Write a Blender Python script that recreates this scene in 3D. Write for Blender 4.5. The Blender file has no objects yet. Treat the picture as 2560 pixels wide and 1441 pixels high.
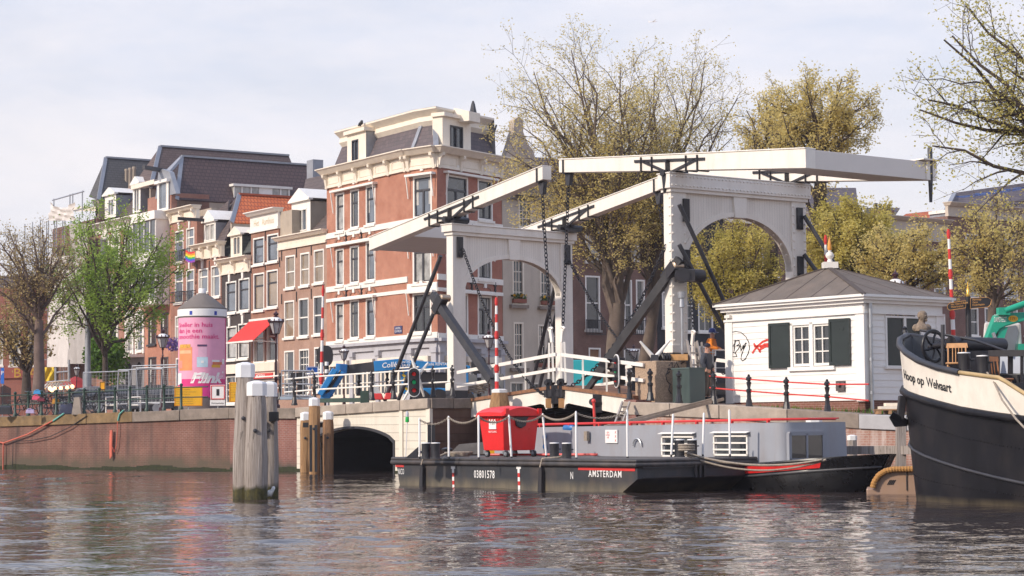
import bpy, bmesh, math, random
import numpy as np
from mathutils import Vector, Matrix
V=Vector; pi=math.pi
SC=bpy.context.scene; COL=SC.collection
ID=Matrix.Identity(4)
# ---------- camera model (photo is 2560 x 1441, focal length 5000 px) ----------
F=5000.; CX=1280.; CY=720.5; CAMZ=1.75
PITCH=math.atan(339.5/F); ROLL=-0.0076
RM=Matrix.Rotation(pi/2+PITCH,3,'X')@Matrix.Rotation(ROLL,3,'Z')
CAM=V((0,0,CAMZ))
def ray(px,py): return RM@V(((px-CX)/F,-(py-CY)/F,-1))
def P(px,py,Y):                       # point seen at (px,py), Y metres ahead
    d=ray(px,py); return CAM+d*(Y/d.y)
def PZ(px,py,z):                      # point seen at (px,py) at height z
    d=ray(px,py); return CAM+d*((z-CAMZ)/d.z)
def lerp(a,b,t): return a+(b-a)*t
WM={}
def setm(o,parent,M):
    if parent is not None:
        o.parent=parent; o.matrix_basis=WM[parent.name].inverted()@M
    else: o.matrix_basis=M
    WM[o.name]=M.copy()
def tag(o,label=None,cat=None,group=None,kind=None):
    if label: o['label']=label
    if cat: o['category']=cat
    if group: o['group']=group
    if kind: o['kind']=kind
    return o
def thing(name,label,cat,loc=(0,0,0),rz=0,group=None,M=None):
    o=bpy.data.objects.new(name,None); COL.objects.link(o); o.empty_display_size=.2
    setm(o,None,M if M is not None else Matrix.Translation(V(loc))@Matrix.Rotation(rz,4,'Z'))
    return tag(o,label,cat,group)
def dup(root,loc,rz,label,group=None,sc=1):
    r=root.copy(); COL.objects.link(r)
    r.matrix_basis=Matrix.Translation(V(loc))@Matrix.Rotation(rz,4,'Z')@Matrix.Scale(sc,4)
    r['label']=label
    if group: r['group']=group
    def rec(a,b):
        for ch in list(a.children):
            c=ch.copy(); COL.objects.link(c); c.parent=b; rec(ch,c)
    rec(root,r); return r
def move(root,loc,rz=0,sc=1):
    root.matrix_basis=Matrix.Translation(V(loc))@Matrix.Rotation(rz,4,'Z')@Matrix.Scale(sc,4)
class Fr:                             # a vertical facade plane: u along it, d behind it, z up
    def __init__(s,a,b):
        s.o=V((a[0],a[1],0)); d=V((b[0]-a[0],b[1]-a[1],0)); s.L=d.length; s.u=d/s.L
        s.n=V((s.u.y,-s.u.x,0)); s.M=Matrix.Translation(s.o)@Matrix.Rotation(math.atan2(s.u.y,s.u.x),4,'Z')
    def uz(s,px,py,d=0):
        r=ray(px,py); q=s.o-s.n*d; t=(q-CAM).dot(s.n)/r.dot(s.n); p=CAM+r*t
        return (p-q).dot(s.u),p.z
    def onu(s,px,py,u):       # point of the plane u = const (a cross wall or roof edge) seen at a pixel
        r=ray(px,py); q=s.o+s.u*u; t=(q-CAM).dot(s.u)/r.dot(s.u); p=CAM+r*t; return (-(p-q).dot(s.n),p.z)
    def w(s,u,d,z): return s.o+s.u*u-s.n*d+V((0,0,z))
    def pt(s,px,py,d=0):
        u,z=s.uz(px,py,d); return V((u,d,z))
    def box(s,x0,y0,x1,y1,d=0):
        xm=(x0+x1)/2; ym=(y0+y1)/2
        return s.uz(x0,ym,d)[0],s.uz(x1,ym,d)[0],s.uz(xm,y1,d)[1],s.uz(xm,y0,d)[1]
class MB:
    def __init__(s): s.v=[]; s.f=[]
    def poly(s,*p):
        b=len(s.v); s.v+=[V(q) for q in p]; s.f.append(tuple(range(b,b+len(p)))); return s
    def box(s,x0,x1,y0,y1,z0,z1):
        return s.hexa([(x0,y0,z0),(x1,y0,z0),(x1,y1,z0),(x0,y1,z0),(x0,y0,z1),(x1,y0,z1),(x1,y1,z1),(x0,y1,z1)])
    def cbox(s,c,sx,sy,sz): return s.box(c[0]-sx/2,c[0]+sx/2,c[1]-sy/2,c[1]+sy/2,c[2]-sz/2,c[2]+sz/2)
    def hexa(s,p):
        b=len(s.v); s.v+=[V(q) for q in p]
        for f in ((0,3,2,1),(4,5,6,7),(0,1,5,4),(1,2,6,5),(2,3,7,6),(3,0,4,7)): s.f.append(tuple(b+i for i in f))
        return s
    def bar(s,a,b,w,h,up=(0,0,1)):    # rectangular bar from a to b: w sideways, h along up
        a=V(a); b=V(b); d=(b-a).normalized(); up=V(up)
        if abs(d.dot(up))>.999: up=V((0,1,0))
        x=d.cross(up).normalized()*(w/2); y=x.cross(d).normalized()*(h/2)
        return s.hexa([a-x-y,a+x-y,b+x-y,b-x-y,a-x+y,a+x+y,b+x+y,b-x+y])
    def prism(s,pts,ext):             # planar polygon swept by vector ext
        pts=[V(p) for p in pts]; e=V(ext); n=len(pts); b=len(s.v)
        s.v+=pts+[p+e for p in pts]; s.f.append(tuple(range(b+n-1,b-1,-1))); s.f.append(tuple(range(b+n,b+2*n)))
        for i in range(n):
            j=(i+1)%n; s.f.append((b+i,b+j,b+n+j,b+n+i))
        return s
    def tube(s,pts,r,n=6,cap=True,close=False):
        pts=[V(p) for p in pts]; m=len(pts)
        if m<2: return s
        rs=r if isinstance(r,(list,tuple)) else [r]*m
        b=len(s.v); px=None
        for i,p in enumerate(pts):
            if close: d=pts[(i+1)%m]-pts[i-1]
            else: d=pts[min(i+1,m-1)]-pts[max(i-1,0)]
            if d.length<1e-9: d=V((0,0,1))
            d.normalize()
            if px is None:
                px=d.cross(V((0,0,1)) if abs(d.z)<.9 else V((1,0,0)))
            px=(px-d*px.dot(d))
            if px.length<1e-6: px=d.cross(V((0.3,1,0.2)))
            px.normalize(); py=d.cross(px)
            for k in range(n):
                a=2*pi*k/n; s.v.append(p+(px*math.cos(a)+py*math.sin(a))*rs[i])
        for i in range(m if close else m-1):
            i2=(i+1)%m
            for k in range(n):
                k2=(k+1)%n; s.f.append((b+i*n+k,b+i*n+k2,b+i2*n+k2,b+i2*n+k))
        if cap and not close and n>2:
            s.f.append(tuple(b+k for k in range(n-1,-1,-1))); s.f.append(tuple(b+(m-1)*n+k for k in range(n)))
        return s
    def lathe(s,prof,n=12,c=(0,0,0),a0=0,ax=None):  # profile [(r,z)] about +z (or along unit vector ax)
        c=V(c); b=len(s.v)
        if ax is None: X,Y,Z=V((1,0,0)),V((0,1,0)),V((0,0,1))
        else:
            Z=V(ax).normalized(); X=Z.cross(V((0,0,1)) if abs(Z.z)<.9 else V((1,0,0))).normalized(); Y=Z.cross(X)
        for r,z in prof:
            for k in range(n):
                a=a0+2*pi*k/n; s.v.append(c+X*(r*math.cos(a))+Y*(r*math.sin(a))+Z*z)
        for i in range(len(prof)-1):
            for k in range(n):
                k2=(k+1)%n; s.f.append((b+i*n+k,b+i*n+k2,b+(i+1)*n+k2,b+(i+1)*n+k))
        s.f.append(tuple(b+k for k in range(n-1,-1,-1))); s.f.append(tuple(b+(len(prof)-1)*n+k for k in range(n)))
        return s
    def ball(s,c,r,n=8,sz=1):
        m=max(4,n//2+1)
        return s.lathe([(max(1e-4,r*math.sin(pi*i/m)),-r*sz*math.cos(pi*i/m)) for i in range(m+1)],n,c)
    def grid(s,rows,flip=False):      # list of equal-length rows of points
        b=len(s.v); m=len(rows[0])
        for r in rows: s.v+=[V(p) for p in r]
        for i in range(len(rows)-1):
            for k in range(m-1):
                q=(b+i*m+k,b+i*m+k+1,b+(i+1)*m+k+1,b+(i+1)*m+k); s.f.append(q[::-1] if flip else q)
        return s
    def text(s,body,fn,h=1,bold=0.,shear=0,wide=1,align='CENTER',gap=1.):   # letters laid on fn(x,y)
        cu=bpy.data.curves.new('lettering','FONT'); cu.body=body; cu.size=1; cu.offset=bold; cu.shear=shear
        cu.align_x=align; cu.resolution_u=2; cu.space_character=gap; cu.space_line=1.0
        ob=bpy.data.objects.new('lettering',cu); me=bpy.data.meshes.new_from_object(ob)
        b=len(s.v); k=h/.69
        for v in me.vertices: s.v.append(V(fn(v.co.x*k*wide,v.co.y*k)))
        for p in me.polygons: s.f.append(tuple(b+i for i in p.vertices))
        bpy.data.objects.remove(ob); bpy.data.curves.remove(cu); bpy.data.meshes.remove(me); return s
    def build(s,name,mat,parent=None,M=None,smooth=None,bevel=0):
        """M: frame the vertices are written in (None = the parent's own frame, ID = world)."""
        if M is None: M=WM[parent.name] if parent is not None else ID
        me=bpy.data.meshes.new(name); me.from_pydata([tuple(v) for v in s.v],[],s.f); me.update()
        me.materials.append(mat)
        if smooth is not None:
            me.polygons.foreach_set('use_smooth',[True]*len(me.polygons)); me.set_sharp_from_angle(angle=math.radians(smooth))
        o=bpy.data.objects.new(name,me); COL.objects.link(o); setm(o,parent,M)
        if bevel:
            m=o.modifiers.new('bevel','BEVEL'); m.width=bevel; m.segments=2; m.limit_method='ANGLE'
        return o
def multi(name,parts,parent=None,M=None,smooth=None):
    if M is None: M=WM[parent.name] if parent is not None else ID
    me=bpy.data.meshes.new(name); v=[];f=[];mi=[]
    for k,(b,mt) in enumerate(parts):
        o=len(v); v+=[tuple(p) for p in b.v]; f+=[tuple(o+i for i in q) for q in b.f]; mi+=[k]*len(b.f); me.materials.append(mt)
    me.from_pydata(v,[],f); me.polygons.foreach_set('material_index',mi); me.update()
    if smooth is not None: me.polygons.foreach_set('use_smooth',[True]*len(f)); me.set_sharp_from_angle(angle=math.radians(smooth))
    ob=bpy.data.objects.new(name,me); COL.objects.link(ob); setm(ob,parent,M); return ob
def catenary(a,b,sag,n=24):
    a=V(a); b=V(b); return [a.lerp(b,t/n)-V((0,0,sag*4*(t/n)*(1-t/n))) for t in range(n+1)]
def resample(pts,step):
    pts=[V(p) for p in pts]; out=[pts[0].copy()]; acc=0
    for a,b in zip(pts,pts[1:]):
        L=(b-a).length; t=step-acc
        while t<=L: out.append(a.lerp(b,t/L)); t+=step
        acc=L-(t-step)
    return out
def links(mb,path,L=.16,w=.11,r=.02):  # a chain of real links along a path
    q=resample(path,L*.72)
    for i,(a,b) in enumerate(zip(q,q[1:])):
        d=(b-a).normalized(); c=(a+b)/2; x=d.cross(V((.6,.8,.1))).normalized(); y=d.cross(x)
        s=x if i%2 else y; ring=[]
        for k in range(8):
            t=2*pi*k/8; ring.append(c+d*(L/2*math.cos(t))*.95+s*(w/2*math.sin(t)))
        mb.tube(ring,r,4,close=True)
# ---------- materials ----------
def nodes(name):
    m=bpy.data.materials.new(name); m.use_nodes=True; nt=m.node_tree; nt.nodes.clear()
    out=nt.nodes.new('ShaderNodeOutputMaterial'); b=nt.nodes.new('ShaderNodeBsdfPrincipled')
    nt.links.new(b.outputs[0],out.inputs[0]); return m,nt,b
def N(nt,t,**k):
    n=nt.nodes.new('ShaderNode'+t)
    for a,v in k.items():
        if a in n.inputs.keys(): n.inputs[a].default_value=v
        else: setattr(n,a,v)
    return n
def L(nt,a,ao,b,bi): nt.links.new(a.outputs[ao],b.inputs[bi])
def coords(nt,scale=(1,1,1)):
    tc=N(nt,'TexCoord'); mp=N(nt,'Mapping'); mp.inputs['Scale'].default_value=scale
    L(nt,tc,'Object',mp,0); return mp
def noise(nt,co,scale,detail=4,rough=.6):
    n=N(nt,'TexNoise'); n.inputs['Scale'].default_value=scale; n.inputs['Detail'].default_value=detail; n.inputs['Roughness'].default_value=rough
    nt.links.new(co.outputs[0],n.inputs['Vector']); return n
def remap(nt,n,out,a,b,lo=.3,hi=.7):
    r=N(nt,'MapRange'); r.inputs[1].default_value=lo; r.inputs[2].default_value=hi; r.inputs[3].default_value=a; r.inputs[4].default_value=b
    L(nt,n,out,r,0); return r
def mixc(nt,fac,a,b,mode='MIX'):
    m=N(nt,'Mix',data_type='RGBA',blend_type=mode)
    for s,i in ((fac,0),(a,6),(b,7)):
        if isinstance(s,tuple) and hasattr(s[0],'outputs'): nt.links.new(s[0].outputs[s[1]],m.inputs[i])
        elif isinstance(s,(int,float)): m.inputs[i].default_value=s
        else: m.inputs[i].default_value=(*s[:3],1)
    return m
def bumpn(nt,b,src,out,strength,dist=.02):
    bp=N(nt,'Bump'); bp.inputs['Strength'].default_value=strength; bp.inputs['Distance'].default_value=dist
    L(nt,src,out,bp,'Height'); L(nt,bp,0,b,'Normal'); return bp
MC={}
def mat(name,col,rough=.6,metal=0.,var=.14,scale=2.5,bump=0.,bs=30,dirt=None,dfac=.5,ds=(1.2,1.2,.35),streak=True,spec=.5,base=None):
    if name in MC: return MC[name]
    m,nt,b=nodes(name); co=coords(nt); n=noise(nt,co,scale,5)
    lo=tuple(c*(1-var) for c in col); hi=tuple(min(1,c*(1+var)) for c in col)
    c=mixc(nt,(remap(nt,n,0,0,1),0),lo,hi); src=(c,2)
    if dirt:
        c2=coords(nt,ds); n2=noise(nt,c2,1.6,6,.65); r2=remap(nt,n2,0,0,dfac,.47,.78)
        d=mixc(nt,(r2,0),src,dirt); src=(d,2)
    if base:
        tc=N(nt,'TexCoord'); sp=N(nt,'SeparateXYZ'); L(nt,tc,'Object',sp,0); n4=noise(nt,coords(nt,(1,1,.3)),1.7,5); g=N(nt,'MapRange'); g.inputs[1].default_value=base[0]; g.inputs[2].default_value=base[0]*.2; L(nt,sp,2,g,0); mm=N(nt,'Math',operation='MULTIPLY'); L(nt,g,0,mm,0); L(nt,remap(nt,n4,0,.25,1.1,.35,.6),0,mm,1); d=mixc(nt,(mm,0),src,base[1]); src=(d,2)
    nt.links.new(src[0].outputs[src[1]],b.inputs['Base Color'])
    b.inputs['Metallic'].default_value=metal; b.inputs['Specular IOR Level'].default_value=spec
    rr=remap(nt,n,0,max(.02,rough-.08),min(1,rough+.1)); L(nt,rr,0,b,'Roughness')
    if bump:
        nb=noise(nt,co,bs,3); bumpn(nt,b,nb,0,bump)
    MC[name]=m; return m
def brick(name,c1,c2,mortar,w=.22,h=.068,ms=.011,dirt=None,dfac=.5,ds=(.6,.6,.16),base=None,bump=.4):
    if name in MC: return MC[name]
    m,nt,b=nodes(name); tc=N(nt,'TexCoord'); sp=N(nt,'SeparateXYZ'); L(nt,tc,'Object',sp,0)
    ad=N(nt,'Math',operation='ADD'); L(nt,sp,0,ad,0); L(nt,sp,1,ad,1)
    cb=N(nt,'CombineXYZ'); L(nt,ad,0,cb,0); L(nt,sp,2,cb,1)
    t=N(nt,'TexBrick'); L(nt,cb,0,t,'Vector')
    t.inputs['Color1'].default_value=(*c1,1); t.inputs['Color2'].default_value=(*c2,1); t.inputs['Mortar'].default_value=(*mortar,1)
    t.inputs['Scale'].default_value=1; t.inputs['Brick Width'].default_value=w; t.inputs['Row Height'].default_value=h
    t.inputs['Mortar Size'].default_value=ms; t.inputs['Mortar Smooth'].default_value=.1; t.inputs['Bias'].default_value=0
    co=coords(nt); n=noise(nt,co,.9,6,.65); c=mixc(nt,(remap(nt,n,0,.0,.75,.35,.7),0),(t,0),tuple(x*.62 for x in c1)); src=(c,2)
    n3=noise(nt,co,7,3); cc=mixc(nt,(remap(nt,n3,0,0,.28),0),src,tuple(min(1,x*1.35) for x in c2)); src=(cc,2)
    if dirt:
        n2=noise(nt,coords(nt,ds),1.7,6,.7); d=mixc(nt,(remap(nt,n2,0,0,dfac,.45,.72),0),src,dirt); src=(d,2)
    if base:  # a stained band near the waterline: (height, colour)
        g=N(nt,'MapRange'); g.inputs[1].default_value=base[0]; g.inputs[2].default_value=base[0]*.35; L(nt,sp,2,g,0)
        n4=noise(nt,co,1.3,5); mm=N(nt,'Math',operation='MULTIPLY'); L(nt,g,0,mm,0); L(nt,remap(nt,n4,0,.4,1.3,.3,.6),0,mm,1)
        d=mixc(nt,(mm,0),src,base[1]); src=(d,2)
    nt.links.new(src[0].outputs[src[1]],b.inputs['Base Color']); b.inputs['Roughness'].default_value=.85
    bumpn(nt,b,t,'Fac',-bump,.008); MC[name]=m; return m
def tiles(name,c1,c2,w=.22,h=.2,gap=.014,gc=None,wave=0,rough=.7,axis=2,var=.4,pl=None):
    if name in MC: return MC[name]
    m,nt,b=nodes(name); tc=N(nt,'TexCoord'); sp=N(nt,'SeparateXYZ'); L(nt,tc,'Object',sp,0)
    cb=N(nt,'CombineXYZ'); L(nt,sp,1 if pl else 0,cb,0); L(nt,sp,axis,cb,1)
    t=N(nt,'TexBrick'); L(nt,cb,0,t,'Vector'); gc=gc or tuple(x*.4 for x in c1)
    t.inputs['Color1'].default_value=(*c1,1); t.inputs['Color2'].default_value=(*c2,1); t.inputs['Mortar'].default_value=(*gc,1)
    t.inputs['Scale'].default_value=1; t.inputs['Brick Width'].default_value=w; t.inputs['Row Height'].default_value=h
    t.inputs['Mortar Size'].default_value=gap; t.inputs['Mortar Smooth'].default_value=.3
    n=noise(nt,coords(nt),1.1,6,.7); c=mixc(nt,(remap(nt,n,0,0,var),0),(t,0),tuple(x*.6 for x in c2))
    L(nt,c,2,b,'Base Color'); b.inputs['Roughness'].default_value=rough
    if wave:
        wv=N(nt,'TexWave',wave_type='BANDS',bands_direction='X'); wv.inputs['Scale'].default_value=.314/wave; L(nt,tc,'Object',wv,'Vector')
        bumpn(nt,b,wv,'Fac',.9,.05)
    else: bumpn(nt,b,t,'Fac',-.6,.015)
    MC[name]=m; return m
def boards(name,col,step=.14,rough=.45,axis=0,var=.08,strength=.5,dirt=None,dfac=.3):
    if name in MC: return MC[name]
    m,nt,b=nodes(name); tc=N(nt,'TexCoord'); sp=N(nt,'SeparateXYZ'); L(nt,tc,'Object',sp,0)
    a=N(nt,'Math',operation='DIVIDE'); a.inputs[1].default_value=step; L(nt,sp,axis,a,0)
    fr=N(nt,'Math',operation='FRACT'); L(nt,a,0,fr,0); g=remap(nt,fr,0,0,1,0.,.1)
    fl=N(nt,'Math',operation='FLOOR'); L(nt,a,0,fl,0); wn=N(nt,'TexWhiteNoise',noise_dimensions='1D'); L(nt,fl,0,wn,'W')
    n=noise(nt,coords(nt),1.5,5); ad=N(nt,'Math',operation='ADD'); L(nt,n,0,ad,0)
    sc=N(nt,'Math',operation='MULTIPLY'); sc.inputs[1].default_value=.35; L(nt,wn,0,sc,0); L(nt,sc,0,ad,1)
    c=mixc(nt,(remap(nt,ad,0,0,1,.35,1.),0),tuple(x*(1-var) for x in col),tuple(min(1,x*(1+var)) for x in col)); src=(c,2)
    if dirt:
        n2=noise(nt,coords(nt,(1.5,1.5,.3)),2,6,.7); d=mixc(nt,(remap(nt,n2,0,0,dfac,.45,.75),0),src,dirt); src=(d,2)
    d2=mixc(nt,(g,0),tuple(x*.55 for x in col),src); L(nt,d2,2,b,'Base Color')
    b.inputs['Roughness'].default_value=rough; bumpn(nt,b,g,0,strength,.012); MC[name]=m; return m
def glass(name,col=(.03,.035,.04),rough=.04,var=.5,scale=.8,spec=.6):
    if name in MC: return MC[name]
    m,nt,b=nodes(name); co=coords(nt); n=noise(nt,co,scale,3)
    c=mixc(nt,(remap(nt,n,0,0,1),0),tuple(x*(1-var) for x in col),tuple(x*(1+var) for x in col)); L(nt,c,2,b,'Base Color')
    b.inputs['Roughness'].default_value=rough; b.inputs['IOR'].default_value=1.5; b.inputs['Specular IOR Level'].default_value=spec
    nb=noise(nt,co,1.7,2); bumpn(nt,b,nb,0,.05,.05); b.inputs['Coat Weight'].default_value=.6; b.inputs['Coat Roughness'].default_value=.03
    MC[name]=m; return m
def emis(name,col,st):
    if name in MC: return MC[name]
    m,nt,b=nodes(name); b.inputs['Base Color'].default_value=(*col,1); b.inputs['Emission Color'].default_value=(*col,1); b.inputs['Emission Strength'].default_value=st
    n=noise(nt,coords(nt),9,2); L(nt,remap(nt,n,0,.3,.5),0,b,'Roughness'); MC[name]=m; return m
CREAM=(.80,.74,.66); WHITE=(.82,.78,.72)
m_white=mat('white_paint',WHITE,.4,var=.04,dirt=(.52,.46,.4),dfac=.28)
m_cream=mat('cream_paint',(.80,.71,.59),.5,var=.05,dirt=(.45,.4,.33),dfac=.3)
m_bridge=mat('bridge_paint',(.83,.77,.69),.38,var=.04,dirt=(.47,.38,.29),dfac=.3,ds=(1.6,1.6,.3))
m_bboards=boards('bridge_boards',(.81,.75,.67),.115,.42,0,.03,.25,dirt=(.5,.43,.36),dfac=.35)
m_black=mat('black_iron',(.016,.015,.019),.42,var=.3,dirt=(.07,.055,.05),dfac=.4)
m_dgrey=mat('dark_grey_steel',(.035,.035,.042),.45,var=.25,dirt=(.1,.08,.07),dfac=.35)
m_steel=mat('galvanised_steel',(.42,.43,.45),.4,metal=.7,var=.12)
m_red=mat('red_paint',(.62,.035,.03),.4,var=.1)
m_redrail=mat('red_lacquer',(.62,.05,.04),.35,var=.1)
m_stone=mat('coping_stone',(.25,.20,.165),.85,var=.2,bump=.5,bs=9,dirt=(.09,.075,.055),dfac=.75,ds=(1,1,1))
m_rstone=mat('pale_granite',(.40,.33,.27),.85,var=.2,bump=.5,bs=22,dirt=(.17,.14,.11),dfac=.5,ds=(1,1,1))
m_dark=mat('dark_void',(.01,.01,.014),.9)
m_zinc=mat('zinc_sheet',(.30,.31,.34),.5,metal=.3,var=.12)
m_wood=mat('brown_wood',(.19,.085,.045),.7,var=.3,scale=5,bump=.3)
m_brass=mat('gold_leaf',(.62,.36,.06),.35,metal=.6)
m_rope=mat('grey_rope',(.30,.25,.20),.9,var=.3,scale=20)
m_txtw=mat('white_lettering',(.82,.8,.78),.5,var=.03)
m_txtb=mat('black_lettering',(.012,.012,.014),.5,var=.1)
m_plum=mat('plum_iron',(.05,.014,.022),.4,var=.2)
m_lampglass=mat('frosted_lamp_glass',(.42,.40,.40),.12,var=.15,spec=.7)
m_yellow=mat('yellow_sign',(.80,.42,.01),.5,var=.06)
m_green=mat('quay_green',(.028,.06,.045),.5,var=.2)
g_dark=glass('window_glass')
g_blue=glass('sky_glass',(.10,.12,.15),.03,.5,.6,.9)
g_curt=glass('curtained_glass',(.34,.33,.31),.1,.45,1.6)
g_blind=glass('blind_glass',(.26,.20,.14),.12,.3,.8)
# ---------- camera, sky, sun ----------
cd=bpy.data.cameras.new('camera'); cam=bpy.data.objects.new('camera',cd); COL.objects.link(cam)
cam.matrix_world=Matrix.Translation(CAM)@RM.to_4x4(); cd.sensor_width=36; cd.lens=36*F/2560; cd.clip_start=.5; cd.clip_end=8000
SC.camera=cam
SUN=V((-.83,-.50,.62)).normalized(); EL=math.asin(SUN.z)
sl=bpy.data.lights.new('sun','SUN'); sl.energy=3.3; sl.angle=math.radians(1.5); sl.color=(1,.885,.745)
so=bpy.data.objects.new('sun',sl); COL.objects.link(so); so.rotation_euler=(-SUN).to_track_quat('-Z','Y').to_euler(); so.location=(-60,-40,70)
w=bpy.data.worlds.new('World'); SC.world=w; w.use_nodes=True; nt=w.node_tree; nt.nodes.clear()
wo=N(nt,'OutputWorld'); bg=N(nt,'Background'); L(nt,bg,0,wo,0)
sk=N(nt,'TexSky',sky_type='NISHITA'); sk.sun_disc=False; sk.sun_elevation=EL; sk.sun_rotation=math.atan2(SUN.x,SUN.y); sk.air_density=1; sk.dust_density=2.5; sk.ozone_density=1
tc=N(nt,'TexCoord'); mp=N(nt,'Mapping'); mp.inputs['Scale'].default_value=(1,1,3.4); mp.inputs['Rotation'].default_value=(.12,.22,.3); L(nt,tc,'Generated',mp,0)
n1=noise(nt,mp,2.6,9,.62); n2=noise(nt,mp,7.5,8,.6); n1.inputs['Distortion'].default_value=.5
ad=N(nt,'Math',operation='MULTIPLY_ADD'); ad.inputs[1].default_value=.35; L(nt,n2,0,ad,0); L(nt,n1,0,ad,2)
fac=remap(nt,ad,0,.8,1.,.5,.85)
cc=mixc(nt,(remap(nt,n2,0,0,1,.3,.7),0),(5.6,6.3,7.9),(7.7,7.6,8.2))
sp=N(nt,'SeparateXYZ'); L(nt,tc,'Generated',sp,0)
hz=N(nt,'MapRange'); hz.inputs[1].default_value=.0; hz.inputs[2].default_value=.26; hz.inputs[3].default_value=1; hz.inputs[4].default_value=0; L(nt,sp,2,hz,0)
mx=N(nt,'Math',operation='MAXIMUM'); L(nt,fac,0,mx,0)
h2=N(nt,'Math',operation='MULTIPLY'); h2.inputs[1].default_value=.95; L(nt,hz,0,h2,0); L(nt,h2,0,mx,1)
zf=N(nt,'MapRange'); zf.inputs[1].default_value=.2; zf.inputs[2].default_value=.55; L(nt,sp,2,zf,0)
cc=mixc(nt,(zf,0),(cc,2),(5.0,6.1,8.9))
cm=mixc(nt,(hz,0),(cc,2),(8.7,8.2,8.15)); fin=mixc(nt,(mx,0),(sk,0),(cm,2)); L(nt,fin,2,bg,0); bg.inputs[1].default_value=.1
SC.view_settings.view_transform='Standard'; SC.view_settings.look='None'; SC.view_settings.exposure=.3; SC.view_settings.gamma=1; SC.view_settings.use_curve_mapping=False
SC.cycles.max_bounces=6; SC.cycles.diffuse_bounces=3; SC.cycles.glossy_bounces=3; SC.cycles.transmission_bounces=3; SC.cycles.transparent_max_bounces=6
SC.cycles.use_denoising=True; SC.cycles.caustics_reflective=False; SC.cycles.caustics_refractive=False
# ---------- key lines on the plan ----------
A=V((.6,-.8,0)); B=V((.8,.6,0))         # A runs along the bridge towards the right bank, B across it
Q0=PZ(-420,1169,0); Q1=PZ(0,1173,0); Q2=PZ(575,1178,0); Q3=PZ(742,1180,0); Q4=PZ(1075,1186,0)
QD=(Q4-Q3).normalized()
def zat(p,y,px): return P(px,y,p.y).z
ZQ=[zat(Q0,1050,-420),zat(Q1,1043,0),zat(Q2,1020,575),zat(Q3,1020,742),zat(Q4,996,1075)]
TN=P(1142,985,73.5); TF=P(1412,985,77.2)      # posts of the far portal
UN=P(1692,900,65.8); UF=P(1994,900,69.0)      # posts of the near portal
R0=P(1560,1010,64.3); R1=P(1800,1013,61.4); R2=P(2150,1040,58.0); R3=P(2270,1048,56.6); R4=P(2800,1075,51.0)
R0.z=2.44; R1.z=2.28; R2.z=1.95; R3.z=1.89; R4.z=1.86
def QY(px,back=.35):   # depth of the right quay edge at a photo column
    pts=[(1560,64.3),(1800,61.4),(2150,58.0),(2270,56.6)]
    for (a,da),(b,db) in zip(pts,pts[1:]):
        if px<=b: return lerp(da,db,(px-a)/(b-a))+back
    return 56.6
# water: real waves
def make_water():
    ys=np.concatenate([np.arange(17,34,.11),np.arange(34,60,.17),np.arange(60,92,.26)])
    xs=np.linspace(-1,1,430); rng=np.random.RandomState(4)
    X=xs[None,:]*(7+ys[:,None]*.275); Y=np.repeat(ys[:,None],len(xs),1); Z=np.zeros_like(X)
    for i in range(60):
        lam=.36*(1.05**i) ; th=rng.normal(1.5,.5); k=2*pi/lam; amp=.0027*lam**(.85 if lam<1.1 else .5)
        ph=rng.uniform(0,6.28); Z+=amp*np.sin(k*(X*math.cos(th)+Y*math.sin(th))+ph+.6*np.sin(.31*X+.17*Y+i))
    patch=.75+.45*np.sin(.21*X+.1*Y+1)*np.sin(.13*Y-.07*X); Z*=patch
    n,m=X.shape; co=np.stack([X,Y,Z],-1).reshape(-1,3); me=bpy.data.meshes.new('water')
    idx=np.arange(n*m).reshape(n,m); q=np.stack([idx[:-1,:-1],idx[:-1,1:],idx[1:,1:],idx[1:,:-1]],-1).reshape(-1,4)
    base=len(co); far=np.array([(-600,-60,-.1),(600,-60,-.1),(600,17,-.1),(-600,17,-.1),(-600,92,-.1),(600,92,-.1),(600,140,-.1),(-600,140,-.1),(-32,92,-.1),(-11,17,-.1),(11,17,-.1),(32,92,-.1)])
    co=np.concatenate([co,far]); f=[tuple(r) for r in q.tolist()]+[(base,base+1,base+2,base+3),(base+4,base+5,base+6,base+7),(base+3,base+9,base+8,base+4),(base+10,base+2,base+5,base+11)]
    me.from_pydata(co.tolist(),[],f); me.polygons.foreach_set('use_smooth',[True]*len(me.polygons)); me.update()
    mt,nt,b=nodes('canal_water'); c2=coords(nt,(1,1.6,1)); a=noise(nt,c2,2.4,2,.5); d=noise(nt,coords(nt,(1,1.5,1)),6,1,.5)
    s=N(nt,'Math',operation='MULTIPLY_ADD'); s.inputs[1].default_value=.35; L(nt,d,0,s,0); L(nt,a,0,s,2)
    bumpn(nt,b,s,0,.34,.05); b.inputs['Base Color'].default_value=(.030,.024,.020,1); b.inputs['Roughness'].default_value=.012; b.inputs['IOR'].default_value=1.33
    n=noise(nt,coords(nt),.35,4); cm=mixc(nt,(remap(nt,n,0,0,1),0),(.052,.036,.032),(.034,.028,.028)); L(nt,cm,2,b,'Base Color')
    me.materials.append(mt); o=bpy.data.objects.new('water',me); COL.objects.link(o); WM[o.name]=ID; tag(o,'choppy brown canal water',None,None,'structure')
make_water()
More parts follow.
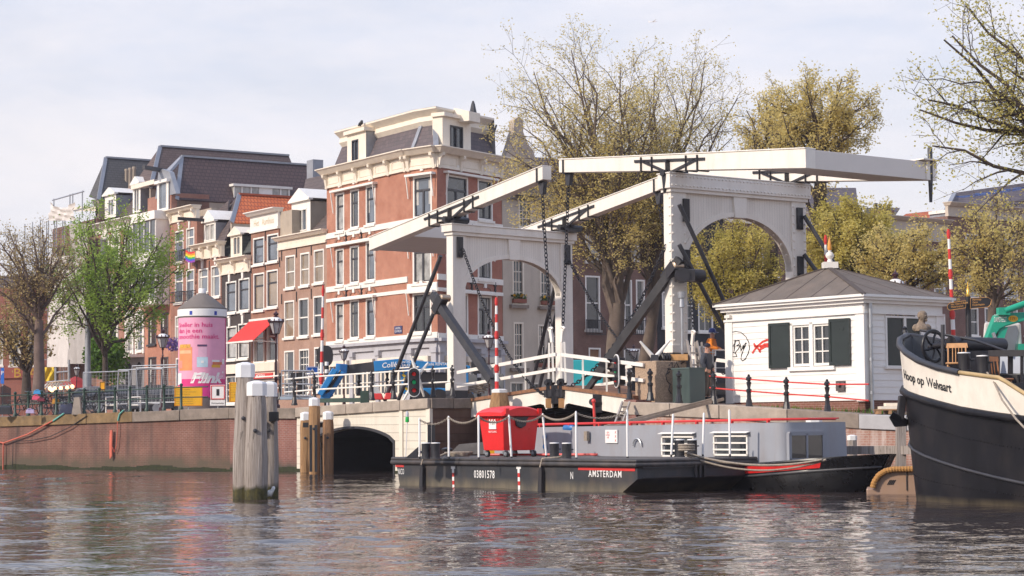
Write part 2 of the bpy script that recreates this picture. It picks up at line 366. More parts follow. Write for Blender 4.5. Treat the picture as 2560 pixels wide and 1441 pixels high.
# land behind the quays: one sheet, higher than the water, open at the bridge passage
m_pave=tiles('street_bricks',(.20,.12,.09),(.26,.17,.13),.2,.1,.012,(.12,.1,.085),0,.9,1)
mb=MB()
g=2.35; E1=Q4+B*8.6; E2=Q4+B*75; S1=R0+B*8.6; S2=R0+B*80
mb.poly((-600,140,g),(Q0.x-60,Q0.y+20,g),(Q0.x,Q0.y,ZQ[0]-.12),(Q1.x,Q1.y,ZQ[1]-.12),(Q2.x,Q2.y,ZQ[2]-.14),(Q2.x-3,132,g),(-600,900,g))
mb.poly((Q2.x,Q2.y,ZQ[2]-.14),(Q3.x,Q3.y,ZQ[3]-.12),(Q4.x,Q4.y,ZQ[4]-.1),(E1.x,E1.y,ZQ[4]-.1),(E1.x-14,E1.y+19,g),(Q2.x-3,132,g))
mb.poly((E1.x,E1.y,ZQ[4]-.1),(E2.x,E2.y,g),(700,400,g),(700,900,g),(-600,900,g),(Q2.x-3,132,g),(E1.x-14,E1.y+19,g))
mb.poly((R0.x,R0.y,R0.z-.05),(R1.x,R1.y,R1.z-.05),(R2.x,R2.y,R2.z-.05),(R3.x,R3.y,R3.z-.05),(R4.x,R4.y,R4.z-.05),(600,-40,g-.3),(700,380,g),(S2.x,S2.y,g),(S1.x,S1.y,R0.z))
o=mb.build('ground',m_pave); tag(o,'brick paved quays and streets on both banks',None,None,'structure')

hz_=bpy.data.materials.new('thin_haze'); hz_.use_nodes=True; nt=hz_.node_tree; nt.nodes.clear(); ou=nt.nodes.new('ShaderNodeOutputMaterial'); pv=nt.nodes.new('ShaderNodeVolumePrincipled'); pv.inputs['Color'].default_value=(.96,.92,.96,1); pv.inputs['Density'].default_value=.0003; pv.inputs['Anisotropy'].default_value=.25; L(nt,pv,0,ou,'Volume')
hb_=MB().box(-620,720,-62,905,-2.6,40).build('haze',hz_); tag(hb_,'thin pale haze over the canal',None,None,'stuff'); hb_.visible_shadow=True
# ---------- quay walls ----------
m_quay=brick('quay_brick',(.18,.072,.052),(.225,.098,.07),(.30,.21,.17),.21,.07,.009,(.055,.038,.034),.85,(.9,.9,.10),(.75,(.10,.075,.05)))
m_quay2=brick('red_quay_brick',(.22,.075,.06),(.28,.11,.085),(.30,.21,.18),.21,.07,.012,(.09,.05,.045),.5,(.8,.8,.15),(.5,(.07,.06,.045)))
m_rquay=brick('whitened_quay_brick',(.30,.12,.085),(.36,.17,.12),(.42,.33,.28),.21,.07,.016,(.58,.50,.46),.8,(2.2,2.2,.25),(.6,(.1,.08,.06)))
m_cboards=boards('cream_cladding',(.74,.67,.56),.29,.6,2,.05,.6,(.42,.36,.28),.35)
m_brboards=boards('brown_cladding',(.115,.058,.04),.28,.7,2,.25,.7,(.22,.14,.1),.4)
m_moss=mat('algae_green',(.028,.032,.012),.9,var=.5,scale=8,bump=.6,bs=20)
def sloped(mb,fr,u0,u1,z0a,z0b,z1a,z1b,y0,y1):
    mb.hexa([(u0,y0,z0a),(u1,y0,z0b),(u1,y1,z0b),(u0,y1,z0a),(u0,y0,z1a),(u1,y0,z1b),(u1,y1,z1b),(u0,y1,z1a)])
def quay(name,label,pts,zs,mat,cmats,ch=.42,step=2.4,proud=.08,gap=.012,depth=.9,cpick=None):
    root=thing(name,label,'quay wall',(pts[0].x,pts[0].y,0))
    rng=random.Random(len(label))
    for (a,b,za,zb) in zip(pts,pts[1:],zs,zs[1:]):
        fr=Fr(a,b); m=MB(); sloped(m,fr,0,fr.L,-1.5,-1.5,za-ch,zb-ch,0,.6); m.build('brickwork',mat,root,fr.M)
        n=max(1,round(fr.L/step)); k=len(cmats)
        cs=[MB() for _ in cmats]
        for i in range(n):
            u0=fr.L*i/n+gap; u1=fr.L*(i+1)/n-gap; z=lambda u:lerp(za,zb,u/fr.L); j=rng.uniform(-.012,.012)
            f_=((a if i<n/2 else b)-pts[0]).length/(pts[-1]-pts[0]).length
            sloped(cs[cpick(u0+(a-pts[0]).length,rng,k) if cpick else rng.randrange(k)],fr,u0,u1,z(u0)-ch+.002,z(u1)-ch+.002,z(u0)+j,z(u1)+j,-proud+j,depth)
        for c,mt in zip(cs,cmats):
            if c.v: c.build('coping',mt,root,fr.M,bevel=.02)
        e=MB(); rr=random.Random(7); u=0
        while u<fr.L:
            d=rr.uniform(.12,.4); hgt=.13+.05*math.sin(u*.9)+.03*math.sin(u*2.3)+rr.uniform(0,.035); e.box(u,min(fr.L,u+d),-.012-rr.uniform(0,.006),.1,-.6,hgt); u+=d
        e.build('algae_fringe',m_moss,root,fr.M)
    return root
m_lich=mat('lichen_stone',(.23,.15,.075),.9,var=.35,scale=3,bump=.5,bs=9,dirt=(.12,.075,.03),dfac=.8,ds=(1,1,1))
quay('quay_wall','long reddish brown brick quay wall with stained streaks left of the old bridge',[Q0,Q1,Q2],ZQ[:3],m_quay,[m_stone,m_stone,m_lich])
quay('quay_wall','short dark red brick quay wall behind the three grey mooring posts',[Q2,Q3],ZQ[2:4],m_quay2,[m_stone])
quay('quay_wall','whitened brick quay wall with granite coping under the white wooden bridge house',[R0,R1,R2,R3,R4],[R0.z,R1.z,R2.z,R3.z,R4.z],m_rquay,[m_rstone,m_stone,mat('pale_concrete',(.40,.39,.40),.85,var=.12,bump=.3)],.42,2.6,.07,cpick=lambda d,r,k:0 if d<6.3 else (1 if d<9 else 2))
m=MB(); f2=Fr(R0,R0+B*8.6)
rw=thing('bridge_abutment','right bank brick abutment carrying the end of the drawbridge','abutment',R0)
fr=Fr(R0+B*8.6,R0); MB().box(0,fr.L,-.0,.6,-1.5,R0.z+.05).build('brickwork',m_quay2,rw,fr.M)
# ---------- fixed approach of the bridge, with a vaulted passage ----------
ab=thing('bridge_approach','cream boarded bridge approach with a low dark arched passage','bridge approach',Q3)
fr=Fr(Q3,Q4); W=fr.L
ua=fr.uz(788,1150)[0]; ub=fr.uz(984,1150)[0]; zs=fr.uz(984,1108)[1]; zt=fr.uz(884,1072)[1]
arc=[(lerp(ua,ub,t/16),zs+(zt-zs)*math.sin(pi*t/16)**.62) for t in range(17)]
za,zb=ZQ[3],ZQ[4]; ch=.36
out=[(0,-1.5),(ua,-1.5)]+arc+[(ub,-1.5),(W,-1.5),(W,zb-ch),(0,za-ch)]
MB().prism([(u,0,z) for u,z in out],(0,.3,0)).build('cladding',m_cboards,ab,fr.M)
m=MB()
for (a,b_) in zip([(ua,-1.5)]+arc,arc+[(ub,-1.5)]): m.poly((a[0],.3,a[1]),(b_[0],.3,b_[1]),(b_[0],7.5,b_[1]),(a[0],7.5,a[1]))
m.poly((ua-.3,7.5,-1.5),(ub+.3,7.5,-1.5),(ub+.3,7.5,zt+.2),(ua-.3,7.5,zt+.2)); m.build('vault',mat('passage_shade',(.012,.012,.016),.95),ab,fr.M)  # near-black colour paints the shade inside the passage on vault and back wall
m=MB(); cu=(ua+ub)/2
for (a,b_) in zip([(ua,-.6)]+arc,arc+[(ub,-.6)]):
    o1=lambda q:(cu+(q[0]-cu)*1.035,-.04,q[1]*1.0+(.07 if q[1]>zs else .0)+.02)
    i1=lambda q:(q[0],-.04,q[1])
    m.prism([i1(a),i1(b_),o1(b_),o1(a)],(0,.12,0))
m.build('arch_rim',m_dgrey,ab,fr.M)
m=MB()
for px in (1004,):
    u=fr.uz(px,1050)[0]; m.box(u-.09,u+.09,-.05,.1,-1.5,lerp(za,zb,u/W)-ch-.005)
m.box(W-.16,W+.045,-.045,.1,-1.5,zb-ch-.004); m.build('pilaster',m_cream,ab,fr.M)
m=MB(); n=5
for i in range(n):
    u0=W*i/n+.01; u1=W*(i+1)/n-.01; sloped(m,fr,u0,u1,lerp(za,zb,u0/W)-ch,lerp(za,zb,u1/W)-ch,lerp(za,zb,u0/W),lerp(za,zb,u1/W),-.1,.8)
m.build('coping',m_rstone,ab,fr.M,bevel=.02)
fb=Fr(Q4,Q4+B*8.8); m=MB(); m.box(.05,fb.L,.0,.5,-1.5,zb-ch-.003); m.build('side_cladding',m_brboards,ab,fb.M)
m=MB(); 
for i in range(3): m.box(.05+i*.95,.05+i*.95+.93,-.06,.8,zb-ch,zb-.004*i)
m.build('side_coping',m_stone,ab,fb.M,bevel=.02)
m=MB(); m.box(0,.35,-.1,.3,-1.5,.12); m.box(ub+.02,W,-.03,.1,-1.5,.1); m.build('algae_fringe',m_moss,ab,fr.M)
# far side canal end: brown planking on the opposite bank, seen under the leaves
# ---------- houses ----------
RC=V((-6.,115.,0)); RD=V((-.54,.842,0)); RD.normalize()
def onrow(px,o,d):
    r=ray(px,1000); r=V((r.x,r.y,0)); den=d.x*r.y-d.y*r.x   # o+d*t parallel to camera ray
    t=(-o.x*r.y+o.y*r.x)/den; return o+d*t
def hframe(x0,x1,o=RC,d=RD): return Fr(onrow(x0,o,d),onrow(x1,o,d))
def wallgrid(m,u0,u1,z0,z1,holes,rev=.16,y=0.):
    us=sorted({u0,u1,*[min(max(h[k],u0),u1) for h in holes for k in (0,1)]}); zs=sorted({z0,z1,*[min(max(h[k],z0),z1) for h in holes for k in (2,3)]})
    for a,b in zip(us,us[1:]):
        for c,d in zip(zs,zs[1:]):
            um=(a+b)/2; zm=(c+d)/2
            if any(h[0]<um<h[1] and h[2]<zm<h[3] for h in holes): continue
            m.poly((a,y,c),(b,y,c),(b,y,d),(a,y,d))
    for h in holes:
        a,b,c,d=h; r=y+rev
        m.poly((a,y,c),(a,r,c),(a,r,d),(a,y,d)); m.poly((b,r,c),(b,y,c),(b,y,d),(b,r,d)); m.poly((a,y,c),(b,y,c),(b,r,c),(a,r,c)); m.poly((a,r,d),(b,r,d),(b,y,d),(a,y,d))
def window(root,M,u0,u1,z0,z1,st='sash',wood=None,gl=None,rec=.1,sill=True,fw=.1,inner=None,name='window'):
    wood=wood or m_white; gl=gl or g_dark; m=MB(); y0,y1=rec-.12,rec+.04; H=z1-z0; Wd=u1-u0
    m.box(u0,u0+fw,y0,y1,z0,z1); m.box(u1-fw,u1,y0,y1,z0,z1); m.box(u0+fw,u1-fw,y0,y1,z1-fw,z1); m.box(u0+fw,u1-fw,y0,y1,z0,z0+fw)
    if sill: m.box(u0-.08,u1+.08,-.14,y0+.1,z0-.13,z0+.012)
    k=MB() if inner else m; b=.035; ya,yb=rec-.03,rec+.03
    zt=z1-H*.34
    a0,a1,c0,c1=u0+fw,u1-fw,z0+fw,z1-fw
    if inner: k.box(a0,a0+.07,ya-.01,yb,c0,c1); k.box(a1-.07,a1,ya-.01,yb,c0,c1); k.box(a0+.07,a1-.07,ya-.01,yb,c1-.07,c1); k.box(a0+.07,a1-.07,ya-.01,yb,c0,c0+.07)
    if st in('sash','trans'): k.box(a0,a1,ya-.02,yb,zt-.05,zt+.05)
    if st=='half': zt=(z0+z1)/2; k.box(a0,a1,ya-.02,yb,zt-.04,zt+.04)
    if st=='cross': k.box(a0,a1,ya-.02,yb,zt-.06,zt+.06); um=(u0+u1)/2; k.box(um-.07,um+.07,ya-.015,yb,c0,zt-.06)
    if st=='french': um=(u0+u1)/2; k.box(um-.09,um+.09,ya-.015,yb,c0,c1)
    if st.startswith('grid'):
        c,r=int(st[4]),int(st[5])
        for i in range(1,c): u=lerp(a0,a1,i/c); k.box(u-.022,u+.022,ya,yb,c0,c1)
        for i in range(1,r): z=lerp(c0,c1,i/r); k.box(a0,a1,ya+.004,yb-.004,z-.022,z+.022)
    w=m.build(name,wood,root,M)
    if inner: k.build('sash',inner,w,M)
    p=MB(); p.box(a0-.02,a1+.02,rec,rec+.02,c0-.02,c1+.02); p.build('pane',gl,w,M)
    if not st.startswith('grid') and Wd>.6 and CR.random()<.5 and gl is not g_curt and gl is not g_blind:
        cw=(a1-a0)*CR.uniform(.14,.24); cz=c0 if CR.random()<.7 else lerp(c0,c1,.3); k=MB(); n=5
        for x0,s in ((a0,1),(a1,-1)):
            k.grid([[(x0+s*cw*i/n,rec-.008-.006*(i%2),z_) for i in range(n+1)] for z_ in (cz,c1)],s>0)
        k.build('curtain',m_curtain,w,M)
    return w
RG=random.Random(11); CR=random.Random(5); m_curtain=mat('curtain_cloth',(.46,.44,.41),.9,var=.15,scale=4)
GL=[g_dark,g_blue,g_curt,g_dark]
def cornice(root,M,u0,u1,z0,z1,proj=.4,mt=None,brk=0,name='cornice',top=.26,ends=.12):
    mt=mt or m_cream; m=MB(); h=z1-z0
    m.box(u0,u1,-.07,.2,z0,z1-top*.99); m.box(u0-.03,u1+.03,-.12,.2,z0-.02,z0+.14)
    m.hexa([(u0-ends*.4,-proj*.55,z1-top),(u1+ends*.4,-proj*.55,z1-top),(u1+ends*.4,.25,z1-top),(u0-ends*.4,.25,z1-top),(u0-ends,-proj,z1-.06),(u1+ends,-proj,z1-.06),(u1+ends,.25,z1-.06),(u0-ends,.25,z1-.06)])
    m.box(u0-ends-.03,u1+ends+.03,-proj-.04,.3,z1-.06,z1)
    c=m.build(name,mt,root,M)
    if brk:
        for i in range(brk):
            k=MB(); u=lerp(u0+.16,u1-.16,i/(brk-1)); zt=z1-top-.003; d=h-top
            k.prism([(u-.11,-.07,zt),(u-.11,-.42*min(1,proj/.4),zt),(u-.11,-.40*min(1,proj/.4),zt-.16),(u-.11,-.24,zt-.3),(u-.11,-.2,zt-d*.62),(u-.11,-.13,zt-d*1.08),(u-.11,-.07,zt-d*1.1)],(.22,0,0)); k.build('bracket',mt,c,M)
    return c
def house(name,label,x0,x1,yl,yr,mt,wins,zb=2.2,depth=9,o=RC,d=RD,cat='house',sides=None):
    """wall between photo columns x0 and x1, its top at rows yl / yr; wins = (x0,y0,x1,y1,style,glass,wood,inner)"""
    fr=hframe(x0,x1,o,d); root=thing(name,label,cat,M=fr.M); zt=(fr.uz(x0,yl)[1]+fr.uz(x1,yr)[1])/2
    holes=[fr.box(*w[:4]) for w in wins]; m=MB(); wallgrid(m,0,fr.L,zb,zt,holes)
    m.poly((0,depth,zb),(0,0,zb),(0,0,zt),(0,depth,zt)); m.poly((fr.L,0,zb),(fr.L,depth,zb),(fr.L,depth,zt),(fr.L,0,zt)); m.poly((fr.L,depth,zb),(0,depth,zb),(0,depth,zt),(fr.L,depth,zt)); m.poly((0,0,zt),(fr.L,0,zt),(fr.L,depth,zt),(0,depth,zt))
    m.build('wall',mt,root)
    for h,w in zip(holes,wins):
        st=w[4] if len(w)>4 else 'sash'; gl=w[5] if len(w)>5 and w[5] else RG.choice(GL); wd=w[6] if len(w)>6 else None; inn=w[7] if len(w)>7 else None
        window(root,fr.M,*h,st=st,wood=wd,gl=gl,inner=inn,name='door' if st=='door' else 'window',sill=st!='door')
    return root,fr,zt
def roofpoly(root,fr,pts,mt,name='roof',th=.12):    # pts: (px,py,depth behind the facade)
    q=[fr.pt(x,y,d) for x,y,d in pts]; nrm=(q[1]-q[0]).cross(q[2]-q[0]).normalized()
    if nrm.y>0: nrm=-nrm
    return MB().prism(q,-nrm*th).build(name,mt,root,fr.M)
def deeproof(root,fr,ue,ur,eave,ridge,xe,xr,mt,name='roof',drop=1.2,hip=None,hmt=None):
    d0,z0=fr.onu(*eave,ue); e1=fr.onu(xe,eave[1],ue)[0]; d1,z1=fr.onu(*ridge,ur); r1=fr.onu(xr,ridge[1],ur)[0]
    q=[V((ue,d0,z0)),V((ue,e1,z0)),V((ur,r1,z1)),V((ur,d1,z1))]; MB().prism(q,(-.12,0,-.08)).build(name,mt,root,fr.M@Matrix.Identity(4))
    MB().box(ue-.3,ue-.1,d0+.05,e1,z0-drop,z0).build('side_wall',m_tan,root,fr.M); MB().bar(q[3]+V((0,0,.05)),q[2]+V((0,0,.05)),.25,.14).build('ridge',hmt or m_zinc,root,fr.M)
    MB().bar(q[0]+V((.03,0,0)),q[3]+V((.03,0,0)),.3,.08,(1,0,.3)).build('verge_flashing',m_zinc,root,fr.M)
    if hip: 
        h=fr.pt(*hip); MB().prism([h,q[0],q[3]],(-.02,.12,-.05)).build('hip_slope',mt,root,fr.M)
    return q
def anchors(root,fr,pts):
    for x,y in pts:
        u,z=fr.uz(x,y); MB().box(u-.03,u+.03,-.05,.02,z-.32,z+.32).build('wall_anchor',m_black,root,fr.M)
def keystones(root,fr,pts,w=.17,h=.62,mt=None):
    for x,y in pts:
        m=MB(); u,z=fr.uz(x,y); m.prism([(u-w*.7,-.09,z-h/2),(u+w*.7,-.09,z-h/2),(u+w,-.09,z+h/2),(u-w,-.09,z+h/2)],(0,.11,0)); m.box(u-w*1.1,u+w*1.1,-.14,.02,z+h/2,z+h/2+.12); m.build('keystone',mt or m_white,root,fr.M)
def archtops(root,fr,wins,mt,rise=.28):
    m=MB()
    for w in wins:
        u0,u1,z0,z1=fr.box(*w[:4]); n=10
        low=[(lerp(u0,u1,i/n),z1-rise+rise*math.sin(pi*i/n)**.8) for i in range(n+1)]
        m.prism([(u,-.012,z) for u,z in low]+[(u1,-.012,z1+.01),(u0,-.012,z1+.01)],(0,.1,0))
    m.build('window_arch',mt,root,fr.M)
def dormer(root,fr,x0,y0,x1,y1,d,back,wb,mt,cheek,gl=None,cap='flat',st='french',inner=None):
    """boxed roof window: photo rectangle x0..y1 standing d behind the facade, running back m deep; wb = window rectangle"""
    u0,u1,z0,z1=fr.box(x0,y0,x1,y1,d); a=fr.box(*wb,d); m=MB(); wallgrid(m,u0,u1,z0,z1,[a],.1,d)
    if cap=='flat': m.box(u0-.12,u1+.12,d-.2,d+back,z1-.18,z1+.04)
    else:
        um=(u0+u1)/2; m.prism([(u0-.15,d-.18,z1),(u1+.15,d-.18,z1),(um,d-.18,z1+(.75 if cap=='gable' else .5))],(0,back,0)); m.box(u0-.15,u1+.15,d-.2,d+.1,z1-.12,z1-.002)
    dm=m.build('dormer',mt,root,fr.M)
    c=MB(); c.hexa([(u0+.01,d+.02,z0),(u1-.01,d+.02,z0),(u1-.01,d+back,z0),(u0+.01,d+back,z0),(u0+.01,d+.02,z1-.19),(u1-.01,d+.02,z1-.19),(u1-.01,d+back,z1-.19),(u0+.01,d+back,z1-.19)]); c.f=[f for i,f in enumerate(c.f) if i not in (2,)]
    c.build('cheek',cheek,dm,fr.M)
    wm=MB(); A0,A1,C0,C1=a; f=.07
    wm.box(A0,A0+f,d-.03,d+.1,C0,C1); wm.box(A1-f,A1,d-.03,d+.1,C0,C1); wm.box(A0+f,A1-f,d-.03,d+.1,C1-f,C1); wm.box(A0+f,A1-f,d-.03,d+.1,C0,C0+f)
    if st=='french': um=(A0+A1)/2; wm.box(um-.05,um+.05,d-.02,d+.09,C0+f,C1-f)
    if st=='grid': 
        for i in range(1,4): um=lerp(A0,A1,i/4); wm.box(um-.03,um+.03,d-.02,d+.09,C0+f,C1-f)
    wm.build('window_frame',inner or mt,dm,fr.M); MB().box(A0,A1,d+.08,d+.1,C0,C1).build('pane',gl or g_blue,dm,fr.M)
    return dm
b_tan=brick('tan_brick',(.36,.20,.145),(.42,.25,.18),(.40,.30,.24),dirt=(.22,.13,.1),dfac=.35)
b_aam=brick('russet_brick',(.27,.115,.075),(.33,.155,.10),(.30,.20,.15),dirt=(.15,.08,.06),dfac=.4)
b_red=brick('orange_red_brick',(.395,.138,.082),(.45,.172,.105),(.50,.33,.24),dirt=(.26,.1,.06),dfac=.22)
b_red_shade=brick('shaded_red_brick',(.36,.115,.075),(.42,.15,.095),(.40,.24,.18),dirt=(.2,.07,.05),dfac=.25)  # darker copy of the corner house brick, shade painted on its right face
b_mid=brick('reddish_brick',(.30,.12,.085),(.36,.165,.11),(.34,.22,.17),dirt=(.17,.08,.06),dfac=.35)
b_brown=brick('brown_brick',(.15,.075,.055),(.20,.10,.075),(.24,.17,.14),dirt=(.09,.05,.04),dfac=.4)
b_dark=brick('dark_painted_brick',(.045,.033,.032),(.055,.04,.038),(.05,.037,.036),dirt=(.09,.07,.065),dfac=.3)
b_blk=brick('black_painted_brick',(.022,.022,.028),(.026,.026,.032),(.024,.024,.03))
p_beige=mat('beige_plaster',(.52,.45,.37),.8,var=.06,scale=1.2,dirt=(.33,.28,.22),dfac=.45)
p_greyst=mat('grey_stucco',(.45,.44,.47),.6,var=.05,dirt=(.27,.26,.28),dfac=.4)
t_dark=tiles('dark_shingle',(.072,.042,.043),(.098,.058,.057),.34,.28,.03,None,0,.7,2,.4,'YZ')
t_brown=tiles('brown_shingle',(.10,.066,.06),(.135,.092,.082),.36,.2,.02,None,0,.7,2,.4,'YZ')
t_slate=tiles('slate',(.09,.075,.08),(.14,.105,.11),.34,.24,.016,(.05,.045,.05),var=.5)
t_slate2=tiles('grey_green_slate',(.07,.066,.066),(.09,.085,.085),.4,.2,.02,None,0,.7,2,.4,'YZ')
t_slg=tiles('green_slate',(.06,.065,.06),(.085,.09,.08),.4,.22,.018)
t_brown2=tiles('grey_brown_shingle',(.09,.065,.06),(.12,.085,.078),.36,.2,.02)
t_orange=tiles('orange_pantile',(.58,.13,.035),(.64,.17,.05),.26,.3,.03,(.26,.05,.02),0,.7,2,.25,'YZ')
t_orange2=tiles('orange_pantile_front',(.58,.13,.035),(.64,.17,.05),.26,.3,.03,(.26,.05,.02),.26)
t_pan=tiles('dark_pantile',(.10,.075,.065),(.14,.10,.09),.26,.3,.02,(.04,.03,.03),.26)
m_tan=mat('tan_render',(.40,.33,.26),.85,var=.1,dirt=(.25,.2,.16))
dk=m_dgrey
# --- tan house with three rows of three windows
r,fr,zt=house('canal_house','narrow tan brick house with white box cornice beside the orange corner house',697,817.5,628,604,b_tan,
 [(714,639,738,721,'half',g_blind),(751,632,774,715,'half',g_blind),(785,624,810,708,'half',g_blind),(711,752,736,845,'half',g_blind),(747,746,772,842,'half',g_dark),(784,740,808,837,'half',g_dark),(711,877,736,1000,'door',g_dark),(748,873,773,985,'grid36',g_dark),(786,868,807,980,'grid36',g_dark)])
cornice(r,fr.M,0,fr.L,zt,fr.uz(757,584)[1],.45)
roofpoly(r,fr,[(737,590,.6),(817,573,.6),(817,436,5.5),(764,448,5.5)],t_pan)
dormer(r,fr,729,500,776,589,.7,3.0,(744,523,767,578),m_white,m_tan,cap='gable')
m=MB(); u,z=fr.uz(781,426,6); m.cbox((u,6.2,z-.6),.95,.8,2.6); m.box(u-.7,u+.1,5.8,6.6,z-3.2,z-1.9); m.build('chimney',m_zinc,r,fr.M)
anchors(r,fr,[(705,640),(742,632),(779,626),(705,748),(742,742),(779,735)])
# --- house with the gilded name on its cornice
r,fr,zt=house('canal_house','russet brick house with gilt lettering on its tall cornice',627,697,584,571,b_aam,
 [(633,594,661,662,'sash',g_blue,None,dk),(668,585,696,655,'sash',g_blue,None,dk),(634,683,661,777,'sash',g_blind,None,dk),(667,675,695,769,'sash',g_blind,None,dk),(634,815,661,908,'trans',g_dark),(667,808,695,904,'trans',g_dark),(634,950,690,1005,'grid41',g_dark)])
c=cornice(r,fr.M,0,fr.L,zt,fr.uz(660,527)[1],.5,m_white)
u0,z0=fr.uz(662,556); m=MB().text('Het   Aamhuis',lambda x,y:(u0+x,-.078,z0-.18+y),.42,.0,0,.86); m.build('lettering',mat('faded_gilt',(.58,.46,.26),.5),c,fr.M)
MB().box(fr.L-.1,fr.L+1.7,.1,3.4,fr.uz(690,600)[1],fr.uz(690,532)[1]).build('side_wall',m_tan,r,fr.M)
m=MB(); m.box(-.05,fr.L+.05,-.35,.05,fr.uz(660,929)[1],fr.uz(660,908)[1]); m.box(0,fr.L,-.2,.04,fr.uz(660,948)[1],fr.uz(660,929)[1]); fa=m.build('shop_fascia',m_cream,r,fr.M)
u0,u1,z0,z1=fr.box(635,934,690,947); MB().box(u0,u1,-.26,-.2,z0,z1).build('sign_board',m_red,fa,fr.M)
MB().text('MORENA',lambda x,y:(u0+1.55+x,-.268,z0+.07+y),.22,.012).build('sign_lettering',m_txtw,fa,fr.M)
anchors(r,fr,[(629,672),(664,664),(700,656),(664,590)])
aw=thing('awning','red fabric awning stretched out over the shop front','awning',fr.w(fr.L/2,0,fr.uz(660,800)[1]))
za=fr.uz(625,805)[1]; zl=za-1.45
MB().hexa([(0,-1.75,zl),(fr.L*.97,-1.75,zl),(fr.L*.97,-.1,za),(0,-.1,za),(0,-1.75,zl+.03),(fr.L*.97,-1.75,zl+.03),(fr.L*.97,-.1,za+.03),(0,-.1,za+.03)]).build('canopy',mat('red_canvas',(.62,.035,.03),.8,var=.08),aw,fr.M)
m=MB(); m.box(0,fr.L*.97,-1.8,-1.74,zl-.05,zl+.05); m.box(0,fr.L,-.16,-.02,za,za+.14); m.bar((fr.L*.94,-1.7,zl),(fr.L*.94,0,zl-.02),.05,.05); m.bar((.2,-1.7,zl),(.2,0,zl-.02),.05,.05); m.build('frame',m_white,aw,fr.M)
# --- dark painted house
W=[(565,704,591,783,'sash',g_blue,None,dk),(597,696,624,778,'sash',g_blue,None,dk),(567,816,592,900,'sash',g_curt,None,dk),(596,809,622,897,'sash',g_curt,None,dk),(566,940,590,1010,'grid24',g_dark),(598,938,622,1010,'grid24',g_dark)]
r,fr,zt=house('canal_house','dark purple brown house with cream cornice and slate mansard',552,627,694,672,b_dark,W)
archtops(r,fr,W[:4],b_dark,.3); keystones(r,fr,[(575,694),(608,686),(575,806),(608,799)],.17,.6)
cornice(r,fr.M,0,fr.L,zt,fr.uz(588,645)[1],.5,brk=3)
roofpoly(r,fr,[(556,646,.45),(629,630,.45),(629,570,1.5),(562,590,1.5)],t_slg,'mansard')
dormer(r,fr,577,585,605,644,.4,1.6,(584,592,601,638),m_cream,t_slg,cap='arch')
MB().box(.1,fr.L+.1,.9,3.5,fr.uz(600,578)[1],fr.uz(600,572)[1]).build('flat_roof',m_cream,r,fr.M)
MB().box(0,fr.L,-.3,.05,fr.uz(588,935)[1],fr.uz(588,912)[1]).build('shop_fascia',m_cream,r,fr.M)
# --- brick house with grey mansard
W=[(497,672,521,733,'sash',g_blue),(528,664,551,743,'sash',g_blue),(497,780,521,860,'sash'),(528,775,551,855,'sash')]
r,fr,zt=house('canal_house','reddish brick house with grey mansard front and bright orange tiled side roof',487,554,655,638,b_mid,W)
archtops(r,fr,W,b_mid,.25); keystones(r,fr,[(507,662),(540,652)],.16,.55); cornice(r,fr.M,0,fr.L,zt,fr.uz(521,609)[1],.5,brk=4)
roofpoly(r,fr,[(488,620,.4),(562,602,.4),(572,500,3.0),(528,545,2.2)],t_brown2,'mansard')
dormer(r,fr,510,552,539,606,.5,2.4,(514,560,537,602),m_white,m_zinc,cap='gable',gl=g_curt)
deeproof(r,fr,fr.L+.2,fr.L-2.2,(579,556),(598,487),742,728,t_orange,'orange_roof',1.6,None,mat('ridge_tile',(.42,.09,.03),.7)); roofpoly(r,fr,[(494,640,.5),(562,602,.5),(580,556,1.0),(594,488,4.0),(545,556,2.2)],t_brown2,'hip_slope')
MB().bar(fr.w(.4,-1.5,fr.uz(500,548)[1]),fr.w(.9,1.2,fr.uz(510,549)[1]),.16,.22).build('hoist_beam',m_black,r,ID)
anchors(r,fr,[(493,672),(524,664),(556,656)])
# --- brick house with the rainbow flag
W=[(438,577,459,656,'sash',g_blue),(466,570,486,640,'sash',g_blue),(438,676,458,758,'sash',g_blue),(466,674,486,754,'sash',g_blue),(438,790,458,868,'sash'),(466,784,486,862,'sash'),(440,895,460,985,'door')]
r,fr,zt=house('canal_house','narrow dark red brick house with french balconies and cream bracketed cornice',426,491,559,546,b_mid,W)
archtops(r,fr,W[:4],b_mid,.22); keystones(r,fr,[(449,570),(475,562),(448,670),(475,664)],.13,.5); cornice(r,fr.M,0,fr.L,zt,fr.uz(456,521)[1],.5,brk=3)
for (x0,y0,x1,y1) in ((434,629,462,656),(464,622,489,648),(434,730,462,757),(464,728,489,753)):
    u0,u1,z0,z1=fr.box(x0,y0,x1,y1); m=MB(); m.box(u0,u1,-.32,-.28,z1-.05,z1); m.box(u0,u1,-.32,-.28,z0,z0+.05)
    for i in range(9): u=lerp(u0,u1,i/8); m.box(u-.015,u+.015,-.315,-.285,z0,z1)
    for u in (u0,u1): m.box(u-.02,u+.02,-.32,0,z1-.05,z1); m.box(u-.02,u+.02,-.32,0,z0,z0+.05)
    m.build('balcony_rail',m_black,r,fr.M)
MB().box(.2,fr.L*.95,1.2,1.6,fr.uz(470,545)[1],fr.uz(470,522)[1]).build('parapet',m_tan,r,fr.M)
fl=thing('rainbow_flag','rainbow flag hung from the balcony of the red brick house','flag',fr.w(fr.L*.75,-.4,fr.uz(475,630)[1]))
m=MB(); pa=fr.pt(464,626,-.5); pb=fr.pt(486,628,-.9); n=12; cols=[]
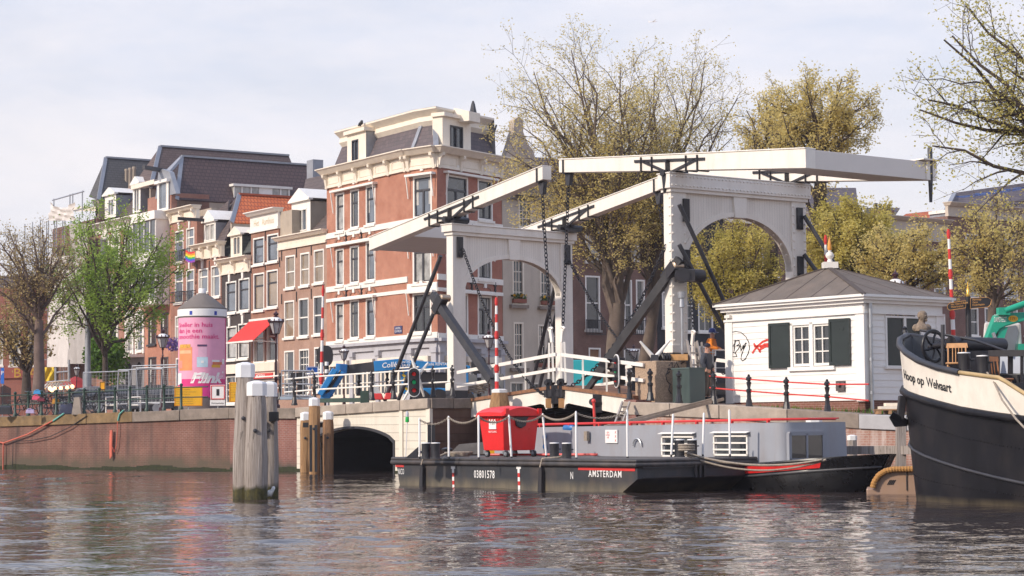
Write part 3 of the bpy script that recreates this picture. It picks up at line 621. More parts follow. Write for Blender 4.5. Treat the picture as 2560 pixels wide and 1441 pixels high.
for j in range(6):
    rows=[]
    for k in range(2):
        t=(j+k)/6; rows.append([pa.lerp(pb,i/n)+V((0,.06*math.sin(i*1.1),-.75*t-.1*math.sin(i/n*3))) for i in range(n+1)])
    c=[(.6,.03,.03),(.75,.25,.02),(.75,.6,.03),(.05,.35,.08),(.03,.09,.5),(.25,.04,.35)][j]
    MB().grid(rows).build('stripe',mat('flag_stripe_%d'%j,c,.8),fl,fr.M)
# --- brick gable with the white glazed bay
W=[(371,793,391,862,'half',g_dark,m_dgrey),(402,782,421,855,'half',g_dark,m_dgrey),(371,893,391,985,'half',g_dark,m_dgrey),(402,893,421,985,'door',g_dark,m_dgrey)]
r,fr,zt=house('canal_house','brick house with zinc roofed gable and white glazed bay window',361,427,556,538,b_red,W)
u0,u1,z0,z1=fr.box(366,556,424,755); 
m=MB(); m.box(u0-.15,u1+.15,-1.25,.0,z1,z1+.62); m.box(u0,u1,-1.1,0,z0-.3,z0+.1); zm=fr.uz(395,652)[1]; m.box(u0,u1,-1.1,0,zm-.55,zm+.55)
for k in range(5): u=lerp(u0,u1,k/4); m.box(u-.06,u+.06,-1.1,-1.0,z0,z1)
m.box(u1-.1,u1,-1.1,0,z0,z1); bay=m.build('bay_window',m_white,r,fr.M)
MB().box(u0+.04,u1-.04,-1.04,-.02,z0+.1,z1).build('pane',g_dark,bay,fr.M)
m=MB(); m.box(.4,fr.L-.1,.02,3,zt,fr.uz(395,490)[1]); m.build('gable_wall',b_mid,r,fr.M)
m=MB(); m.prism([fr.pt(388,498,.0),fr.pt(396,432,.0),fr.pt(406,423,.0),fr.pt(424,430,.0),fr.pt(440,484,.0)],(0,.35,0)); g0,g1=fr.pt(415,424,.2),V((fr.L-2.2,*fr.onu(454,391,fr.L-2.2))); m.prism([g0+V((-.7,0,-.25)),g0+V((.45,0,-.25)),g1+V((.15,0,0)),g1+V((-.25,0,.05))],(0,.1,-.15)); m.build('gable_roof',m_zinc,r,fr.M)
deeproof(r,fr,fr.L,fr.L-2.2,(442,499),(454,392),768,786,t_dark)
uq=fr.L-.25; da,zt_=fr.onu(585,460,uq); db=fr.onu(727,480,uq)[0]; zl_=fr.onu(585,494,uq)[1]-.3; m=MB(); m.box(uq-1.6,uq+.1,da-.1,db+.1,zt_-.16,zt_+.02); m.box(uq-1.6,uq,da,db,zl_,zl_+.25); L_=db-da
for f in (0,.14,.30,.45,.66,.82,.97): m.box(uq-.06,uq,da+f*L_-(0 if f==0 else .05),da+f*L_+.06,zl_,zt_-.16)
m.box(uq-.05,uq-.01,da+.45*L_,da+.66*L_,zl_,zt_-.16); dm=m.build('roof_dormer',m_white,r,fr.M); MB().box(uq-1.5,uq-.07,da+.03,db-.03,zl_,zt_-.17).build('pane',g_curt,dm,fr.M)
dormer(r,fr,393,452,421,527,-.1,.3,(397,456,417,524),m_white,m_zinc,st='half',gl=g_blue)
MB().bar(fr.pt(359,419,-1.6),fr.pt(411,427,.5),.22,.3).build('hoist_beam',m_dgrey,r,fr.M)
# --- ornate cream and brick house behind the green tree
W=[(316,575,334,640,'cross'),(340,570,358,636,'cross'),(312,690,330,752,'cross'),(337,684,356,750,'cross'),(318,797,332,880,'half'),(344,793,358,878,'half'),(258,600,272,660,'sash'),(284,594,298,654,'sash'),(250,710,266,765,'cross'),(276,705,292,772,'cross'),(252,815,266,870,'sash'),(275,808,293,866,'sash')]
r,fr,zt=house('canal_house','ornate brick and white stone house with balcony behind the green tree',240,361,592,556,b_mid,W)
m=MB()
for w in W:
    u0,u1,z0,z1=fr.box(*w[:4])
    for a,b in ((u0-.32,u0),(u1,u1+.32)): m.box(a,b,-.09,.02,z0-.2,z1)
    m.prism([(u0-.36,-.12,z1),(u1+.36,-.12,z1),(u1+.2,-.12,z1+.35),((u0+u1)/2,-.12,z1+.6),(u0-.2,-.12,z1+.35)],(0,.14,0))
m.build('stone_surround',m_white,r,fr.M); cornice(r,fr.M,0,fr.L,zt,fr.uz(300,550)[1],.6,m_white,brk=8)
deeproof(r,fr,fr.L-.3,fr.L-2.8,(376,470),(400,367),765,722,t_brown,'roof',1.2,(338,456,.8))
roofpoly(r,fr,[(243,552,.6),(362,530,.6),(362,480,2.2),(230,500,2.2)],t_brown2,'mansard')
dormer(r,fr,332,458,351,532,.5,2,(336,470,348,530),m_white,m_zinc,cap='arch',gl=g_dark)
MB().box(*[fr.uz(330,440,.4)[0],fr.uz(388,440,.4)[0],.3,.9,fr.uz(350,466)[1],fr.uz(350,455)[1]]).build('parapet',m_cream,r,fr.M)
m=MB(); u0,u1,z0,z1=fr.box(293,474,325,505,2.5); m.box(u0,u1,2.5,3.4,z0-2,z1); ch=m.build('chimney',b_mid,r,fr.M); m=MB()
for i in range(4): u=lerp(u0+.15,u1-.15,i/3); m.lathe([(.16,0),(.14,1.5),(.17,1.55),(.17,1.7)],8,(u,2.9,z1))
m.build('chimney_pot',m_tan,ch,fr.M,smooth=40)
dormer(r,fr,262,485,290,545,.4,1.8,(271,498,284,540),m_white,m_zinc,cap='arch')
u0,u1,z0,z1=fr.box(276,850,361,890); m=MB(); m.box(u0,u1,-1.2,0,z0-.2,z0); bal=m.build('balcony',m_white,r,fr.M); m=MB(); m.box(u0,u1,-1.2,-1.16,z1-.05,z1); m.box(u0,u1,-1.2,-1.16,z0+.1,z0+.14); m.box(u0,u0+.04,-1.2,0,z1-.05,z1)
for i in range(26): u=lerp(u0,u1,i/25); m.box(u-.015,u+.015,-1.195,-1.165,z0,z1)
m.build('railing',m_black,bal,fr.M)
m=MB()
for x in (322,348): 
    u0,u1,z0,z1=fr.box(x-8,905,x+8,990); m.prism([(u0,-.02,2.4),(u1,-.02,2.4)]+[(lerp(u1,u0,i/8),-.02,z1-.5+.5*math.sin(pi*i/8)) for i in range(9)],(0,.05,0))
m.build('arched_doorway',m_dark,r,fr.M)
MB().box(fr.uz(300,950)[0],fr.L,-.012,.1,2.2,fr.uz(330,893)[1]).build('plinth_storey',mat('grey_stone',(.24,.23,.23),.8),r,fr.M)
# --- scaffolded house
fr=hframe(128,240); r=thing('scaffolded_house','brown house wrapped in pale scaffold sheeting left of the green tree','house',M=fr.M)
MB().box(0,fr.L,0,9,2.2,fr.uz(185,560)[1]).build('wall',b_brown,r,fr.M); MB().hexa([fr.pt(150,530,-.2),fr.pt(240,528,-.2),fr.pt(240,528,3),fr.pt(150,530,3),fr.pt(160,520,-.2),fr.pt(240,515,-.2),fr.pt(240,515,3),fr.pt(160,520,3)]).build('eaves',m_cream,r,fr.M)
deeproof(r,fr,fr.L,fr.L-2.4,(246,500),(264,395),385,380,t_slate2,'roof',1.5,(222,492,.8)); sc=thing('scaffold','steel scaffold with pale sheets wrapped round it','scaffold',fr.w(0,-1.5,2.3)); m=MB()
zz=[2.3,5.2,7.2,9.2,11.2,13.2,15.2]
for u in [i*1.9-2.2 for i in range(6)]:
    for y in (-1.6,-.4): m.tube([(u,y,2.3),(u,y,fr.uz(150,552)[1])],.045,5)
for z in zz:
    for y in (-1.6,-.4): m.tube([(-2.2,y,z),(7.3,y,z)],.04,5)
zt=fr.uz(150,512)[1]
for (a,b) in ((135,175),(182,206)):
    u0=fr.uz(a,480,-1.6)[0]; u1=fr.uz(b,480,-1.6)[0]; m.tube([(u0,-1.6,zt-2),(u0,-1.6,zt+.1)],.05,5); m.tube([(u1,-1.6,zt-2),(u1,-1.6,zt+.1)],.05,5); m.tube([(u0-.3,-1.6,zt),(u1+.3,-1.6,zt)],.06,5)
m.build('poles',m_steel,sc,fr.M)
m_sheet=mat('scaffold_sheet',(.62,.58,.55),.8,var=.08,scale=1,dirt=(.42,.38,.35),dfac=.4)
def sheet(x0,y0,x1,y1,d,nm='sheeting',mt=m_sheet,amp=.12,par=sc,sag=0):
    rows=[]; n=16
    for j in range(9):
        rw=[]
        for i in range(n+1):
            u,z=fr.uz(lerp(x0,x1,i/n),lerp(y0,y1,j/8)+sag*math.sin(pi*i/n)*(1-j/8),d); rw.append((u,d+amp*math.sin(i*1.3+j*.7)+amp*.6*math.sin(j*2.1-i*.5),z))
        rows.append(rw)
    b=MB().grid(rows,True); return b.build(nm,mt,par,fr.M,smooth=60)
sheet(124,506,186,552,-1.8,sag=14); sheet(120,640,172,918,-1.8,amp=.07); sheet(172,560,217,910,-1.75,mt=mat('grey_sheet',(.40,.37,.35),.8,var=.1,dirt=(.28,.25,.23)))
m=MB(); m.tube([fr.w(0,-2,2.4),fr.w(0,-2,2.5)],.1)
# --- red corner building with gilt letters at the far left
fr=Fr(onrow(-60,RC,RD)+V((-3,6,0)),onrow(128,RC,RD)+V((.5,.5,0))); fr=Fr((-52.5,163),(-37.5,163.5)); r=thing('red_brick_building','plain red brick corner building with gilt letters above ground floor at far left','building',M=fr.M)
hs=[fr.box(*b) for b in ((24,802,52,915),(70,800,95,915),(-20,800,8,915))]; m=MB(); wallgrid(m,0,fr.L,2.2,fr.uz(60,720)[1],hs); m.poly((fr.L,0,2.2),(fr.L,9,2.2),(fr.L,9,13),(fr.L,0,13)); m.build('wall',brick('dusky_red_brick',(.30,.09,.065),(.35,.12,.08),(.3,.16,.12)),r)
for h in hs: window(r,fr.M,*h,st='half')
fs=fr.box(-60,918,105,946); MB().box(fs[0],fs[1],-.12,.05,fs[2],fs[3]).build('fascia',mat('red_fascia',(.34,.085,.06),.6),r)
u0,z0=fr.uz(50,932); MB().text('&  BAR',lambda x,y:(u0-.4+x,-.14,z0-.4+y),.75,.0,0,1.1,gap=1.9).build('lettering',m_brass,r)
roofpoly(r,fr,[(-60,722,.0),(112,716,.0),(100,690,4),(-60,690,4)],t_brown2)
# ---------- big corner house ----------
FL=Fr(onrow(817.5,RC,RD),RC); CB=P(1095,1000,113.3); FB=Fr(RC,(CB.x,CB.y)); FRt=Fr((CB.x,CB.y),(P(1258,1000,118.6).x,118.6))
ch=thing('corner_house','orange brick corner house with white bands, awnings and slate mansard','house',M=FL.M)
FS=(FL,FB,FRt)
def yl(fr,x,y): return fr.uz(x,y)[1]
zg=yl(FL,820,864); zc0=yl(FL,822,471); zc1=yl(FL,818,425); ztop=zc0
d1=g_dark
wl=[[(840,483,861,580),(876,474,898,571),(915,464,939,562)],[(840,622,860,715),(875,615,898,709),(915,604,939,703)],[(840,758,860,853),(875,750,898,847),(915,746,939,843)]]
wb=[[(1033,440,1080,545)],[(1032,590,1079,709)],[(1032,733,1079,833)]]
wr=[[(1115,440,1170,548),(1194,450,1231,552)],[(1115,592,1170,690),(1194,600,1229,700)],[(1115,733,1170,836),(1194,740,1229,842)]]
for fr,ws,nm,mt in ((FL,wl,'wall',b_red),(FB,wb,'wall',b_red),(FRt,wr,'wall',b_red_shade)):
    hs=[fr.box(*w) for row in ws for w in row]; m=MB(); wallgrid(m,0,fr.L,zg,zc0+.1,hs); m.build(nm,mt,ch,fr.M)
    for i,h in enumerate(hs):
        big=h[1]-h[0]>1.0
        window(ch,fr.M,*h,st='cross' if fr is not FL else 'trans',gl=[g_blue,g_curt,g_dark][(i+(fr is FL))%3] if fr is not FRt else g_dark,inner=dk,fw=.11)
    # white bands at sill and lintel height, awning boxes, brick heads, keystones, iron anchors: each a part
    for k in range(3):
        row=[fr.box(*w) for w in ws[k]]; zs_=row[0][2]-.12; z=max(h[3] for h in row)
        MB().box(-.015,fr.L+.015,-.07,.02,zs_-.2,zs_+.14).build('white_band',m_white,ch,fr.M)
        if k: MB().box(-.015,fr.L+.015,-.06,.02,z+.03,z+.24).build('white_band',m_white,ch,fr.M)
        a=min(h[0] for h in row)-.25; b=max(h[1] for h in row)+.25
        if fr is FB: a,b=.08,fr.L-.1
        m=MB(); m.box(a,b,-.34,.0,z+.0,z+.13)
        for u in (a+.1,b-.1): m.bar((u,-.3,z+.01),(u,-.12,z-1.25),.05,.05)
        m.build('awning_box',m_white,ch,fr.M)
        for h in row:
            um=(h[0]+h[1])/2; zk=z+(.42 if k==0 else .56); MB().box(um-.12,um+.12,-.1,.02,zk-.13,zk+.15).build('keystone',m_white,ch,fr.M)
            if k:
                R=(h[1]-h[0])/2+.12; n=10
                pts=[(um+R*math.cos(pi*i/n),z+.245+.40*math.sin(pi*i/n)) for i in range(n+1)]
                ins=[(um+(R-.2)*math.cos(pi*i/n),z+.245+.24*math.sin(pi*i/n)) for i in range(n,-1,-1)]
                MB().prism([(u,-.05,q) for u,q in pts+ins],(0,.06,0)).build('brick_arch',b_aam,ch,fr.M)
                if h is not row[-1] or fr is FRt:
                    u=h[1]+.35; zz=z+.52; m=MB(); m.box(u-.035,u+.035,-.075,.01,zz-.3,zz+.3); m.box(u-.14,u+.14,-.078,.01,zz+.06,zz+.13); m.box(u-.09,u+.09,-.077,.01,zz-.2,zz-.14); m.build('wall_anchor',m_black,ch,fr.M)
    # frieze and cornice
    cornice(ch,fr.M,0,fr.L,zc0,zc1,.62,brk=6 if fr is FL else (2 if fr is FB else 4),top=.36,ends=.36 if fr is not FB else .18)
    m=MB(); nn={id(FL):5,id(FB):1,id(FRt):3}[id(fr)]
    for i in range(nn):
        a=lerp(0,fr.L,i/nn)+.3; b=lerp(0,fr.L,(i+1)/nn)-.3; za,zb=zc0+.2,zc1-.5
        m.box(a,b,-.1,-.06,za,za+.04); m.box(a,b,-.1,-.06,zb-.04,zb); m.box(a,a+.04,-.1,-.06,za+.04,zb-.04); m.box(b-.04,b,-.1,-.06,za+.04,zb-.04)
    m.build('frieze_panel',m_cream,ch,fr.M)
    # grey ground floor
    m=MB(); m.box(-.02,fr.L+.02,-.12,.4,zg-.55,zg-.02); m.box(-.1,fr.L+.1,-.34,.4,zg-.2,zg-.02); m.box(0,fr.L,.02,.4,2.2,zg-.56)
    np_={id(FL):4,id(FB):2,id(FRt):4}[id(fr)]
    for i in range(np_):
        u=lerp(.2,fr.L-.2,i/(np_-1)); m.box(u-.2,u+.2,-.16,.05,2.2,zg-.55); m.box(u-.27,u+.27,-.22,.05,zg-.85,zg-.552); m.box(u-.27,u+.27,-.2,.05,2.2,2.9)
    gf=m.build('shop_front',p_greyst,ch,fr.M)
    m=MB(); sh=MB()
    for i in range(np_-1):
        a=lerp(.2,fr.L-.2,i/(np_-1))+.32; b=lerp(.2,fr.L-.2,(i+1)/(np_-1))-.32
        if b-a<.5: continue
        m.box(a,b,-.05,.03,2.5,zg-1.35); sh.box(a,b,-.3,.02,zg-1.35,zg-1.02); n=int((b-a)/.45)
        for k in range(n+1): u=lerp(a,b,k/n); sh.box(u-.1,u+.1,-.075,-.04,3.6,zg-1.35)
        sh.box(a,b,-.08,-.04,2.5,3.6); 
    m.build('shop_window',g_dark,gf,fr.M); sh.build('shutter_frame',m_cream,gf,fr.M)
# arched doorway on the bevelled corner
m=MB(); n=14; um=FB.L/2
pts=[(um+.62*math.cos(pi*i/n),4.55+.62*math.sin(pi*i/n)) for i in range(n+1)]
MB().prism([(u,-.26,z) for u,z in [(um+.62,2.3)]+pts+[(um-.62,2.3)]],(0,.1,0)).build('door',m_dgrey,ch,FB.M)
o1=[(um+.9*math.cos(pi*i/n),4.55+.9*math.sin(pi*i/n)) for i in range(n+1)]
MB().prism([(u,-.3,z) for u,z in o1+pts[::-1]],(0,.2,0)).build('door_arch',p_greyst,ch,FB.M)
# mansard, upper cornice
def ring(off,z):  # the three-faced outline set in by off
    def cut(f1,f2):
        a=f1.o-f1.n*off; b=f2.o-f2.n*off; d1,d2=f1.u,f2.u; den=d1.x*d2.y-d1.y*d2.x; t=((b-a).x*d2.y-(b-a).y*d2.x)/den; return a+d1*t
    p0=FL.w(.15,off,0); p1=cut(FL,FB); p2=cut(FB,FRt); p3=FRt.w(FRt.L-.1,off,0)
    return [V((p.x,p.y,z)) for p in (p0,p1,p2,p3)]
zm0=zc1+.02; zm1=yl(FL,838,366)+.15; lo=ring(.35,zm0); hi=ring(1.0,zm1)
for i,fr in enumerate(FS): MB().prism([lo[i],lo[i+1],hi[i+1],hi[i]],-fr.n*.1).v and None
inv=lambda fr,p: fr.M.inverted()@p
for i,fr in enumerate(FS):
    q=[inv(fr,p) for p in (lo[i],lo[i+1],hi[i+1],hi[i])]; MB().prism(q,(0,.15,0)).build('mansard',t_slate,ch,fr.M)
m=MB()
for i in (1,2): m.bar(lo[i],hi[i],.3,.14)
m.build('hip_flashing',m_zinc,ch,ID)
m=MB(); q3=ring(.95,zm1-.05)
for rs in ((1.0,zm1-.05,.78,zm1+.22),(.78,zm1+.22,.85,zm1+.5),(.85,zm1+.5,.45,zm1+.82),(.45,zm1+.82,.45,zm1+.92)):
    a=ring(rs[0],rs[1]); b=ring(rs[2],rs[3]); m.grid([a,b])
m.build('upper_cornice',m_cream,ch,ID)
a=ring(.44,zm1+.925); bk=V((a[0].x+4.0,a[0].y+6,zm1+.925)); m=MB(); m.poly(*(a+[V((a[3].x-2,a[3].y+4,a[3].z)),bk])); m.poly(a[3],V((a[3].x-2,a[3].y+4,a[3].z)),V((a[3].x-2,a[3].y+4,8)),V((FRt.w(FRt.L,0,8)))); m.poly(FRt.w(FRt.L,0,2.2),FRt.w(FRt.L,9,2.2),FRt.w(FRt.L,9,zc1),FRt.w(FRt.L,0,zc1)); m.build('flat_roof',m_zinc,ch,ID)
dormer(ch,FL,868,326,915,414,.25,1.0,(880,350,896,406),m_cream,m_zinc,gl=g_blue,inner=dk)
dormer(ch,FRt,1107,290,1177,384,.2,.75,(1125,316,1157,375),m_cream,m_cream,gl=g_dark,inner=dk)
m=MB(); u,z=FRt.uz(1152,300,0); m.prism([(u,-.6,z-.1),(u,.5,z-.1),(u,.5,z+.75),(u,-.6,z+.45)],(1.1,0,0)); m.build('hoist_hood',m_cream,ch,FRt.M)
m=MB(); u,z=FRt.uz(1183,298,2); m.lathe([(.25,-.3),(.22,.4),(.12,.9),(.05,1.1)],8,(u,2,z)); m.build('roof_vent',m_dgrey,ch,FRt.M,smooth=40)
m=MB(); m.tube([FRt.pt(1241,313,.3),FRt.pt(1236,330,.3),FRt.pt(1226,338,.5)],.06,6); m.build('gutter_pipe',m_dgrey,ch,FRt.M)
m=MB(); u,z=FL.uz(997,825); m.box(u-.45,u+.45,-.05,.0,z-.22,z+.22); sg=m.build('street_sign',mat('navy_enamel',(.02,.025,.12),.3),ch,FL.M)
MB().text('AMSTEL\nCENTRUM',lambda x,y:(u+x,-.055,z+.03+y),.12).build('sign_lettering',m_txtw,sg,FL.M)
bd=thing('bird','small black bird perched on the corner house dormer','bird',FL.w(*[FL.uz(894,317)[0],.2,FL.uz(894,317)[1]]))
m=MB(); m.tube([(0,-.16,.06),(0,-.05,.12),(0,.06,.2),(0,.1,.3),(0,.15,.31)],[.02,.09,.1,.06,.01],8); m.tube([(.03,0,0),(.03,0,.1)],.012,4); m.tube([(-.03,0,0),(-.03,0,.1)],.012,4); m.build('body',m_black,bd,smooth=60); move(bd,bd.matrix_basis.translation,-2.2,1.2)
# ---------- houses along the side canal ----------
SO=V((P(1258,1000,118.6).x,118.6,0)); SD=B
H=lambda *a,**k: house(*a,o=SO,d=SD,**k)
r,fr,zt=H('canal_house','beige plastered house with flower boxes seen through the far portal arch',1259,1428,470,486,p_beige,[(1281,650,1310,760,'grid34',g_dark,m_cream),(1350,652,1380,764,'grid34',g_dark,m_cream),(1284,806,1309,920,'grid34',g_dark,m_cream),(1345,812,1366,920,'grid34',g_dark,m_cream),(1374,812,1395,920,'grid34',g_dark,m_cream),(1296,484,1330,570,'grid34',g_dark,m_cream),(1370,486,1400,575,'grid34',g_dark,m_cream),(1275,955,1310,990,'grid21',g_dark,m_cream),(1320,957,1350,992,'grid21',g_dark,m_cream)])
for x,y in ((1295,762),(1365,766),(1296,920),(1370,922)): u,z=fr.uz(x,y); MB().box(u-.65,u+.65,-.25,.02,z-.22,z-.02).build('stone_sill',m_stone,r,fr.M); m=MB(); m.box(0,fr.L,-.2,.05,zt-.6,zt); m.box(fr.uz(1281,500)[0],fr.uz(1335,500)[0],-.6,0,fr.uz(1300,492)[1],fr.uz(1300,482)[1]); m.build('cornice',p_beige,r,fr.M)
pts=[fr.pt(x,y,.0) for x,y in ((1236,470),(1262,400),(1275,360),(1284,330),(1286,300),(1297,292),(1308,300),(1308,330),(1320,360),(1335,380),(1350,470))]; MB().prism(pts,(0,.5,0)).build('stepped_gable',brick('grey_gable_brick',(.44,.36,.30),(.50,.41,.34),(.5,.43,.36)),r,fr.M)
roofpoly(r,fr,[(1262,470,.4),(1428,486,.4),(1428,400,6),(1320,392,6)],t_brown2)
fbm=mat('terracotta_box',(.25,.08,.05),.8); lf=mat('plant_leaf',(.06,.12,.02),.7,var=.4); yf=mat('yellow_flower',(.75,.45,.02),.6)
def flowerbox(x,y,lab,flo=True):
    u,z=fr.uz(x,y); t=thing('flower_box',lab,'flower box',fr.w(u,-.15,z)); rg=random.Random(x); M=Matrix.Translation(fr.w(u,-.15,z))@fr.M.to_3x3().to_4x4(); m=MB(); m.box(-.48,.48,-.1,.1,0,.24); m.build('trough',fbm,t,M); a=MB(); c=MB()
    for i in range(60):
        p=V((rg.uniform(-.5,.5),rg.uniform(-.12,.1),rg.uniform(.22,.5))); q=V((rg.uniform(-1,1),rg.uniform(-1,1),rg.uniform(-1,1)))*.07; k=q.cross(V((.3,.5,.8)))
        (c if flo and i%3==0 and p.z>.36 else a).poly(p-q-k,p+q-k,p+q+k,p-q+k)
    a.build('leaves',lf,t,M)
    if c.v: c.build('flowers',yf,t,M)
flowerbox(1295,758,'terracotta flower box with yellow daffodils on the upper beige sill'); flowerbox(1366,763,'terracotta flower box on upper sill half hidden by a black chain',True); flowerbox(1352,918,'green planter on lower beige sill behind the white bridge railing',False); flowerbox(1386,918,'green planter on the lowest beige sill nearest the portal post',False)
r,fr,zt=H('canal_house','tall dark brown brick house behind the large tree trunk',1429,1645,470,482,b_brown,[(1463,690,1500,826,'half',g_dark),(1560,700,1580,826,'half',g_dark),(1590,700,1612,830,'half',g_dark),(1463,560,1498,655,'half',g_curt),(1560,580,1608,650,'half',g_curt),(1462,495,1497,545,'half',g_dark),(1582,505,1605,566,'half',g_dark),(1472,870,1502,985,'half',mat('brown_blind',(.25,.13,.06),.6)),(1560,872,1600,985,'half',g_dark)])
cornice(r,fr.M,0,fr.L,zt,zt+1.1,.5,brk=6); roofpoly(r,fr,[(1429,452,.6),(1645,465,.6),(1640,395,5),(1440,392,5)],t_brown2)
for x0,x1 in ((1460,1508),(1553,1618)):
    m=MB(); u0,u1,z0,z1=fr.box(x0,800,x1,838); m.box(u0,u1,-.25,-.21,z1-.05,z1); m.box(u0,u1,-.25,-.21,z0,z0+.04)
    for i in range(14): u=lerp(u0,u1,i/13); m.box(u-.014,u+.014,-.245,-.215,z0,z1)
    m.build('balcony_rail',m_black,r,fr.M)
r,fr,zt=H('canal_house','black painted house with tall white windows behind the near portal',1646,1815,520,530,b_blk,[(1655,730,1690,820,'grid23',g_curt),(1745,722,1782,830,'grid23',g_dark),(1708,730,1732,830,'grid23',g_dark),(1740,640,1775,700,'grid22',g_curt),(1660,600,1690,690,'grid23'),(1712,865,1735,960,'door',g_curt),(1748,866,1790,960,'half',g_curt)])
cornice(r,fr.M,0,fr.L,zt,zt+.9,.4); roofpoly(r,fr,[(1646,505,.4),(1815,515,.4),(1810,430,5),(1655,430,5)],t_brown2)
r,fr,zt=H('canal_house','brown brick house half hidden by olive foliage behind the bridge house',1816,2150,560,575,b_brown,[(x,y,x+38,y+70,'half') for y in (620,740,860) for x in (1840,1905,1970,2040,2100)])
cornice(r,fr.M,0,fr.L,zt,zt+1,.4); roofpoly(r,fr,[(1816,545,.4),(2150,560,.4),(2140,470,6),(1830,470,6)],t_slate)
r,fr,zt=H('canal_house','brown house with orange tiled roof between the lamp and the barrier pole',2151,2378,600,600,b_brown,[(x,y,x+28,y+52,'half') for y in (625,696,790) for x in (2180,2235,2285,2335)])
cornice(r,fr.M,0,fr.L,zt,zt+1.6,.5,p_beige); roofpoly(r,fr,[(2210,572,.6),(2372,572,.6),(2330,528,4.5),(2265,535,4.5)],t_orange2)
roofpoly(r,fr,[(2151,575,.6),(2212,575,.6),(2250,520,5),(2165,520,5)],t_slate)
m=MB(); u0,u1,z0,z1=fr.box(2198,525,2236,570,3); m.box(u0,u1,3,3.8,z0,z1); c=m.build('chimney',b_brown,r,fr.M); m=MB()
for i in range(4): u=lerp(u0+.12,u1-.12,i/3); m.lathe([(.13,0),(.12,.42),(.15,.46)],8,(u,3.4,z1))
m.build('chimney_pot',m_black,c,fr.M,smooth=40)
r,fr,zt=H('canal_house','brown brick house with blue solar panels on its roof at far right',2379,2760,555,560,b_brown,[(x,y,x+w_,y+h_,'half',RG.choice([g_curt,g_dark])) for y,h_ in ((585,58),(672,75),(770,70)) for x,w_ in ((2414,32),(2462,30),(2510,34),(2560,34))])
cornice(r,fr.M,0,fr.L,zt,zt+1.0,.5,p_beige); roofpoly(r,fr,[(2352,560,.6),(2760,560,.6),(2760,430,4.6),(2388,482,4.6)],t_slate)
MB().bar(fr.pt(2350,556,.4),fr.pt(2386,484,4.4),.3,.14).build('verge_flashing',m_zinc,r,fr.M)
dormer(r,fr,2364,528,2394,545,.9,1.5,(2372,532,2390,544),m_white,m_zinc)
sp_=tiles('solar_cells',(.03,.06,.20),(.035,.07,.23),.32,.32,.012,(.2,.25,.38),0,.25)
for x,y,k in ((2400,500,0),(2450,492,1),(2500,484,2),(2548,478,3),(2500,505,4),(2450,512,5)):
    u,z=fr.uz(x,y,4.0); e=V((0,.47,.88)); 
    q=[fr.pt(x-22,y+10,3.75),fr.pt(x+22,y+6,3.75),fr.pt(x+26,y-11,4.1),fr.pt(x-16,y-7,4.1)]; t=thing('solar_panel','blue solar panel on the slate roof at far right','solar panel',fr.M@q[0],group='solar panels on the slate roof'); MB().prism(q,(0,-.06,.03)).build('cells',sp_,t,fr.M)
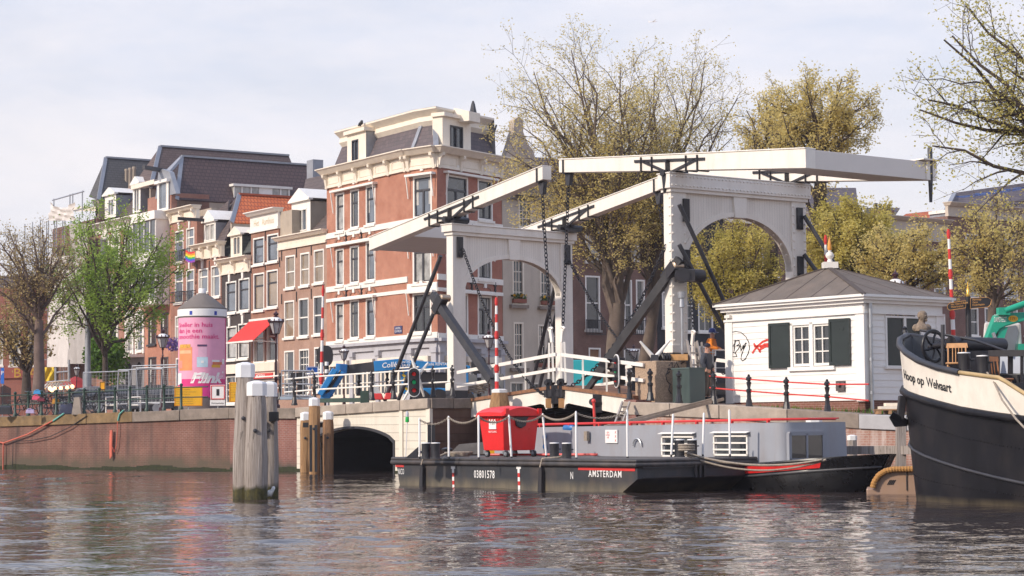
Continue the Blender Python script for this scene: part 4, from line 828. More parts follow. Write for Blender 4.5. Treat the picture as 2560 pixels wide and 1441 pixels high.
# ---------- drawbridge ----------
PD=[]   # portals
def portal(name,label,pn,pf,ztop,zsp,zap,zb_near,zb_far,rivets,label_b,pw=.62,pt_=.36,lint=(.40,.2)):
    fr=Fr((pn.x,pn.y),(pf.x,pf.y)); W=fr.L; r=thing(name,label,'bridge portal',M=Matrix.Translation((0,0,0))@fr.M); zl=ztop-lint[0]
    hw=pw/2
    for u,zb in ((0,zb_near),(W,zb_far)):
        m=MB(); m.box(u-hw,u+hw,-pt_/2,pt_/2,zb,zl); m.box(u-hw-.05,u+hw+.05,-pt_/2-.05,pt_/2+.05,zb-.02,zb+.25)
        po=m.build('post',m_bridge,r,bevel=.015)
        MB().box(u-hw-.04,u+hw+.04,-pt_/2-.04,pt_/2+.04,zb-1.2,zb-.02).build('pedestal',m_dgrey,po,fr.M)
    m=MB(); a=hw; b=W-hw; n=28; cu=W/2; ru=(b-a)/2
    arc=[(cu-ru*math.cos(pi*i/n),zsp+(zap-zsp)*math.sin(pi*i/n)) for i in range(n+1)]
    m.prism([(u,-pt_/2+.06,z) for u,z in arc]+[(b,-pt_/2+.06,zl),(a,-pt_/2+.06,zl)],(0,pt_-.12,0)); m.build('arch_panel',m_bboards,r)
    # raised arch moulding and keystone
    m=MB(); w=.16; ins=[]
    for i in range(n+1):
        t=pi*i/n; nu,nz=-math.cos(t)*(zap-zsp),math.sin(t)*ru; l=math.hypot(nu,nz); ins.append((arc[i][0]+nu/l*w,arc[i][1]+nz/l*w))
    for i in range(n): m.prism([(arc[i][0],-pt_/2+.02,arc[i][1]),(arc[i+1][0],-pt_/2+.02,arc[i+1][1]),(ins[i+1][0],-pt_/2+.02,ins[i+1][1]),(ins[i][0],-pt_/2+.02,ins[i][1])],(0,pt_-.04,0))
    m.build('arch_moulding',m_bridge,r)
    MB().prism([(cu-.24,-pt_/2-.02,zap-.03),(cu+.24,-pt_/2-.02,zap-.03),(cu+.3,-pt_/2-.02,zl),(cu-.3,-pt_/2-.02,zl)],(0,pt_+.04,0)).build('keystone_board',m_bridge,r)
    m=MB(); e=hw+.14; q=pt_/2+.12
    m.box(-e+.08,W+e-.08,-q+.06,q-.06,zl-.02,zl+.12); m.box(-e,W+e,-q,q,zl+.1,ztop-.04); m.box(-e-.03,W+e+.03,-q-.03,q+.03,ztop-.04,ztop)
    ln=m.build('lintel',m_bridge,r,bevel=.012)
    if rivets:
        m=MB(); k=(.036,.0),(.026,.022),(.001,.034)
        for i in range(40):
            u=lerp(-e+.1,W+e-.1,i/39)
            for z in (zl+.2,ztop-.12): m.lathe([(.04,-.01),(.034,.02),(.002,.036)],6,(u,-q,z),ax=(0,-1,0))
        m.build('rivet_rows',m_bridge,ln,fr.M)
        m=MB()
        for u in (-hw+.07,hw-.07,W-hw+.07,W+hw-.07):
            for i in range(17):
                z=lerp(zb_near+.4,zl-.2,i/16); m.lathe([(.045,-.01),(.038,.025),(.002,.042)],6,(u,-pt_/2,z),ax=(0,-1,0))
        for i in range(17): z=lerp(zb_near+.4,zl-.2,i/16); m.lathe([(.045,-.01),(.038,.025),(.002,.042)],6,(-hw,-pt_/2+.07,z),ax=(-1,0,0)); m.lathe([(.045,-.01),(.038,.025),(.002,.042)],6,(W+hw,-pt_/2+.07,z),ax=(1,0,0))
        for i in range(3,26,2):
            t=pi*i/n; m.lathe([(.045,-.01),(.038,.025),(.002,.042)],6,(arc[i][0],-.02,arc[i][1]),ax=(math.cos(t)*.6,0,-1))
        m.build('rivets',m_bridge,r,fr.M)
    for u in (0,W):
        MB().box(u-.19,u+.19,-.25,.25,ztop,ztop+.1).build('bearing_plate',m_black,r)
    return r,fr,zl
zTb=2.95
p1,f1,zl1=portal('bridge_portal','white wooden portal with arched opening on the far left bank of the drawbridge',TN,TF,9.11,7.0-.35,7.95,3.0,3.0,False,'')
p2,f2,zl2=portal('bridge_portal','white riveted portal with arched opening beside the wooden bridge house',UN,UF,9.97,6.91,8.66,4.05,3.2,True,'',pw=.66,pt_=.38,lint=(.62,.2))
# balance frames: two beams joined by a boarded counterweight
def balance(label,fr,s0,s1,zp,slope,cw0,cw1,sgn,hb0,hb1,wb,rod=False):
    """along local s (metres along A from the portal); beams from s0 to s1; counterweight between cw0 and cw1"""
    W=fr.L; ax=A; bx=fr.u; o=fr.w(0,0,0); M=Matrix(((ax.x,bx.x,0,o.x),(ax.y,bx.y,0,o.y),(0,0,1,0),(0,0,0,1)))
    # orthonormal part frame: x = A, y = horizontal normal of A
    y=V((-ax.y,ax.x,0)); M=Matrix(((ax.x,y.x,0,o.x),(ax.y,y.y,0,o.y),(0,0,1,0),(0,0,0,1)))
    off=(fr.w(W,0,0)-o); yo=off.dot(y); xo=off.dot(ax)
    r=thing('balance_frame',label,'balance beams',M=M); Z=lambda s:zp+slope*s; hh=lambda s:lerp(hb0,hb1,(s-s0)/(s1-s0))
    for k,(dx,dy) in enumerate(((0,0),(xo*.2,yo))):
        m=MB(); q=[]
        for s in (s0,s1):
            h=hh(s)/2; q.append([(s+dx,dy-wb/2,Z(s)-h),(s+dx,dy+wb/2,Z(s)-h),(s+dx,dy+wb/2,Z(s)+h),(s+dx,dy-wb/2,Z(s)+h)])
        m.hexa([q[0][0],q[1][0],q[1][1],q[0][1],q[0][3],q[1][3],q[1][2],q[0][2]])
        for s in (s0,):
            pass
        cap=[]
        for s in (s0,s1): h=hh(s)/2; cap.append([(s+dx,dy-wb/2-.03,Z(s)+h),(s+dx,dy+wb/2+.03,Z(s)+h),(s+dx,dy+wb/2+.03,Z(s)+h+.04),(s+dx,dy-wb/2-.03,Z(s)+h+.04)])
        m.hexa([cap[0][0],cap[1][0],cap[1][1],cap[0][1],cap[0][3],cap[1][3],cap[1][2],cap[0][2]])
        bm=m.build('beam',m_bridge,r,bevel=.015)
        # iron straps and truss on the near side, bearing below
        m=MB(); yy=dy-wb/2-.02; x0=dx
        zc=lambda s,f:Z(s-dx)+f*hh(s-dx)
        m.bar((x0-1.75,yy,zc(x0-1.75,.16)),(x0+1.75,yy,zc(x0+1.75,.16)),.04,.09)
        for a,b in ((-1.3,-.1),(1.3,.1)): m.bar((x0+a,yy,zc(x0+a,.12)),(x0+b,yy,zc(x0+b,-.62)),.04,.09)
        m.bar((x0,yy,zc(x0,.16)),(x0,yy,zc(x0,-.7)),.045,.3)
        for s in (-1.4,-.85,.85,1.4):
            m.bar((x0+s,yy-.01,zc(x0+s,.42)),(x0+s,yy-.01,zc(x0+s,-.53)),.03,.08); m.box(x0+s-.04,x0+s+.04,yy,dy+wb/2+.02,zc(x0+s,-.53)-.02,zc(x0+s,-.53)+.02); m.bar((x0+s,dy+wb/2+.02,zc(x0+s,.42)),(x0+s,dy+wb/2+.02,zc(x0+s,-.53)),.03,.08)
        m.build('iron_strap',m_black,bm,M)
        m=MB(); zb=zc(x0,-.5); zl=fr_top[fr]; m.box(x0-.32,x0+.32,dy-.32,dy+.32,zl+.003,zl+.12) if zb-zl>.1 else None; m.tube([(x0,dy-.55,zb-.1),(x0,dy+.55,zb-.1)],.11,10)
        if sgn>0:
            for y_ in (-.5,.38): m.prism([(x0-.1,dy+y_,zb),(x0+.14,dy+y_,zb),(x0+.1,dy+y_,zb-.35),(x0+.0,dy+y_,zb-.75),(x0-.04,dy+y_,zb-.4)],(0,.12,0))
        m.build('bearing',m_black,bm,M)
        tip=s1 if sgn<0 else s0; t=tip-.28*(1 if sgn<0 else -1)
        m=MB(); m.bar((t+dx,yy,Z(t)+hh(t)/2),(t+dx,yy,Z(t)-hh(t)/2-.03),.03,.1); m.box(t+dx-.05,t+dx+.05,yy,dy+wb/2,Z(t)-hh(t)/2-.05,Z(t)-hh(t)/2); m.prism([(t+dx-.13,dy-.08,Z(t)-hh(t)/2),(t+dx+.2,dy-.08,Z(t)-hh(t)/2),(t+dx+.12,dy-.08,Z(t)-hh(t)/2-.45),(t+dx-.04,dy-.08,Z(t)-hh(t)/2-.45)],(0,.16,0)); m.build('chain_shackle',m_dgrey,bm,M)
    m=MB(); q=[]
    for s in (cw0,cw1):
        h=hh(s)/2-.006; dxx=xo*.2; q.append([(s,wb/2+.0,Z(s)-h),(s+dxx,yo-wb/2,Z(s)-h),(s+dxx,yo-wb/2,Z(s)+h),(s,wb/2,Z(s)+h)])
    m.hexa([q[0][0],q[1][0],q[1][1],q[0][1],q[0][3],q[1][3],q[1][2],q[0][2]]); m.build('counterweight',boards('counterweight_boards',(.74,.68,.62),.16,.5,0,.04,.5),r,bevel=.01)
    if rod:
        s=s1+xo*.2; m=MB(); m.tube([(s-.06,yo,Z(s1)-1.0),(s-.05,yo,Z(s1)-.2),(s-.05,yo,Z(s1)+.75),(s-.05,yo,Z(s1)+.8)],[.05,.08,.08,.05],8); m.build('guide_rod',m_dgrey,r,smooth=50)
        MB().box(s-.5,s+.12,yo-.5,yo+.3,Z(s1)+hh(s1)/2+.04,Z(s1)+hh(s1)/2+.08).build('cap_plate',m_bridge,r)
    def at(s,k,dz=0): 
        dx,dy=((0,0),(xo*.2,yo))[k]; return M@V((s+dx,dy,Z(s)-hh(s)/2+dz))
    return r,at
fr_top={f1:9.11,f2:9.97}
f1h=f1; f2h=f2
b1,at1=balance('white balance beams tilted upward over the far portal with boarded counterweight at left',f1,-5.6,5.5,9.62,.148,-5.5,-3.1,-1,.50,.46,.40)
b2,at2=balance('nearly level white balance beams over the near portal with large counterweight at right',f2,-5.9,6.27,10.32,-.088,3.7,6.22,1,.45,.60,.43,True)
# movable leaves
m_deckw=mat('deck_planks',(.26,.12,.06),.75,var=.35,scale=6,bump=.4,dirt=(.12,.07,.05),dfac=.5,ds=(3,3,1))
m_underl=mat('dark_underside',(.012,.012,.016),.7,var=.3)  # near-black colour for the beams and underside of the leaves
def leaf(label,pts,Wb,sgn):
    """pts: near edge deck points, hinge first; Wb width along B"""
    a,b=V(pts[0]),V(pts[1]); r=thing('bridge_leaf',label,'bridge leaf',a); d=(b-a).normalized(); bx=B
    m=MB(); e=bx*Wb; dz=V((0,0,-.11)); m.hexa([a+dz,b+dz,b+e+dz,a+e+dz,a,b,b+e,a+e]); m.build('deck',m_deckw,r,ID)
    t0=V((0,0,-.115)); h0=.58; h1=.42
    for k in (0,1):
        m=MB(); oo=bx*(.06+k*(Wb-.18)); p=a.lerp(b,.02); q=a.lerp(b,.97)
        m.hexa([p+oo+t0-V((0,0,h0)),q+oo+t0-V((0,0,h1)),q+oo+bx*.06+t0-V((0,0,h1)),p+oo+bx*.06+t0-V((0,0,h0)),p+oo+t0,q+oo+t0,q+oo+bx*.06+t0,p+oo+bx*.06+t0])
        if k: m.build('side_girder',m_bridge,r,ID); continue
        q=a.lerp(b,.83)+bx*.05+V((0,0,-.53)); qq=a.lerp(b,.97)+bx*.05+V((0,0,-.53)); m.prism([q,qq,qq-V((0,0,.22)),q.lerp(qq,.55)-V((0,0,.24)),q.lerp(qq,.4)-V((0,0,.08))],bx*.07); m.build('side_girder',m_bridge,r,ID)
    m=MB()
    for k in range(7):
        oo=bx*(.5+k*(Wb-1.0)/6); p=a.lerp(b,.01); q=a.lerp(b,.96); m.bar(p+oo-V((0,0,.38)),q+oo-V((0,0,.33)),.16,.5)
    m.hexa([a+bx*.2-V((0,0,.22)),b+bx*.2-V((0,0,.22)),b+e-bx*.2-V((0,0,.22)),a+e-bx*.2-V((0,0,.22)),a+bx*.2-V((0,0,.12)),b+bx*.2-V((0,0,.12)),b+e-bx*.2-V((0,0,.12)),a+e-bx*.2-V((0,0,.12))])
    m.build('under_beam',m_underl,r,ID)
    # railings: two rails per side on white uprights
    for k in (0,1):
        m=MB(); oo=bx*(.12+k*(Wb-.24)); z=V((0,0,1))
        p=a-d*.35+oo; q=b+oo
        m.bar(p+z*1.02,q+z*1.06,.07,.12); m.bar(p+z*.52,q+z*.55,.07,.11)
        for t in (.42,.7): s=p.lerp(q,t); m.bar(s,s+z*1.0,.06,.06)
        m.build('railing',m_white,r,ID)
        h=b+oo-d*.28; m=MB(); top=h+z*1.95
        for w_ in (-.13,.13): m.bar(h+d*w_+z*.12,h+d*w_*.6+z*1.5,.07,.09)
        m.bar(h+d*.08+z*1.5,top,.08,.12); m.tube([top+z*(.06*math.sin(i))+d*(.1*math.cos(i)) for i in (0,1,2,3,4,5.2)],.045,6)
        m.build('lift_hanger',m_white,r,ID)
    # iron end fittings
    m=MB(); h=b+bx*.02
    m.bar(h-d*.28-V((0,0,.4)),h-d*.28+V((0,0,.25)),.18,.16); m.tube([h-d*.28-bx*.14+V((0,0,.12)),h-d*.28+bx*.2+V((0,0,.12))],.09,8); m.bar(h-d*.45-V((0,0,.25)),h-d*.02-V((0,0,.25)),.16,.24); m.bar(h-d*.05-V((0,0,.62)),h-d*.05+V((0,0,.02)),.14,.14); m.build('hinge_iron',m_black,r,ID)
    MB().bar(h-d*.3-V((0,0,.42)),h-d*.3-V((0,0,.74)),.2,.16).build('wooden_block',mat('oak_block',(.42,.22,.09),.7),r,ID)
    # black stub where the rack is pinned
    s=a.lerp(b,.46); m=MB(); m.tube([s-V((0,0,.38))-bx*.0+d*.15*0,s-V((0,0,.36))-bx*.28],[.2,.1],8); m.bar(s-V((0,0,.12)),s-V((0,0,.72)),.3,.22); m.build('rack_bracket',m_black,r,ID)
    return r
La=P(1152,1000,72.2); Lb=P(1384,964,68.3); Ra=P(1586,990,64.6); Rb=P(1392,964,68.1)
Rb=V((Lb.x,Lb.y,Lb.z))+A*.12
l1=leaf('left leaf of the drawbridge, brown planks rising to the middle with white railings',(La,Lb),6.2,-1)
l2=leaf('right leaf of the drawbridge, brown planks and white railings ending at the granite block',(Ra,Rb),6.2,1)
# chains
def chain(label,path,L_=.2,w_=.12,r_=.02,name='chain',group=None,mt=m_black):
    t=thing(name,label,'chain',path[0],group=group); m=MB(); links(m,path,L_,w_,r_); m.build('links',mt,t,ID); return t
z=V((0,0,1)); dL=(V(Lb)-V(La)).normalized(); dR=(V(Rb)-V(Ra)).normalized()
h1=V(Lb)+B*.12-dL*.28+z*2.0; h1f=V(Lb)+B*(6.2-.12)-dL*.28+z*2.0; h2=V(Rb)+B*.12-dR*.28+z*2.0; h2f=V(Rb)+B*6.08-dR*.28+z*2.0
chain('black lifting chain hanging from the upturned beam tip of the far portal',[at1(5.22,0,-.4),h1])
chain('black lifting chain hanging from the rear beam of the far portal',[at1(5.22,1,-.4),h1f])
chain('black lifting chain hanging from the near beam tip above the arch of the far portal',[at2(-5.62,0,-.4),h2])
chain('black lifting chain hanging behind the near portal from its rear beam',[at2(-5.62,1,-.4),h2f])
c0=f1.w(.0,-.25,8.35); c1=V(Lb)-z*.3-B*.1
chain('slack black chain drooping from the left post of the far portal to mid span',catenary(f1.w(.12,-.25,8.2),c1-dL*.35,.9,30),.16,.11,.02)
chain('slack black chain drooping from the right post of the far portal behind the leaf',catenary(f1.w(f1.L,-.25,8.1),h1f-z*2.3,.8,30),.16,.11,.02)
chain('slack black chain drooping left from the near portal post to mid span',catenary(f2.w(-.33,.1,7.6),c1-dR*.1+z*.1,1.1,30),.16,.11,.02)
chain('slack black chain inside the right side of the near portal arch',catenary(f2.w(f2.L-.3,.3,6.6),f2.w(f2.L-1.6,2.2,3.4),.5,16),.16,.11,.02)
# chain plates
for fr,us,zz in ((f1,(0,f1.L),8.25),(f2,(.3,f2.L-.0),8.75),(f2,(.3,f2.L-.0),7.06)):
    par=p1 if fr is f1 else p2
    for u in us: m=MB(); m.box(u-.13,u+.13,-.26,-.19,zz-.38,zz+.38); m.tube([(u,-.3,zz-.25),(u,-.18,zz-.25)],.1,8); m.build('chain_plate',m_black,par,fr.M)
# toothed racks and drive
def rack(label,a,b,par_end,mt=m_dgrey):
    r=thing('lifting_rack',label,'lifting rack',a); m=MB(); a=V(a); b=V(b); d=(b-a).normalized(); m.bar(a,a.lerp(b,.88),.24,.27); m.bar(a.lerp(b,.86),b,.2,.16); k=m.build('rack_bar',mt,r,ID)
    t=MB(); up=d.cross(d.cross(V((0,0,1)))).normalized()
    m=MB(); p=a+d*.55; m.box(p.x-.02,p.x,p.y,p.y+.02,p.z,p.z+.02); m.v=[];m.f=[]
    nrm=V((-d.z*A.x,-d.z*A.y,math.hypot(d.x,d.y)))
    m.bar(p-nrm*.34,p+nrm*.34,.3,.34); m.build('guide_box',m_black,r,ID)
    m=MB()
    for dv in (-.3,.3): m.lathe([(.1,-.3),(.13,-.28),(.13,.1),(.09,.12)],12,p+nrm*dv,ax=(-B.x,-B.y,0))
    m.build('roller',mat('worn_bronze',(.45,.35,.26),.35,metal=.8),r,ID,smooth=40); return r
rack('black lifting rack sloping down right from the far portal post to the left leaf',P(1082,737,73.0),P(1250,982,70.0),None)
rack('black lifting rack sloping down left from the near portal post to the right leaf',P(1700,648,65.3),P(1462,984,67.2),None,m_black)
dm=thing('drive_motor','black gear motor with vertical drive shaft on the near portal post','motor',P(1712,690,65.1)); c=P(1712,690,65.1); m=MB(); m.cbox(c,.62,.6,.36); m.tube([c+B*.1-A*.0+V((0,0,.02)),c+B*.75+V((0,0,.02))],.22,14); m.tube([c+V((-.1,-.35,0)),c+V((-.1,.1,0))],.24,14); m.build('gearbox',m_black,dm,ID,smooth=40)
m=MB(); q=P(1704,730,65.0); m.tube([q,q-z*.2,q-z*.22,q-z*.5,q-z*.52,q-z*2.1,q-z*2.12,q-z*2.45],[.14,.12,.07,.09,.045,.045,.08,.11],10); m.build('shaft',m_steel,dm,ID,smooth=40)
# back stays
def stay(label,a,b,r=.075):
    t=thing('stay_bar',label,'stay bar',b,group='black stay bars bracing the portals'); MB().tube([a,b],r,10).build('rod',m_dgrey,t,ID,smooth=60)
g0=f1.w(-.1,.2,0); g1=f1.w(f1.L,.2,0)
stay('upper black stay bar running down left from the far portal near post',P(1102,640,73.8),P(962,1002,77.0)); stay('lower black stay bar crossing behind the traffic light from the far portal near post',P(1094,758,73.9),P(996,1000,75.6))
stay('longer black stay bar seen inside the far portal arch',P(1388,712,77.6),P(1326,980,80.6)); stay('shorter black stay bar seen inside the far portal arch',P(1394,770,77.6),P(1345,985,79.6))
stay('upper black stay bar running down right from the near portal near post',P(1698,512,65.3),P(1868,880,66.8)); stay('lower black stay bar running down to the bridge house corner',P(1698,612,65.3),P(1835,870,66.4))
stay('upper black stay bar descending behind the bridge house roof top',P(2010,540,68.8),P(2150,760,68.4)); stay('lower black stay bar descending behind the bridge house roof',P(2010,636,68.8),P(2100,760,68.5))
# ---------- bridge keeper's house ----------
HC=P(2163,1000,60.0); HL=V((HC.x,HC.y,0))-A*6.0; HR=V((HC.x,HC.y,0))+B*3.5
fA=Fr((HL.x,HL.y),(HC.x,HC.y)); fB=Fr((HC.x,HC.y),(HR.x,HR.y)); hk=thing('bridge_house','white clapboard bridge house with grey hipped roof and open black green shutters','bridge house',M=fA.M)
z0=fA.uz(2160,1001)[1]; zE=fA.uz(2150,742)[1]; zf=fA.uz(2150,783)[1]
m_clap=mat('white_clapboard',(.84,.81,.77),.42,var=.03,scale=1.5,dirt=(.6,.54,.48),dfac=.22)
m_shut=mat('black_green_shutter',(.018,.026,.024),.35,var=.2)
winA=fA.box(1979,806,2083,917); winB=fB.box(2216,796,2300,915)
def clap(par,fr,u0,u1,za,zb,hole,nm):
    m=MB(); n=round((zb-za)/.205)
    for i in range(n):
        a=lerp(za,zb,i/n); b=lerp(za,zb,(i+1)/n)
        segs=[(u0,u1)] if not(hole and a<hole[3]-.02 and b>hole[2]+.02) else [(u0,hole[0]),(hole[1],u1)]
        for s,e in segs:
            m.poly((s,-.022,a),(e,-.022,a),(e,-.006,b),(s,-.006,b)); m.poly((s,-.004,a),(e,-.004,a),(e,-.022,a),(s,-.022,a))
    return m.build(nm,m_clap,par,fr.M)
for fr,hole in ((fA,winA),(fB,winB)):
    clap(hk,fr,.3,fr.L-.3,z0,zf,hole,'clapboard_wall'); W=fr.L
    m=MB(); m.box(.0 if fr is fB else 0,W,-.03,.1,zf,zE-.2); m.box(-.06,W+.06,-.085,.0,zf-.02,zf+.05); m.box(-.045,.3,-.05,.1,z0-.03,zf-.02); m.box(W-.3,W+.045,-.05,.1,z0-.03,zf-.02); m.build('corner_board',m_clap,hk,fr.M)
    m=MB(); m.box(.02,W-.02,.02,.3,1.2,z0+.0); m.build('brick_plinth',brick('plinth_brick',(.19,.07,.05),(.23,.09,.065),(.34,.24,.19)),hk,fr.M)
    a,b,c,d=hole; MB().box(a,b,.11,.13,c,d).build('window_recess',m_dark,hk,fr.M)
m=MB()
for off,za,zb in ((.14,zE-.2,zE-.1),(.25,zE-.1,zE-.02),(.32,zE-.02,zE+.06)):
    q=[HL-fA.n*-off-fA.u*off,V((HC.x,HC.y,0))+fA.n*off+fA.u*off*0+fB.n*off,HR+fB.n*off+fB.u*off,HR-A*6.0-fB.n*off*1+fB.u*off]
    q=[HL+fA.n*off-fB.n*off,V((HC.x,HC.y,0))+fA.n*off+fB.n*off,HR+fB.n*off-fA.n*off,HL+B*3.5-fA.n*off-fB.n*off]
    m.prism([V((p.x,p.y,za)) for p in q],(0,0,zb-za))
m.build('eaves_moulding',m_clap,hk,ID)
top=P(2075,672,63.3); q=[V((p.x,p.y,zE+.065)) for p in q]; m=MB()
m_felt=mat('roof_felt',(.155,.13,.115),.95,var=.22,scale=2,bump=.5,bs=60,dirt=(.17,.13,.11),dfac=.6,ds=(1,1,1))
ap=[top+fA.u*s+B*t for s,t in ((-.16,-.16),(.16,-.16),(.16,.16),(-.16,.16))]
for i in range(4):
    a,b=q[i],q[(i+1)%4]; c,d=ap[(i+1)%4],ap[i]; m.poly(a,b,c,d)
m.poly(*ap); rf=m.build('roof',m_felt,hk,ID)
m=MB()
for i in range(4): m.bar(q[i],ap[i],.16,.035)
for i in (0,1):
    a,b=q[i],q[(i+1)%4]; c,d=ap[(i+1)%4],ap[i]; k=6 if i==0 else 4
    for j in range(1,k):
        p=a.lerp(b,j/k); t=min(1,2*min(j/k,1-j/k)); e=d.lerp(c,.5); up=(a+b)/2; n_=e-up; e2=p+n_*t*.97; m.bar(p,e2,.035,.016)
m.build('roof_seam',mat('felt_seam',(.09,.072,.066),.95),rf,ID)
m=MB(); m.cbox(top+V((0,0,.1)),.46,.46,.2); m.lathe([(.08,.2),(.085,.25),(.06,.3),(.13,.37),(.14,.43),(.1,.5),(.05,.54),(.06,.58)],12,top); fi=m.build('finial',m_white,rf,ID,smooth=45)
MB().lathe([(.055,.57),(.075,.64),(.05,.82),(.002,1.05)],10,top).build('finial_tip',mat('orange_gilt',(.72,.30,.05),.4),fi,ID,smooth=50)
# windows and shutters
def casement(par,fr,u0,u1,za,zb,nm='window'):
    m=MB(); f=.055; m.box(u0,u0+f,-.01,.08,za,zb); m.box(u1-f,u1,-.01,.08,za,zb); m.box(u0+f,u1-f,-.01,.08,zb-f,zb); m.box(u0+f,u1-f,-.01,.08,za,za+f*1.5); um=(u0+u1)/2
    m.box(um-.02,um+.02,.0,.07,za+f*1.5,zb-f)
    for i in (1,2): z_=lerp(za+f,zb-f,i/3); m.box(u0+f,u1-f,.004,.066,z_-.018,z_+.018)
    w=m.build(nm,m_white,par,fr.M); MB().box(u0+f-.02,u1-f+.02,.045,.055,za+.02,zb-.02).build('pane',g_dark,w,fr.M)
a,b,c,d=winA; um=(a+b)/2
m=MB(); m.box(a-.02,a+.09,-.05,.09,c,d); m.box(b-.09,b+.02,-.05,.09,c,d); m.box(um-.07,um+.07,-.05,.09,c,d); m.box(a-.02,b+.02,-.05,.09,d-.07,d+.02); m.box(a-.1,b+.1,-.1,.06,c-.12,c); m.build('window_frame',m_clap,hk,fA.M)
casement(hk,fA,a+.1,um-.08,c+.02,d-.08); casement(hk,fA,um+.08,b-.1,c+.02,d-.08)
def shutter(fr,x0,y0,x1,y1,ang=0,lab=None):
    u0,u1,za,zb=fr.box(x0,y0,x1,y1); m=MB(); m.box(u0,u1,-.075,-.045,za,zb); f=.085
    m.box(u0,u0+f,-.095,-.07,za,zb); m.box(u1-f,u1,-.095,-.07,za,zb); m.box(u0+f,u1-f,-.095,-.07,zb-f,zb); m.box(u0+f,u1-f,-.095,-.07,za,za+f*1.3); m.build('shutter',m_shut,hk,fr.M)
shutter(fA,1926,808,1978,921); shutter(fA,2077,797,2129,914)
a,b,c,d=winB; m=MB(); m.box(a-.06,a,-.05,.09,c,d); m.box(b,b+.06,-.05,.09,c,d); m.box(a-.06,b+.06,-.05,.09,d,d+.06); m.box(a-.12,b+.12,-.1,.06,c-.1,c); um=fB.uz(2261,850)[0]; m.box(um-.05,um+.05,-.05,.09,c,d); m.build('window_frame',m_clap,hk,fB.M)
m=MB(); m.box(a+.01,um-.06,.0,.03,c+.01,d-.01); m.box(um+.06,b-.01,.0,.03,c+.01,d-.01); m.build('shutter',m_shut,hk,fB.M)
m=MB(); u=.17; m.tube([(u,-.12,zE-.2),(u,-.12,1.96),(u+.1,-.2,1.84)],.055,10); 
for z_ in (4.6,3.6,2.6): m.lathe([(.068,-.05),(.068,.05)],10,(u,-.12,z_))
m.build('drainpipe',m_steel,hk,fB.M,smooth=50)
a,b,c,d=fA.box(2095,953,2115,978); m=MB(); m.box(a,b,-.1,-.02,c,d); m.tube([((a+b)/2,-.1,(c+d)/2+.05),((a+b)/2,-.18,(c+d)/2+.05)],.07,8); m.build('vent_box',mat('brown_grey_box',(.10,.08,.075),.6),hk,fA.M)
m=MB(); a,b,c,d=fA.box(1819,789,1832,796); m.box(a,b,-.15,-.03,c,d); m.build('security_camera',m_white,hk,fA.M)
# graffiti
def scrawl(pts,r,mt,nm,fr=fA,y=-.034):
    m=MB()
    for st in pts:
        q=[fr.uz(px,py) for px,py in st]; q=[V((u,y,z_)) for u,z_ in q]
        for p0,p1 in zip(q,q[1:]):
            dd=(p1-p0); 
            if dd.length<1e-4: continue
            n_=V((dd.z,0,-dd.x)).normalized()*r; e=dd.normalized()*r*.5; m.hexa([p0-n_-e,p1-n_+e,p1-n_+e+V((0,.03,0)),p0-n_-e+V((0,.03,0)),p0+n_-e,p1+n_+e,p1+n_+e+V((0,.03,0)),p0+n_-e+V((0,.03,0))])
    m.build(nm,mt,hk,fr.M)
cir=[(1843+31*math.cos(t),866+38*math.sin(t)) for t in [2.9+i*.22 for i in range(23)]]
S=lambda pts:[(1800+x/4.0,700+y/4.0) for x,y in pts]
scrawl([S([(50,610),(50,650),(70,695),(110,715),(160,735),(175,765),(135,770),(115,780),(135,815),(120,850),(115,880)]),S([(60,600),(70,570),(110,530),(160,515),(215,525),(265,570),(295,630),(300,690),(285,740),(260,790),(230,810),(215,795),(220,750),(240,700),(262,650),(270,630)]),S([(75,590),(78,680)]),S([(70,590),(82,590),(82,615)]),S([(80,660),(105,580),(95,690),(125,580)]),S([(125,580),(105,710),(150,640)]),S([(130,640),(125,710)]),S([(155,600),(145,725),(160,610),(195,605),(200,640),(170,660),(205,655),(190,690),(155,730)]),S([(210,640),(215,715),(240,650),(235,690),(260,630)])],.008,m_txtb,'graffiti_tag')
scrawl([S([(330,730),(360,690),(390,655),(430,620),(470,602),(508,598)]),S([(345,640),(370,670),(395,700),(405,720),(410,700),(415,670),(450,645),(508,640)]),S([(350,665),(380,662),(420,660)]),S([(420,690),(460,665),(500,665),(508,715)])],.03,mat('red_spray',(.72,.06,.04),.5,var=.05),'red_graffiti')
pl=thing('pallet','small wooden pallet with white slabs beside the bridge house drainpipe','pallet',P(2225,1036,57.9)); c=P(2225,1036,57.9); m=MB()
for i in range(4): m.cbox(c+V((0,.0+i*.2,.13)),.75,.12,.03)
for i in (-.3,0,.3): m.cbox(c+V((i,.3,.06)),.09,.7,.11)
m.build('slats',mat('pallet_wood',(.36,.20,.10),.8),pl,ID); sl_=thing('stone_slabs','pale stone slabs lying on the small pallet','stone slabs',c+V((0,.2,.15))); m=MB(); m.cbox(c+V((.03,.2,.19)),.6,.5,.08); m.cbox(c+V((.1,.25,.28)),.4,.35,.09); m.build('slab',m_cream,sl_,ID)
